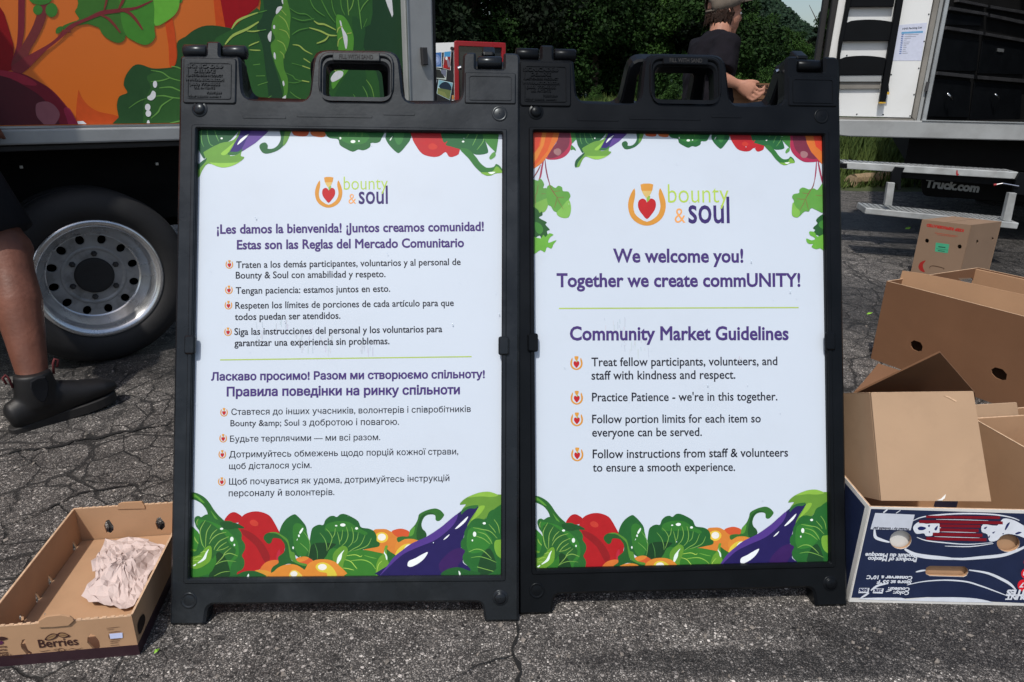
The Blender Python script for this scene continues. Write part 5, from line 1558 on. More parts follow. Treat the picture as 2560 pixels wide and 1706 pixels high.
m = bpy.data.materials.new('drop'); m.use_nodes = True; b_ = m.node_tree.nodes['Principled BSDF']; b_.inputs['Base Color'].default_value = (.60, .70, .80, 1); b_.inputs['Roughness'].default_value = .05; b_.inputs['Specular IOR Level'].default_value = .8; M['drop'] = m

BOTTOM = '''
S 50,120,40 -60,510 0,515 50,560 100,620 150,760 190,850 120,900 -60,850
S 130,170,75 35,660 65,720 100,760 130,830 140,870 125,880 95,780 40,710
S 100,150,45 -20,830 60,850 110,900 90,905 40,870 -20,850
S 35,92,35 -60,20 0,30 80,50 180,110 250,190 300,270 370,360 440,425 480,480 380,520 300,450 230,360 200,280 140,200 60,150 0,130 -60,125
S 85,145,50 -60,30 0,40 70,80 130,130 180,190 120,160 50,105 -60,95
S 80,140,50 262,290 310,350 350,400 380,455 340,430 300,370
S 165,22,28 455,435 520,345 585,318 640,335 705,385 680,430 640,470 520,460
S 165,22,28 700,385 760,340 860,312 970,318 1090,370 1160,470 1230,600 1300,700 1310,830 1250,1000 1100,1080 900,1150 640,1200 600,1160 640,900 600,700 640,550 660,440
S 135,20,25 700,560 850,620 1000,760 1100,950 1040,1050 900,800 720,640
S 185,55,42 815,450 870,428 930,465 930,510 880,520 830,495
S 175,35,55 1200,900 1240,850 1240,980 1190,1010
S 35,95,40 105,610 60,520 32,430 50,380 95,368 130,385 180,355 240,350 350,420 450,440 560,450 640,540 690,600 705,650 700,700 745,770 748,840 720,900 705,940 738,1000 738,1070 710,1130 640,1170 560,1240 -60,1240 -60,900 60,860
S 45,115,40 110,600 85,500 90,430 130,420 300,460 480,560 620,700 655,800 660,900 640,960 560,1050 500,1240 250,1240 200,1000
S 35,90,38 120,620 105,500 190,440 330,520 470,640 530,760 620,850 540,1000 330,1000 200,860
S 20,60,25 340,910 400,885 470,960 520,1080 520,1240 240,1240 300,1100
L 130,170,80 12 190,430 130,530 112,610 140,760 180,820
L 130,170,80 11 270,490 210,590 195,700 192,810
L 130,170,80 11 355,560 290,620 250,700
L 130,170,80 12 485,600 370,630 290,690 240,770
L 130,170,80 12 520,665 400,720 330,800 310,850
L 130,170,80 11 490,740 400,800 350,860
L 130,170,80 12 555,820 470,890 440,945 400,990 340,1050
L 120,160,70 11 340,860 440,840 520,800
L 130,170,80 12 645,940 560,905 500,905 440,935
L 110,155,70 11 625,1020 500,1005 400,1025 280,1090
L 110,150,65 11 535,1155 420,1170 310,1222
L 130,170,80 10 90,410 68,450 75,500
S 45,110,35 -60,1120 120,1100 260,1030 330,920 345,1010 320,1080 250,1180 60,1240 -60,1240
S 100,150,45 20,1112 -40,1050 -40,960 100,920 180,830 240,790 275,810 280,900 260,1000 180,1070 90,1110
L 150,190,85 9 20,980 80,945 140,940
L 150,190,85 9 120,890 170,870 205,875
L 150,190,85 9 10,1000 60,1000 110,1003
S 215,230,225 238,838 215,900 190,980 110,1030 78,1032 150,970 200,880
S 215,230,225 18,1065 62,1042 50,1070 25,1078
E 220,232,228 418,552 23,15
E 220,232,228 562,700 24,34
E 220,232,228 598,782 12,16
S 25,75,32 390,470 460,445 540,455 640,480 735,535 715,552 625,545 560,560 450,555
S 30,90,40 1230,640 1260,520 1330,420 1430,358 1480,375 1560,460 1610,540 1625,650 1660,800 1640,960 1560,1000 1420,900 1280,740
S 45,110,40 1420,600 1440,500 1510,485 1600,560 1640,700 1650,850 1560,980 1450,850
S 220,232,228 1560,548 1568,570 1530,632 1512,620 1525,590
E 220,232,228 1508,660 13,19
S 220,232,228 1485,700 1490,712 1475,730
E 220,232,228 1427,830 11,19
S 200,122,48 2540,700 2560,590 2650,575 2740,580 2830,620 2950,600 3040,640 3100,760 3000,900 2860,970 2700,925 2420,868 2500,820
S 205,130,50 2870,880 2880,775 2960,722 3060,712 3190,745 3100,860 2990,950
S 195,80,42 2815,615 2860,585 2930,572 2990,580 3060,615 3070,690 2900,690
E 215,185,60 2670,695 96,76
E 222,222,215 2675,690 58,50
S 208,188,62 2865,960 2890,880 2950,820 3010,790 3090,790 3000,880
S 222,222,215 2990,860 3030,805 3092,796 3040,840
S 45,100,40 2890,700 2970,680 3050,680 3070,600 3140,520 3180,440 3200,370 3290,320 3380,295 3440,293 3500,320 3545,370 3545,400 3500,455 3460,470 3430,450 3420,385 3330,378 3265,420 3232,510 3250,580 3290,620 3300,690 3200,740 3120,720 3000,720 2910,765
S 28,75,34 3300,690 3290,620 3240,570 3225,500 3250,430 3310,370 3420,378 3330,345 3230,400 3190,500 3160,640 3190,740
S 80,140,52 3055,670 3075,600 3140,540 3120,650 3080,680
S 28,88,38 1660,1010 1650,850 1680,600 1720,535 1790,505 1850,510 1880,440 1940,390 2000,383 2040,400 2090,362 2150,358 2240,395 2340,460 2375,540 2430,560 2500,570 2570,610 2602,680 2603,740 2645,770 2632,820 2540,840 2430,860 2200,900 2100,1000 1900,1015
S 45,110,40 1870,565 1900,500 2000,465 2100,455 2220,475 2330,550 2470,620 2440,660 2330,615 2200,605 2000,605 1890,600
S 18,58,28 1680,800 1800,760 2030,780 1960,850 1900,980 1700,1015 1650,960
L 110,160,75 10 1800,620 1870,710 1900,810 1905,880
L 120,165,75 10 1885,560 1940,620 1975,700 1950,790 1920,860
L 120,165,75 10 2020,560 2010,640 1975,700
L 120,165,75 10 2050,610 2075,720 2085,790
L 120,165,75 10 2125,580 2110,700 2085,750
L 120,165,75 11 2175,540 2200,650 2170,750 2110,810
L 120,165,75 11 2250,540 2275,650 2260,760 2200,830
L 110,160,75 10 2345,620 2325,720 2275,770
L 120,165,75 11 2440,660 2380,790 2280,850 2200,900
L 120,165,75 11 2530,700 2480,800 2380,850 2230,890
L 110,160,75 10 1570,600 1640,700 1665,800 1645,950
L 110,160,75 9 1520,760 1600,830 1645,885
L 70,125,60 10 1730,770 1765,880 1770,990
E 222,232,228 2125,513 38,22
E 222,232,228 2032,522 17,10
E 222,232,228 2320,563 22,17
S 50,115,38 2100,1010 2200,900 2400,865 2600,900 2720,930 2850,1000 2760,1110 2700,1240 2060,1240
L 165,200,85 11 2165,950 2300,935 2375,962 2400,945
L 110,165,65 10 2430,945 2530,975 2600,990
L 165,200,85 11 2150,1000 2240,1030 2300,1100 2330,1135
L 140,185,75 12 2240,1020 2353,1008 2440,1015 2530,1060 2590,1140
L 165,200,85 11 2120,1120 2200,1130 2285,1152
S 45,110,40 1860,1000 1900,940 1940,860 2000,840 2060,860 2030,960 2000,1060 1900,1040
S 90,140,45 2075,1240 2010,1100 1985,960 2020,880 2100,815 2160,810 2200,860 2180,960 2140,1050 2130,1150 2110,1240
S 215,230,225 2150,865 2120,920 2105,990 2050,1075 2040,1050 2055,970 2100,910
S 95,145,45 2600,1240 2600,1080 2640,980 2700,920 2710,860 2730,810 2760,815 2750,870 2775,1060 2740,1130 2690,1240
S 35,95,35 2745,870 2800,900 2890,960 2900,1000 2785,1070
S 215,230,225 2738,850 2715,900 2750,950 2755,1005 2740,1005 2722,940 2705,910
L 165,200,85 9 2610,1180 2630,1080 2680,1025
S 195,88,42 1470,985 1530,962 1600,955 1680,990 1710,1030 1620,1090 1480,1040
S 205,125,48 1480,985 1530,962 1600,955 1650,975 1580,1020 1490,1030
S 200,110,46 950,1160 1000,1070 1080,1015 1210,1003 1230,1080 1140,1180 1130,1240 980,1240
S 200,140,50 890,1150 1000,1140 1080,1160 1140,1200 1140,1240 960,1240
S 30,85,35 1010,690 1030,640 1090,610 1180,608 1280,660 1345,715 1370,800 1380,900 1390,980 1420,1020 1500,1040 1600,1055 1625,1080 1590,1140 1540,1112 1420,1062 1330,1060 1220,1120 1160,1170 1130,1212 1115,1150 1150,1090 1222,1040 1215,960 1290,900 1312,830 1290,740 1240,700 1145,690 1120,750 1080,770 1040,740
S 78,130,45 1085,615 1180,605 1280,655 1350,715 1375,800 1400,880 1445,900 1470,1000 1530,1040 1620,1062 1600,1090 1500,1060 1400,1000 1370,900 1345,760 1250,665 1180,625
S 205,130,48 1125,1240 1160,1160 1250,1090 1380,1060 1480,1075 1560,1120 1592,1140 1640,1060 1740,1005 1870,995 1990,1020 2080,1090 2128,1240
S 205,188,62 1745,1110 1770,1060 1840,1038 1920,1060 2000,1130 2045,1240 1920,1240 1900,1190 1800,1170
E 222,222,215 1840,1105 62,44
S 212,188,80 1380,1240 1390,1170 1430,1143 1490,1160 1560,1240
E 222,222,215 1440,1198 50,38
S 28,85,38 520,1240 640,1200 730,1160 850,1150 950,1175 1035,1240
S 220,232,228 775,1235 800,1190 805,1230
S 30,22,82 2645,1240 2750,1100 2850,970 2960,880 3100,780 3300,690 3500,560 3620,460 3800,320 3850,290 4030,255 4000,330 3900,500 3840,640 3800,800 3790,880 3850,890 3830,980 3820,1060 3920,1130 3930,1165 3900,1240
S 50,22,85 3560,1240 3480,1080 3640,900 3780,850 3850,890 3825,1000 3750,1100 3760,1240
S 75,50,130 2645,1240 2750,1100 2850,970 2960,880 3100,780 3300,690 3500,560 3620,460 3740,370 3700,500 3550,650 3400,750 3200,830 3000,920 2850,1040
S 225,232,235 3040,1080 3060,1030 3150,990 3240,940 3325,905 3280,990 3200,1060 3100,1110 3050,1105
S 225,232,235 3885,405 3850,480 3760,560 3705,582 3770,510
S 225,232,235 3543,735 3570,700 3628,655 3600,700
S 95,140,50 3772,240 3790,200 3850,150 3930,110 4050,70 4170,62 4280,100 4400,120 4400,320 4200,380 4100,460 3960,500 3875,545 3930,430 4000,330 4030,265 3930,275 3830,330 3792,375 3800,310 3855,235
S 130,175,65 3880,140 3960,100 4080,66 4200,64 4310,115 4200,135 4050,125
S 42,100,45 3792,378 3795,320 3870,270 3960,250 4030,252 3990,295 3900,295 3830,340
S 130,175,60 4112,255 4115,290 4050,380 3930,470 3980,380 4040,270
S 32,95,40 4400,305 4250,310 4180,350 4150,420 4110,450 4040,435 3960,450 3890,530 3840,620 3830,700 3790,760 3795,850 3850,890 3815,970 3830,1050 3880,1100 3930,1165 3900,1240 4400,1240
S 45,115,42 3890,600 4050,560 4150,640 4230,760 4100,900 3890,900
S 22,65,32 4200,860 4290,1150 4050,1240 4060,1000
L 125,170,78 11 3960,565 4080,590 4200,620 4300,720
L 125,170,78 11 4020,625 4130,660 4200,740 4230,800
L 125,170,78 10 3980,680 4100,720 4200,800
L 125,170,78 12 3900,910 3990,870 4080,880 4160,940 4220,1005
L 110,160,70 11 3930,990 4050,975 4180,1010 4290,1060
L 125,170,78 11 4020,1120 4250,1185
L 125,170,78 10 4180,520 4250,600 4275,640
L 125,170,78 10 4250,450 4310,540 4330,650
S 110,160,55 4258,790 4275,750 4310,740 4400,760 4400,1000 4310,970 4265,880
E 222,232,228 3980,657 24,36
E 222,232,228 4115,505 22,17
E 222,232,228 3950,745 11,14
S 28,85,38 3530,1240 3580,1160 3700,1125 3800,1130 3900,1170 4060,1200 4000,1240
S 220,232,228 3760,1170 3790,1215 3770,1235
'''
TOP = '''
S 165,45,75 460,-60 620,-60 635,100 650,170 640,280 590,380 500,450 370,480 235,460 300,360 420,170
S 112,45,65 460,-60 600,-60 615,170 590,280 500,380 400,440 260,450 330,310 420,170
S 150,110,112 370,320 430,300 475,330 475,380 430,415 375,385 358,350
L 150,60,85 30 205,440 170,600 145,740 120,800
L 125,75,72 22 120,800 100,900 60,1060
L 125,60,78 22 215,440 235,620 262,760 300,890
L 130,70,75 20 150,560 100,660 30,770
P 200,85,38 -60,-60 480,-60 420,170 330,310 240,450 160,540 -60,690
P 190,60,40 -60,-60 200,-60 120,260 -60,500
P 205,122,50 200,-60 270,-60 200,250 100,450 -60,640 -60,520 140,260
P 205,110,45 400,-60 480,-60 420,170 330,310 240,450 160,540 -60,680 60,580 260,340
S 90,145,70 -60,810 100,812 130,780 170,800 205,870 190,930 250,940 265,1100 250,1230 180,1310 -60,1300
S 115,165,75 -60,1240 150,1130 265,1100 255,1240 170,1325 -60,1300
S 90,150,65 245,930 300,880 380,930 430,895 490,920 505,980 590,990 625,1060 600,1120 625,1200 630,1300 590,1400 500,1395 400,1320 350,1290 310,1220 270,1200 245,1100
S 120,175,80 400,1325 480,1240 590,1120 632,1220 620,1340 560,1410 450,1390
L 125,75,60 14 285,870 340,980 410,1080
L 125,75,60 8 410,1080 520,1078
L 125,75,60 8 410,1080 390,1170 362,1250
L 125,75,60 8 410,1080 440,1150 510,1270
L 125,75,60 7 340,990 460,975
L 125,75,60 8 110,860 90,1000 60,1060 70,1200
L 125,75,60 7 160,1020 225,1020
P 60,125,60 600,-60 760,-60 730,150 650,230 640,120
S 60,125,60 640,250 700,300 712,340 670,320 630,330
S 25,85,50 735,-60 730,200 770,300 820,380 850,330 900,290 1010,200 1120,160 1240,-60
L 100,160,85 8 790,-60 780,80 790,180 815,240
L 100,160,85 8 860,-60 850,80 880,200 920,230
L 100,160,85 8 930,-60 950,100 985,180
E 225,235,230 1015,143 13,11
P 48,35,110 1240,-60 1640,-60 1520,80 1400,190 1260,290 1200,320 1090,335 1150,230
P 90,65,140 1400,-60 1660,-60 1520,90 1400,200 1260,292 1240,280
S 225,232,235 1320,95 1280,150 1195,222 1230,155
S 100,150,62 815,320 830,290 1000,200 1100,180 1180,130 1250,-60 1215,100 1100,330 1200,330 1252,265 1235,345 1275,362 1250,400 1150,460 1020,482 870,435 800,520 770,590 712,602 695,560 720,480 810,400 840,380
S 48,105,60 1090,335 1110,300 1200,300 1252,262 1240,300 1180,335
S 140,190,80 880,425 1000,430 1180,425 1245,400 1150,460 1020,482
S 140,190,75 1010,320 1090,250 1160,190 1100,300 1050,340
S 30,85,55 693,560 720,480 840,375 840,410 750,520 722,602 700,600
S 38,95,55 1640,-60 1830,-60 1770,140 1730,220 1650,290 1540,325 1480,310 1445,250 1460,210 1510,195 1540,230 1540,268 1610,262 1665,210 1685,120
S 90,140,60 1830,-60 1780,130 1735,220 1710,210 1760,-60
S 185,80,42 1800,-60 2020,-60 2000,90 1960,127 1870,122 1815,90
S 195,100,50 2010,-60 2220,-60 2195,95 2170,137 2080,132 2020,95
S 28,95,45 2160,-60 2190,100 2240,150 2330,165 2353,230 2420,275 2500,310 2560,285 2620,295 2690,260 2705,210 2770,210 2820,160 2840,-60
S 45,115,50 2330,120 2500,60 2680,120 2640,205 2540,225 2420,205
E 225,235,230 2500,193 28,18
E 225,235,230 2567,188 10,9
E 225,235,230 2357,153 11,14
L 110,165,80 7 2450,-60 2455,60 2440,130
L 110,165,80 7 2530,-60 2530,120
L 110,165,80 7 2600,-60 2600,140
S 28,95,50 2880,-60 2870,110 2865,160 2910,240 2990,320 3030,322 3100,240 3150,150 3160,-60
S 50,120,60 2960,-60 2950,100 3000,230 3060,180 3080,-60
S 225,235,230 2945,132 2922,182 2912,175
S 175,30,38 3155,-60 3160,140 3210,250 3280,340 3380,375 3470,370 3540,322 3580,375 3640,372 3700,300 3660,-60
S 190,52,42 3350,240 3400,220 3450,260 3420,290 3360,285
S 30,95,52 3500,-60 3510,200 3560,195 3540,240 3600,260 3700,290 3800,310 3880,355 4000,342 4012,290 3950,100 3930,-60
L 110,165,85 8 3780,-60 3800,60 3770,160
L 110,165,85 8 3870,-60 3890,130 3840,250
L 110,165,85 8 3960,100 3960,200 3890,300
E 225,235,230 3735,203 14,11
S 45,110,50 3700,290 3790,290 3880,380 3930,450 4000,505 4080,498 4108,463 4160,500 4178,560 4100,572 4050,597 3980,590 3880,505 3800,400
S 115,165,60 3940,560 4060,556 4112,490 4172,545 4172,566 4100,574 4040,598 3980,588
S 225,235,230 4020,560 4100,555 4060,582
S 60,125,55 3950,-60 3960,160 4080,310 4110,300 4130,-60
S 85,145,70 4030,392 4055,345 4090,325 4100,370 4050,412
S 160,40,75 4140,-60 4110,200 4110,330 4170,440 4300,540 4420,557 4540,545 4600,520 4600,-60
S 112,40,62 4165,-60 4150,200 4200,370 4350,480 4520,505 4560,400 4400,-60
S 150,108,112 4270,400 4320,380 4375,405 4382,450 4340,490 4280,470
P 200,108,45 4300,-60 4660,-60 4660,660 4545,515 4440,400 4370,260
P 200,62,40 4420,-60 4580,-60 4640,420 4510,310
P 200,62,40 4620,-60 4660,-60 4660,600 4600,420
L 150,45,80 20 4520,545 4510,700 4490,850
L 125,75,72 16 4490,840 4460,950 4395,1045
L 150,50,80 26 4545,545 4575,700 4620,900
S 90,150,65 4660,860 4540,990 4480,970 4400,985 4360,970 4300,955 4250,990 4245,1040 4160,1060 4135,1110 4165,1170 4135,1290 4140,1400 4230,1425 4330,1335 4400,1335 4450,1280 4660,1340
S 120,175,75 4150,1190 4200,1270 4260,1330 4230,1425 4140,1400 4132,1290
L 125,75,60 12 4470,930 4400,1040 4345,1140
L 125,75,60 8 4345,1140 4280,1140 4210,1128
L 125,75,60 8 4345,1140 4310,1220 4250,1325
L 125,75,60 8 4350,1140 4370,1220 4395,1310
L 125,75,60 7 4400,1050 4340,1050 4290,1035
L 125,75,60 7 4500,1075 4560,1085 4620,1080
'''
PARSLEY = '''
S 35,85,40 100,590 150,600 165,625 180,615 185,640 160,655 180,670 215,690 205,705 235,740 215,750 220,785 180,800 165,780 130,795 100,790
S 60,125,50 130,690 170,700 190,740 170,770 140,750
S 100,165,60 100,790 170,800 190,775 205,790 230,765 260,775 235,795 225,830 280,812 260,840 245,870 215,860 200,895 170,880 130,905 100,900
S 35,85,40 2110,655 2070,665 2050,690 2060,710 2030,740 2045,755 2030,775 2060,790 2110,800
S 60,125,50 2110,690 2075,700 2070,730 2110,750
S 100,165,60 2110,790 2060,800 2040,770 2005,765 2010,790 2030,800 2045,815 2020,825 1985,812 1990,840 2010,850 2030,850 2020,870 2050,885 2080,880 2110,895
'''
CLIP = (-WP / 2 - .003, VF - .003, WP / 2 + .003, VF + HP + .004)
k_ = 2560 / 2353
def logo(a, S, cx, cy, s, mini=False):
    """flame-like cup over a heart inside an open ring; s = ring radius in photo pixels"""
    P = lambda pts: [S.uv(cx + x * s, cy + y * s) for x, y in pts]
    ring = [(-.66, -.92), (-.86, -.62), (-.98, -.25), (-1.0, .1), (-.9, .5), (-.68, .8), (-.35, 1.0), (0, 1.07), (.35, 1.0), (.68, .8), (.9, .5), (1.0, .1), (.98, -.25), (.86, -.62), (.70, -.92), (.62, -.6), (.68, -.25), (.72, .05), (.62, .42), (.38, .68), (0, .86), (-.38, .68), (-.64, .42), (-.72, .05), (-.68, -.25), (-.62, -.6)]
    a.loop(smooth_loop(P(ring), 2), (203, 142, 58))
    a.loop(P([(-.34, -1.12), (-.17, -1.17), (.15, -1.17), (.34, -1.12), (.3, -.85), (.2, -.62), (.08, -.45), (-.06, -.45), (-.2, -.62), (-.3, -.85)]), (205, 145, 62))
    if not mini: a.loop(P([(-.27, -.78), (.27, -.78), (.2, -.62), (.08, -.42), (-.06, -.42), (-.2, -.62)]), (208, 180, 110))
    heart = [(0, .72), (-.22, .5), (-.42, .22), (-.48, -.05), (-.42, -.28), (-.22, -.38), (-.05, -.28), (0, -.16), (.05, -.28), (.22, -.38), (.42, -.28), (.48, -.05), (.42, .22), (.22, .5)]
    a.loop(smooth_loop(P(heart), 2), (178, 30, 36))
    a.loop(P([(0, -.2), (-.02, -.4), (.1, -.52), (.18, -.5), (.15, -.32), (.06, -.22)]), (140, 175, 70))
HKS = lambda b: 1.0 if any(ord(ch) > 1000 and ch != '—' for ch in b) else 1.08
PUR = (58, 42, 98); INK = (22, 24, 36); GRN = (150, 175, 72)
def mark(name, S, sh, cx, cy, s, mini=False):
    a = Art(S, .98); logo(a, S, cx, cy, s, mini); a.obj(name, sh)
def smudges(a, S, spots, seed):
    r = random.Random(seed)
    for (x, y, w, h) in spots:
        for i in range(int(w / 3)):
            px = x + r.uniform(0, w); py = y + r.uniform(0, h); l = r.uniform(6, 26)
            a.stroke([S.uv(px, py), S.uv(px + r.uniform(-2, 2), py + l)], .0022 * r.uniform(.4, 1.2), (180 + r.randint(0, 14), 190 + r.randint(0, 12), 208))
def print_left(S, sh):
    a = Art(S, .98); S.z = .0002; S.step = .00003; S.used = []
    a.draw(BOTTOM, 480, 1220, .1785, CLIP)
    # the same border, printed larger at the top
    keep = S.sub; S_top = Surf(S.O, S.ex, S.ey, RC, RR); S_top.z = S.z; S_top.step = S.step; S_top.used = S.used
    S_top.sub = lambda u, v: (-WP / 2 + 1.337 * (u + WP / 2) - .117, VF + HP - (1.337 * (VF + HP - v) + .003))
    a.s = S_top
    lines = TOP.strip().splitlines(); sel = []
    for l in lines:
        xs = [float(q.split(',')[0]) for q in l.split()[2:] if ',' in q]; ys = [float(q.split(',')[1]) for q in l.split()[2:] if ',' in q]
        if l.startswith('E'): xs = xs[:1]; ys = ys[:1]
        if min(xs) >= 600 and max(xs) < 4190 and min(ys) < 560: sel.append(l)
    a.draw('\n'.join(sel), 1330, 320, .15725, CLIP)
    a.s = S; S.z = S_top.z
    icons = [(527, 604), (526, 662), (525, 697), (524, 758), (515, 943), (513, 1003), (511, 1040), (510, 1103)]
    a.rule(S.uv(506 * k_, 822 * k_), S.uv(1084 * k_, 820 * k_), .0022, (165, 190, 90))
    smudges(a, S, ((640, 800, 20, 40), (735, 815, 100, 50), (900, 850, 40, 30), (690, 790, 30, 20)), 1)
    a.obj('printed_picture', sh)
    mark('printed_logo', S, sh, 820.5, 482, 34)
    for x, y in icons: mark('bullet_icon', S, sh, x * k_, y * k_, 9.5, True)
    z = None
    def t(body, x0, x1, y0, y1, c, bold=.0, h=None): textpx('lettering', body, S, (x0 * k_, y0 * k_), (x1 * k_, y1 * k_), c, sh, bold=bold, height=h, z=z, hk=HKS(body))
    text('lettering', 'bounty', S, S.uv(857.8, 474.3), S.uv(968, 474.6), GRN, sh, bold=-.006, z=z, hk=1.22)
    text('lettering', '&', S, S.uv(870, 509), S.uv(889, 509.2), (200, 140, 80), sh, bold=-.004, z=z, hk=1.15); text('lettering', 'soul', S, S.uv(896, 509.4), S.uv(967.4, 509.6), (48, 36, 90), sh, bold=.012, z=z, hk=1.42)
    t('¡Les damos la bienvenida! ¡Juntos creamos comunidad!', 499, 1109, 533, 532.5, PUR, .028)
    t('Estas son las Reglas del Mercado Comunitario', 545, 1064, 569, 569, PUR, .028)
    for body, x0, x1, y0, y1 in (('Traten a los demás participantes, voluntarios y al personal de', 543, 1057, 612, 610), ('Bounty & Soul con amabilidad y respeto.', 542, 885, 636, 636), ('Tengan paciencia: estamos juntos en esto.', 542, 896, 671, 669.5),
                                 ('Respeten los límites de porciones de cada artículo para que', 541, 1042, 705, 703.5), ('todos puedan ser atendidos.', 540, 782, 731, 730), ('Siga las instrucciones del personal y los voluntarios para', 539, 1016, 765, 763), ('garantizar una experiencia sin problemas.', 539, 895, 791, 789.5)):
        t(body, x0, x1, y0, y1, INK, .013)
    t('Ласкаво просимо! Разом ми створюємо спільноту!', 486, 1114, 869, 869, PUR, .034); t('Правила поведінки на ринку спільноти', 522, 1057, 905.5, 905.5, PUR, .034)
    for body, x0, x1, y0, y1 in (('Ставтеся до інших учасників, волонтерів і співробітників', 532, 1083, 949, 947), ('Bounty &amp; Soul з добротою і повагою.', 530, 918, 975, 975), ('Будьте терплячими — ми всі разом.', 529, 875, 1011, 1010),
                                 ('Дотримуйтесь обмежень щодо порцій кожної страви,', 527, 1055, 1047, 1044.5), ('щоб дісталося усім.', 527, 717, 1074, 1073), ('Щоб почуватися як удома, дотримуйтесь інструкцій', 527, 1035, 1110, 1106), ('персоналу й волонтерів.', 526, 770, 1137, 1136)):
        t(body, x0, x1, y0, y1, INK, .008)
def print_right(S, sh):
    a = Art(S, .98); S.z = .0002; S.step = .00003; S.used = []
    SB = Surf(S.O, S.ex, S.ey, LC, RR); SB.z = S.z; SB.step = S.step; SB.used = S.used; SB.sub = lambda u, v: (u, v - .0165 + .004 * (u / WP)); a.s = SB
    a.draw(BOTTOM, 480, 1220, .1785, CLIP)
    a.s = S; S.z = SB.z
    a.draw(TOP, 1330, 320, .15725, CLIP); a.draw(PARSLEY, 1290, 300, .3655, CLIP)
    a.rule(S.uv(1285 * k_, 706 * k_), S.uv(1835 * k_, 706.5 * k_), .0024, (165, 190, 90))
    smudges(a, S, ((1505, 790, 60, 40), (1555, 835, 70, 40), (1770, 1110, 20, 20), (1835, 880, 20, 20)), 2)
    a.obj('printed_picture', sh)
    mark('printed_logo', S, sh, 1619.5, 512, 47)
    for x, y in ((1325, 833), (1325.5, 913), (1325.5, 963), (1326, 1044)): mark('bullet_icon', S, sh, x * k_, y * k_, 15.5, True)
    z = None
    def t(body, x0, x1, y0, y1, c, bold=.0): textpx('lettering', body, S, (x0 * k_, y0 * k_), (x1 * k_, y1 * k_), c, sh, bold=bold, z=z, hk=HKS(body))
    text('lettering', 'bounty', S, S.uv(1672, 505.4), S.uv(1824, 506), GRN, sh, bold=-.006, z=z, hk=1.22); text('lettering', '&', S, S.uv(1688.5, 555.4), S.uv(1716, 555.6), (200, 140, 80), sh, bold=-.004, z=z, hk=1.15)
    text('lettering', 'soul', S, S.uv(1724, 556), S.uv(1825, 556.4), (48, 36, 90), sh, bold=.012, z=z, hk=1.42)
    t('We welcome you!', 1412, 1708, 600, 602, PUR, .028); t('Together we create commUNITY!', 1281, 1838, 656, 658, PUR, .028); t('Community Market Guidelines', 1311, 1811, 779, 780, PUR, .026)
    for body, x0, x1, y0, y1 in (('Treat fellow participants, volunteers, and', 1360, 1786, 839.5, 838), ('staff with kindness and respect.', 1360, 1690, 870.5, 869), ("Practice Patience - we're in this together.", 1361, 1786, 920.5, 919), ('Follow portion limits for each item so', 1361, 1748, 971, 969.5), ('everyone can be served.', 1361, 1613, 1002, 1000.5),
                                 ('Follow instructions from staff & volunteers', 1362, 1810, 1052, 1048), ('to ensure a smooth experience.', 1362, 1689, 1083, 1081)):
        t(body, x0, x1, y0, y1, INK, .013)
RR = [(-WP / 2, VF + HP), (WP / 2, VF + HP), (WP / 2, VF), (-WP / 2, VF)]
LC = [(460 * k_, 300 * k_), (1147 * k_, 317 * k_), (1153 * k_, 1322 * k_), (442 * k_, 1322 * k_)]
RC = [(1229 * k_, 303 * k_), (1885 * k_, 318 * k_), (1898 * k_, 1287 * k_), (1231 * k_, 1305 * k_)]
board(-.2966, 1.0125, .0368, .3776, 'sheen_plastic', 'black folding board with Spanish and Ukrainian text, left of the pair', LC, print_left, 0)
board(.3368, 1.0609, .0604, .3654, 'black_plastic', 'black folding board with large English welcome text, right of the pair', RC, print_right, 0)
# ================================================================ people
def loft(mb, C, lat, ra, rb, n=16):
    """tube of ellipses: ra along the lateral direction, rb across it"""
    C = [Vector(c) for c in C]; base = len(mb.V)
    for i, c in enumerate(C):
        t = (C[min(i + 1, len(C) - 1)] - C[max(i - 1, 0)]).normalized()
        a = Vector(lat); a = (a - t * a.dot(t)).normalized(); b = t.cross(a)
        for k in range(n):
            q = 2 * math.pi * k / n; mb.V.append(c + a * math.cos(q) * ra[i] + b * math.sin(q) * rb[i])
    for i in range(len(C) - 1):
        for k in range(n):
            k2 = (k + 1) % n; mb.F.append((base + i * n + k, base + i * n + k2, base + (i + 1) * n + k2, base + (i + 1) * n + k))
    mb.F.append(tuple(base + k for k in range(n))[::-1]); mb.F.append(tuple(base + (len(C) - 1) * n + k for k in range(n)))
def ball(mb, c, ax, r, seg=16):
    """ellipsoid: ax = three directions, r = three radii"""
    c = Vector(c); ax = [Vector(a).normalized() for a in ax]; base = len(mb.V); m = seg // 2
    for i in range(m + 1):
        th = math.pi * i / m
        for k in range(seg):
            q = 2 * math.pi * k / seg
            mb.V.append(c + ax[0] * r[0] * math.sin(th) * math.cos(q) + ax[1] * r[1] * math.sin(th) * math.sin(q) + ax[2] * r[2] * math.cos(th))
    for i in range(m):
        for k in range(seg):
            k2 = (k + 1) % seg; mb.F.append((base + i * seg + k, base + (i + 1) * seg + k, base + (i + 1) * seg + k2, base + i * seg + k2))
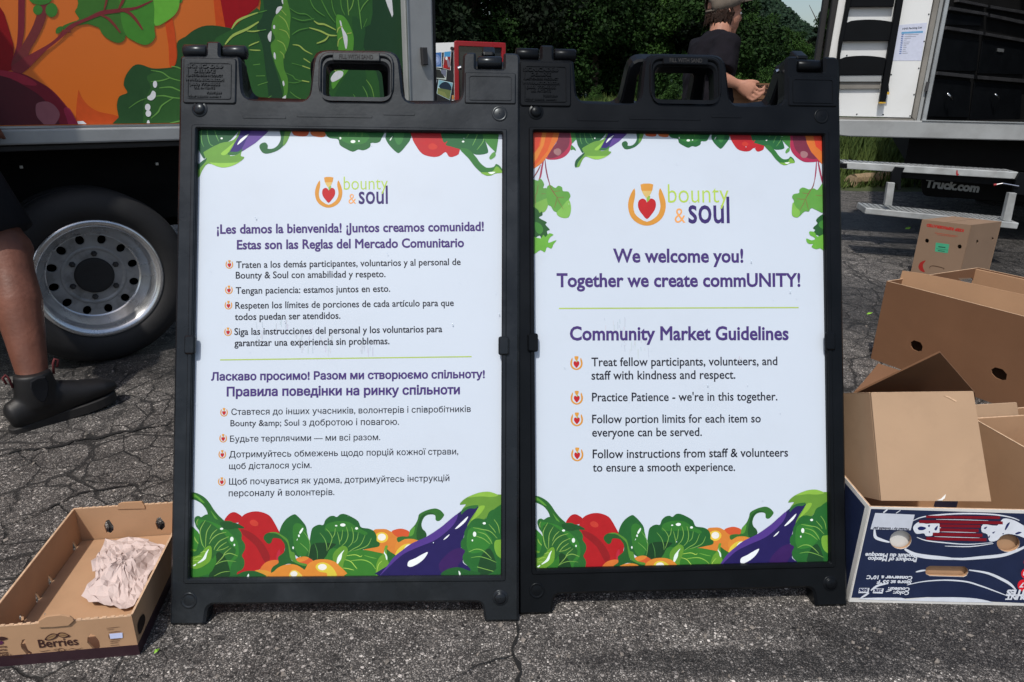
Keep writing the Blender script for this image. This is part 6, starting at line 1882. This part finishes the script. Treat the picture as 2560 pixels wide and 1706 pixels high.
def fuse(mb, name, m, parent, voxel, smooth=4, cut=None):
    me = bpy.data.meshes.new('raw'); me.from_pydata([tuple(v) for v in mb.V], [], mb.F)
    o = bpy.data.objects.new('raw', me); COL.objects.link(o)
    r = o.modifiers.new('r', 'REMESH'); r.mode = 'VOXEL'; r.voxel_size = voxel; r.use_smooth_shade = True
    s = o.modifiers.new('s', 'SMOOTH'); s.factor = .5; s.iterations = smooth
    bpy.context.view_layer.update(); dg = bpy.context.evaluated_depsgraph_get()
    me2 = bpy.data.meshes.new_from_object(o.evaluated_get(dg))
    V = [v.co.copy() for v in me2.vertices]; Fc = [tuple(p.vertices) for p in me2.polygons]
    bpy.data.objects.remove(o); bpy.data.meshes.remove(me); bpy.data.meshes.remove(me2)
    if cut: V, Fc = cut(V, Fc)
    return mk(name, V, Fc, m, parent, True)
def finger(mb, p, d, bend, L, r0, ax):
    """three-joint finger from p along d, curling about ax"""
    pts = [Vector(p) - Vector(d).normalized() * .012, Vector(p)]; dd = Vector(d).normalized()
    for i, l in enumerate((L * .45, L * .32, L * .23)):
        q = Quaternion(Vector(ax).normalized(), bend * (.6 if i == 0 else 1.0)); dd = q @ dd
        pts.append(pts[-1] + dd * l)
    mb.tube(pts, [r0 * 1.05, r0 * 1.05, r0, r0 * .92, r0 * .72], 10)
def wrinkle(V, amp, f, seed):
    return [v + Vector((pnoise(v * f + Vector((seed, 0, 0))), pnoise(v * f + Vector((0, seed, 0))), pnoise(v * f + Vector((0, 0, seed))))) * amp for v in V]

def man():
    ZM = 4.0
    g = lambda x, y, z=0: gd(x, y, ZM + z)
    root = g(1770, 300); t = thing('person', (root.x, root.y, 0), 'person in black shirt and grey brown cap carrying a brown box to the right', 'person')
    f = Vector((.985, .17, 0)).normalized(); lat = Vector((f.y, -f.x, 0)); up = Vector((0, 0, 1))     # lat points to the camera side
    pel = g(1768, 296); mid = g(1771, 200); chest = g(1781, 134); nb = g(1798, 92); nk = g(1806, 72)
    hf = Vector((.97, .24, -.06)).normalized(); hl = Vector((hf.y, -hf.x, 0)).normalized(); hu = hl.cross(hf) * -1
    if hu.z < 0: hu = -hu
    hc = g(1812, 19)
    b = MB()
    # head: skull, face, jaw, nose, brow, lips, ears
    ball(b, hc + hu * .012 - hf * .008, (hf, hl, hu), (.098, .077, .100), 24)
    ball(b, hc + hf * .042 - hu * .055, (hf, hl, hu), (.062, .060, .078), 20)
    ball(b, hc + hf * .060 - hu * .122, (hf, hl, hu), (.034, .034, .028), 14)
    ball(b, hc + hf * .020 - hu * .100, (hf, hl, hu), (.060, .056, .034), 16)
    ball(b, hc + hf * .100 - hu * .050, (hf, hl, hu), (.020, .015, .020), 12)
    b.tube([hc + hf * .088 - hu * .015, hc + hf * .112 - hu * .052], [.010, .013], 10)
    ball(b, hc + hf * .084 - hu * .008, (hf, hl, hu), (.015, .050, .011), 12)
    ball(b, hc + hf * .090 - hu * .092, (hf, hl, hu), (.012, .026, .008), 12); ball(b, hc + hf * .087 - hu * .104, (hf, hl, hu), (.012, .023, .008), 12)
    for s in (-1, 1):
        e = hc + hl * s * .079 - hu * .035 - hf * .008
        ball(b, e, (hf * .9 + hu * .2, hl, hu), (.018, .008, .031), 12); ball(b, e + hl * s * .006 - hf * .006, (hf, hl, hu), (.012, .009, .024), 12)
    # neck, trunk
    loft(b, [nb - up * .03, nk - f * .01, hc - hu * .09 - hf * .012, hc - hu * .03 - hf * .02], lat, (.068, .060, .058, .06), (.066, .062, .062, .06))
    loft(b, [pel - up * .08, pel, pel.lerp(mid, .5), mid, mid.lerp(chest, .6), chest, nb], lat, (.14, .165, .15, .155, .175, .18, .08), (.09, .115, .10, .10, .115, .11, .06), 20)
    # arms: near arm bent forward to the box, far arm mirrors it
    W = {}
    for s in (1, -1):
        sh = chest + lat * s * .175 + up * .035 + f * .005
        if s == 1: el = g(1789, 192, -.22); wr = g(1846, 212, -.20)
        else: el = sh + Vector((0, 0, -.24)) - f * .02 - lat * .03; wr = el + f * .20 + up * -.02 + lat * .06
        loft(b, [chest + lat * s * .10 + up * .03, sh, sh.lerp(el, .35), sh.lerp(el, .75), el, el.lerp(wr, .2), el.lerp(wr, .5), el.lerp(wr, .85), wr, wr + (wr - el).normalized() * .02], f, (.06, .058, .050, .042, .040, .043, .037, .028, .026, .026), (.06, .056, .048, .042, .040, .042, .034, .022, .020, .020))
        W[s] = (sh, el, wr)
    sh, el, wr = W[1]
    fd = (g(1872, 225, -.2) - wr).normalized(); side = Vector((-fd.x * 0, -1, .0)); side = (side - fd * side.dot(fd)).normalized(); dn = fd.cross(side)
    if dn.z > 0: dn = -dn
    palm = wr + fd * .052
    loft(b, [wr - fd * .01, wr + fd * .02, palm, wr + fd * .085], dn, (.026, .036, .043, .042), (.019, .020, .019, .015), 14)
    # knuckles row at the palm's end; fingers wrap under the lower edge of the box, thumb on its top
    for i, (o_, L) in enumerate(((-.026, .078), (-.004, .086), (.018, .080), (.037, .066))):
        p = wr + fd * (.088 - abs(i - 1.2) * .005) + dn * o_ + side * .002
        finger(b, p, (fd * .75 + dn * .62 - side * .05), .95, L, .0088, fd.cross(dn) * (-1 if (fd.cross(dn)).dot(side) < 0 else 1) * 1.0)
    th = wr + fd * .035 - dn * .034
    finger(b, th, (fd * .80 - dn * .52 - side * .22), -.18, .070, .0105, side)
    sh2, el2, wr2 = W[-1]; f2 = (wr2 - el2).normalized()
    loft(b, [wr2, wr2 + f2 * .04, wr2 + f2 * .085], up, (.026, .04, .038), (.02, .018, .014), 12)
    for i in range(4): finger(b, wr2 + f2 * .085 + up * (-.026 + .018 * i), f2, .5, .07, .0085, up)
    finger(b, wr2 + f2 * .03 + up * .03, f2 * .6 + up * .8, .3, .06, .0095, lat)
    # legs
    for s in (1, -1):
        hp = pel + lat * s * .085 - up * .04; st = f * (.14 * s)
        kn = Vector((hp.x, hp.y, .47)) + st * .8 + f * .07; an = Vector((hp.x, hp.y, .085)) + st * 1.2 - f * .02
        loft(b, [hp + up * .04, hp, hp.lerp(kn, .5), kn, kn.lerp(an, .3), kn.lerp(an, .75), an, an - up * .05], lat, (.085, .09, .072, .056, .058, .042, .036, .036), (.09, .095, .078, .06, .062, .045, .04, .04))
        loft(b, [an - f * .06 - up * .05, an - up * .045, an + f * .08 - up * .055, an + f * .17 - up * .065], lat, (.03, .042, .045, .03), (.03, .036, .026, .018))
        mb = MB(); loft(mb, [an - f * .08 - up * .055, an - up * .05, an + f * .08 - up * .055, an + f * .20 - up * .062], lat, (.035, .048, .052, .036), (.032, .045, .032, .022)); mb.obj('shoe', M['boot'], t, smooth=True)
        mb = MB(); loft(mb, [hp + up * .10, hp, hp.lerp(kn, .5), hp.lerp(kn, .95)], lat, (.10, .105, .10, .098), (.11, .118, .10, .098), 20); mb.obj('shorts', M['shorts'], t, smooth=True)
    fuse(b, 'body', M['skin'], t, .0052, 3)
    # shirt
    b = MB()
    loft(b, [pel - up * .10, pel - up * .02, pel.lerp(mid, .5), mid, mid.lerp(chest, .6), chest + up * .01, chest.lerp(nb, .65), nb + up * .006], lat, (.185, .19, .182, .185, .198, .200, .135, .078), (.145, .148, .140, .132, .138, .128, .092, .074), 24)
    for s in (1, -1):
        sh, el, wr = W[s]
        loft(b, [chest + lat * s * .08 + up * .02, sh, sh.lerp(el, .4), sh.lerp(el, .80)], f, (.085, .078, .080, .082), (.08, .074, .072, .074), 18)
    sh_ = fuse(b, 'shirt', M['tshirt'], t, .010, 5)
    for v, w in zip(sh_.data.vertices, wrinkle([v.co.copy() for v in sh_.data.vertices], .012, 11, 3)): v.co = w
    for v, w in zip(sh_.data.vertices, wrinkle([v.co.copy() for v in sh_.data.vertices], .006, 26, 9)): v.co = w
    # cap with strap opening at the back and a flat peak
    b = MB(); cc = hc + hu * .020 - hf * .012; n = 28; base = 0
    tilt = (hu * 1.0 - hf * .34).normalized(); cf = (hf + hu * .34).normalized()
    for i in range(9):
        th_ = math.pi / 2 * (1.12 - i / 8 * 1.12)
        for k in range(n):
            q = 2 * math.pi * k / n; r = 1.0
            low = -.028 * (1 - math.cos(q)) * .5 if i == 0 else 0
            b.V.append(cc + cf * (.108 * math.sin(th_) * math.cos(q)) + hl * (.086 * math.sin(th_) * math.sin(q)) + tilt * (.105 * math.cos(th_) + low + (.004 if i == 8 else 0)))
    for i in range(8):
        for k in range(n):
            q = 2 * math.pi * (k + .5) / n
            if i < 3 and abs(q - math.pi) < (.50 - .14 * i): continue        # half-moon opening
            k2 = (k + 1) % n; b.F.append((i * n + k, i * n + k2, (i + 1) * n + k2, (i + 1) * n + k))
    cap = b.obj('cap', M['cap'], t, smooth=True)
    so_ = cap.modifiers.new('s', 'SOLIDIFY'); so_.thickness = .003
    b = MB(); pts = []
    for k in range(13):
        q = math.radians(-62 + 124 * k / 12); e = math.cos(q)
        pts.append((cc + cf * (.100 * math.cos(q)) + hl * (.084 * math.sin(q)) + tilt * -.012, cc + cf * (.100 * math.cos(q) + .078 * e ** .6) + hl * (.078 * math.sin(q)) + tilt * (-.022 + .012 * (1 - e))))
    for a_, c_ in pts: b.V += [a_, c_, a_ - tilt * .004, c_ - tilt * .004]
    for k in range(12): i = 4 * k; b.F += [(i, i + 4, i + 5, i + 1), (i + 2, i + 3, i + 7, i + 6), (i + 1, i + 5, i + 7, i + 3)]
    b.obj('peak', M['cap'], cap, smooth=False)
    b = MB(); b.tube([cc - cf * (.104 * math.cos(q)) + hl * (.083 * math.sin(q)) - tilt * .020 for q in [math.radians(-34 + 68 * k / 8) for k in range(9)]], .0065, 8); b.obj('strap', M['cap'], cap, smooth=True)
    b = MB(); ball(b, cc + tilt * .106, (hf, hl, hu), (.007, .007, .004), 10); b.obj('button', M['cap'], cap)
    # hair: tufts from under the cap down to the nape and before the ear
    b = MB(); r = random.Random(3)
    for k in range(230):
        q = math.radians(r.uniform(82, 278)); z0 = r.uniform(-.052, .0); o_ = hc + hf * (.090 * math.cos(q)) + hl * (.080 * math.sin(q)) + hu * z0
        if abs(q - math.pi / 2) < .30 or abs(q - 1.5 * math.pi) < .30:
            if r.random() < .6: continue
        out = (hf * math.cos(q) + hl * math.sin(q)); L = r.uniform(.03, .062) * (1.15 - .45 * max(0, math.cos(q)))
        cur = r.uniform(-.4, .4); sd = out.cross(hu)
        b.tube([o_ - out * .006, o_ + out * .010 - hu * L * .45 + sd * cur * .012, o_ + out * (.004 + r.uniform(-.004, .014)) - hu * L + sd * cur * .022], [.008, .0075, .0022], 5)
    ball(b, hc - hf * .03 - hu * .03, (hf, hl, hu), (.072, .081, .062), 20)
    b.obj('hair', M['hair'], t)
    for s in (-1, 1):
        b = MB(); ball(b, hc + hf * .089 + hl * s * .030 - hu * .026, (hf, hl, hu), (.009, .012, .008), 12); ey = b.obj('eye', M['card_white'], t, smooth=True)
        b = MB(); ball(b, hc + hf * .096 + hl * s * .030 - hu * .026, (hf, hl, hu), (.0055, .008, .007), 10); b.obj('iris', M['decal_black'], ey)
    # the box in his hands
    A_ = g(1816, 209, -.16); s0 = Surf(A_, (1, .02, 0), Z)
    bx = thing('carried_box', A_ - Z * .16, 'brown printed carton held at hip height by the person in the cap', 'carton')
    uL, uR = 0, .42
    for nm, z0_, z1_, g_, mm in (('base', -.16, -.077, .0, 'card'), ('lid', -.079, .004, .004, 'card_pale')):
        mb = MB(); mb.hexa([s0.P(uL - g_, z0_, g_), s0.P(uR + g_, z0_, g_), s0.P(uR + g_, z0_, -.27), s0.P(uL - g_, z0_, -.27), s0.P(uL - g_, z1_, g_), s0.P(uR + g_, z1_, g_), s0.P(uR + g_, z1_, -.27), s0.P(uL - g_, z1_, -.27)])
        ob = mb.obj(nm, M['card_red'], bx)
    s0.z = .0052
    for body, x0, x1, y in (('EOL', 1889, 1924, 219), ('IPEI', 1892, 1924, 229), ('LVES', 1893, 1920, 238)): textpx('lettering', body, s0, (x0, y), (x1, y), (35, 18, 14), ob, bold=.04, k=1, height=.019)
man()

def walker():
    an = gd(88, 968, 1.955); kn = gd(18, 628, 1.97); hp = Vector((-1.66, 1.97, .87))
    f = Vector((.50, .865, 0)).normalized(); lat = Vector((f.y, -f.x, 0)); up = Vector((0, 0, 1))
    ff = Vector((.62, .76, 0)).normalized(); fl = Vector((ff.y, -ff.x, 0))
    t = thing('person', (hp.x, hp.y, 0), 'walking person in dark shorts and black ankle boots, only one bare leg in view', 'person')
    b = MB()
    loft(b, [hp + up * .05, hp, hp.lerp(kn, .5), hp.lerp(kn, .86), kn, kn.lerp(an, .16), kn.lerp(an, .38), kn.lerp(an, .65), kn.lerp(an, .9), an, an - up * .04], lat, (.09, .092, .078, .060, .056, .056, .062, .050, .038, .038, .04), (.09, .098, .082, .064, .060, .057, .062, .050, .040, .040, .042), 20)
    ball(b, kn + f * .018, (lat, f, up), (.046, .050, .060), 16)
    hp2 = hp - lat * .19 - f * .02; kn2 = Vector((-1.86, 1.88, .50)); an2 = Vector((-1.98, 1.60, .16))
    loft(b, [hp2 + up * .05, hp2, hp2.lerp(kn2, .5), kn2, kn2.lerp(an2, .35), kn2.lerp(an2, .8), an2, an2 - up * .04], lat, (.09, .092, .078, .057, .06, .042, .038, .04), (.09, .098, .082, .060, .06, .044, .04, .042), 16)
    pel = (hp + hp2) / 2 + up * .06; ch = pel + up * .40 + f * .02; nb = ch + up * .14; hc = nb + up * .20 + f * .03
    loft(b, [pel - up * .08, pel, pel + up * .2, ch, nb], lat, (.14, .165, .15, .18, .07), (.1, .11, .10, .115, .06), 20)
    loft(b, [nb - up * .03, hc - up * .06], lat, (.06, .055), (.06, .058)); ball(b, hc, (f, lat, up), (.095, .075, .115), 18); ball(b, hc + f * .03 - up * .07, (f, lat, up), (.06, .055, .05), 14); ball(b, hc + f * .10 - up * .02, (f, lat, up), (.015, .012, .02), 10)
    for s in (1, -1):
        sh = ch + lat * s * .18 + up * .04; el = sh - up * .27 - f * .05 * s; wr = el - up * .20 + f * (.12 if s > 0 else .02)
        loft(b, [ch + lat * s * .1, sh, sh.lerp(el, .5), el, el.lerp(wr, .4), wr], f, (.06, .058, .048, .040, .040, .026), (.06, .056, .046, .04, .038, .021))
        d_ = (wr - el).normalized(); loft(b, [wr, wr + d_ * .04, wr + d_ * .085], f, (.026, .038, .036), (.02, .017, .014), 12)
        for i in range(4): finger(b, wr + d_ * .083 + f * (-.026 + .018 * i), d_, .25, .07, .0085, f)
        finger(b, wr + d_ * .03 + f * .032, d_ * .7 + f * .6, .15, .058, .0095, lat)
        ball(b, hc + lat * s * .076, (f, lat, up), (.016, .008, .028), 10)
    fuse(b, 'body', M['skin_shaded'], t, .006, 4)
    b = MB()
    loft(b, [pel - up * .06, pel, pel + up * .2, ch, ch.lerp(nb, .6), nb], lat, (.18, .185, .175, .2, .14, .08), (.13, .135, .125, .135, .10, .075), 20)
    for s in (1, -1):
        sh = ch + lat * s * .18 + up * .04; el = sh - up * .27 - f * .05 * s; loft(b, [ch + lat * s * .08, sh, sh.lerp(el, .7)], f, (.08, .075, .075), (.075, .07, .07), 16)
    fuse(b, 'shirt', M['tshirt'], t, .012, 4)
    b = MB(); ball(b, hc + up * .03 - f * .015, (f, lat, up), (.098, .082, .10), 18); b.obj('hair', M['hair'], t, smooth=True)
    for h_, k_2 in ((hp, kn), (hp2, kn2)):
        e_ = h_.lerp(k_2, .90); b = MB(); loft(b, [pel.lerp(h_, .6) + up * .05, h_, h_.lerp(k_2, .5), e_], lat, (.11, .105, .095, .092), (.12, .115, .10, .095), 20)
        o = b.obj('shorts', M['shorts'], t, smooth=True)
    for a_, fd, fl_, lift in ((an, ff, fl, .10), (an2, ff, fl, -.35)):
        bt_ = thing('x', (0, 0, 0), '', '') if False else None
        fu = (up - fd * lift * 0).normalized(); fdt = (fd + up * lift).normalized(); h0 = a_ - up * .085
        b = MB()
        loft(b, [a_ + up * .046, a_ + up * .0, a_ - up * .05], fl_, (.041, .045, .045), (.046, .053, .060), 20)
        loft(b, [h0 - fdt * .082 + up * .02, h0 - fdt * .07 + up * .022, h0 - fdt * .02 + up * .03, h0 + fdt * .05 + up * .030, h0 + fdt * .11 + up * .020, h0 + fdt * .17 + up * .014, h0 + fdt * .205 + up * .008], fl_, (.022, .035, .038, .039, .043, .040, .022), (.024, .042, .054, .056, .040, .028, .014), 20)
        bo = fuse(b, 'boot', M['boot'], t, .005, 5)
        out = [(-.088, 0), (-.080, .026), (-.05, .034), (0, .033), (.05, .036), (.11, .050), (.16, .049), (.195, .033), (.210, 0)]
        out = [(x * .97, y * .84) for x, y in out]; pl_ = [(x, y) for x, y in out] + [(x, -y) for x, y in out[-2:0:-1]]
        s_ = Surf(h0 - up * .020, fdt, up.cross(fdt)); s_.n = fdt.cross(s_.ey) ; 
        V, Fc = plate([smooth_loop(pl_, 2)], -.013, .015, .003); mk('sole', [s_.P(*v) for v in V], Fc, M['sole'], bo)
        V, Fc = plate([[(-.088, -.034), (-.02, -.034), (-.02, .034), (-.088, .034)]], -.024, -.012, 0); mk('heel', [s_.P(*v) for v in V], Fc, M['sole'], bo)
        for sg in (-1, 1):
            es = Surf(a_ + fl_ * (.0425 * sg), fdt * sg, up); V, Fc = plate([smooth_loop([(-.018, .036), (.018, .036), (.020, .0), (.006, -.030), (-.006, -.030), (-.020, .0)], 2)], -.006, .004, .002); mk('elastic_panel', [es.P(*v) for v in V], Fc, M['shorts'], bo)
        for sg in (-1, 1):
            p = a_ + up * .040 + fdt * (.052 * sg); b = MB(); q = [p - up * .02, p + up * .010 + fdt * .004 * sg, p + up * .022 + fdt * .010 * sg, p + up * .016 + fdt * .018 * sg, p - up * .004 + fdt * .012 * sg]
            b.tube(q, [.0035] * 5, 6); b.obj('pull_loop', M['loop_red'], bo, smooth=True)
walker()
finish_texts()
cd.dof.use_dof = False
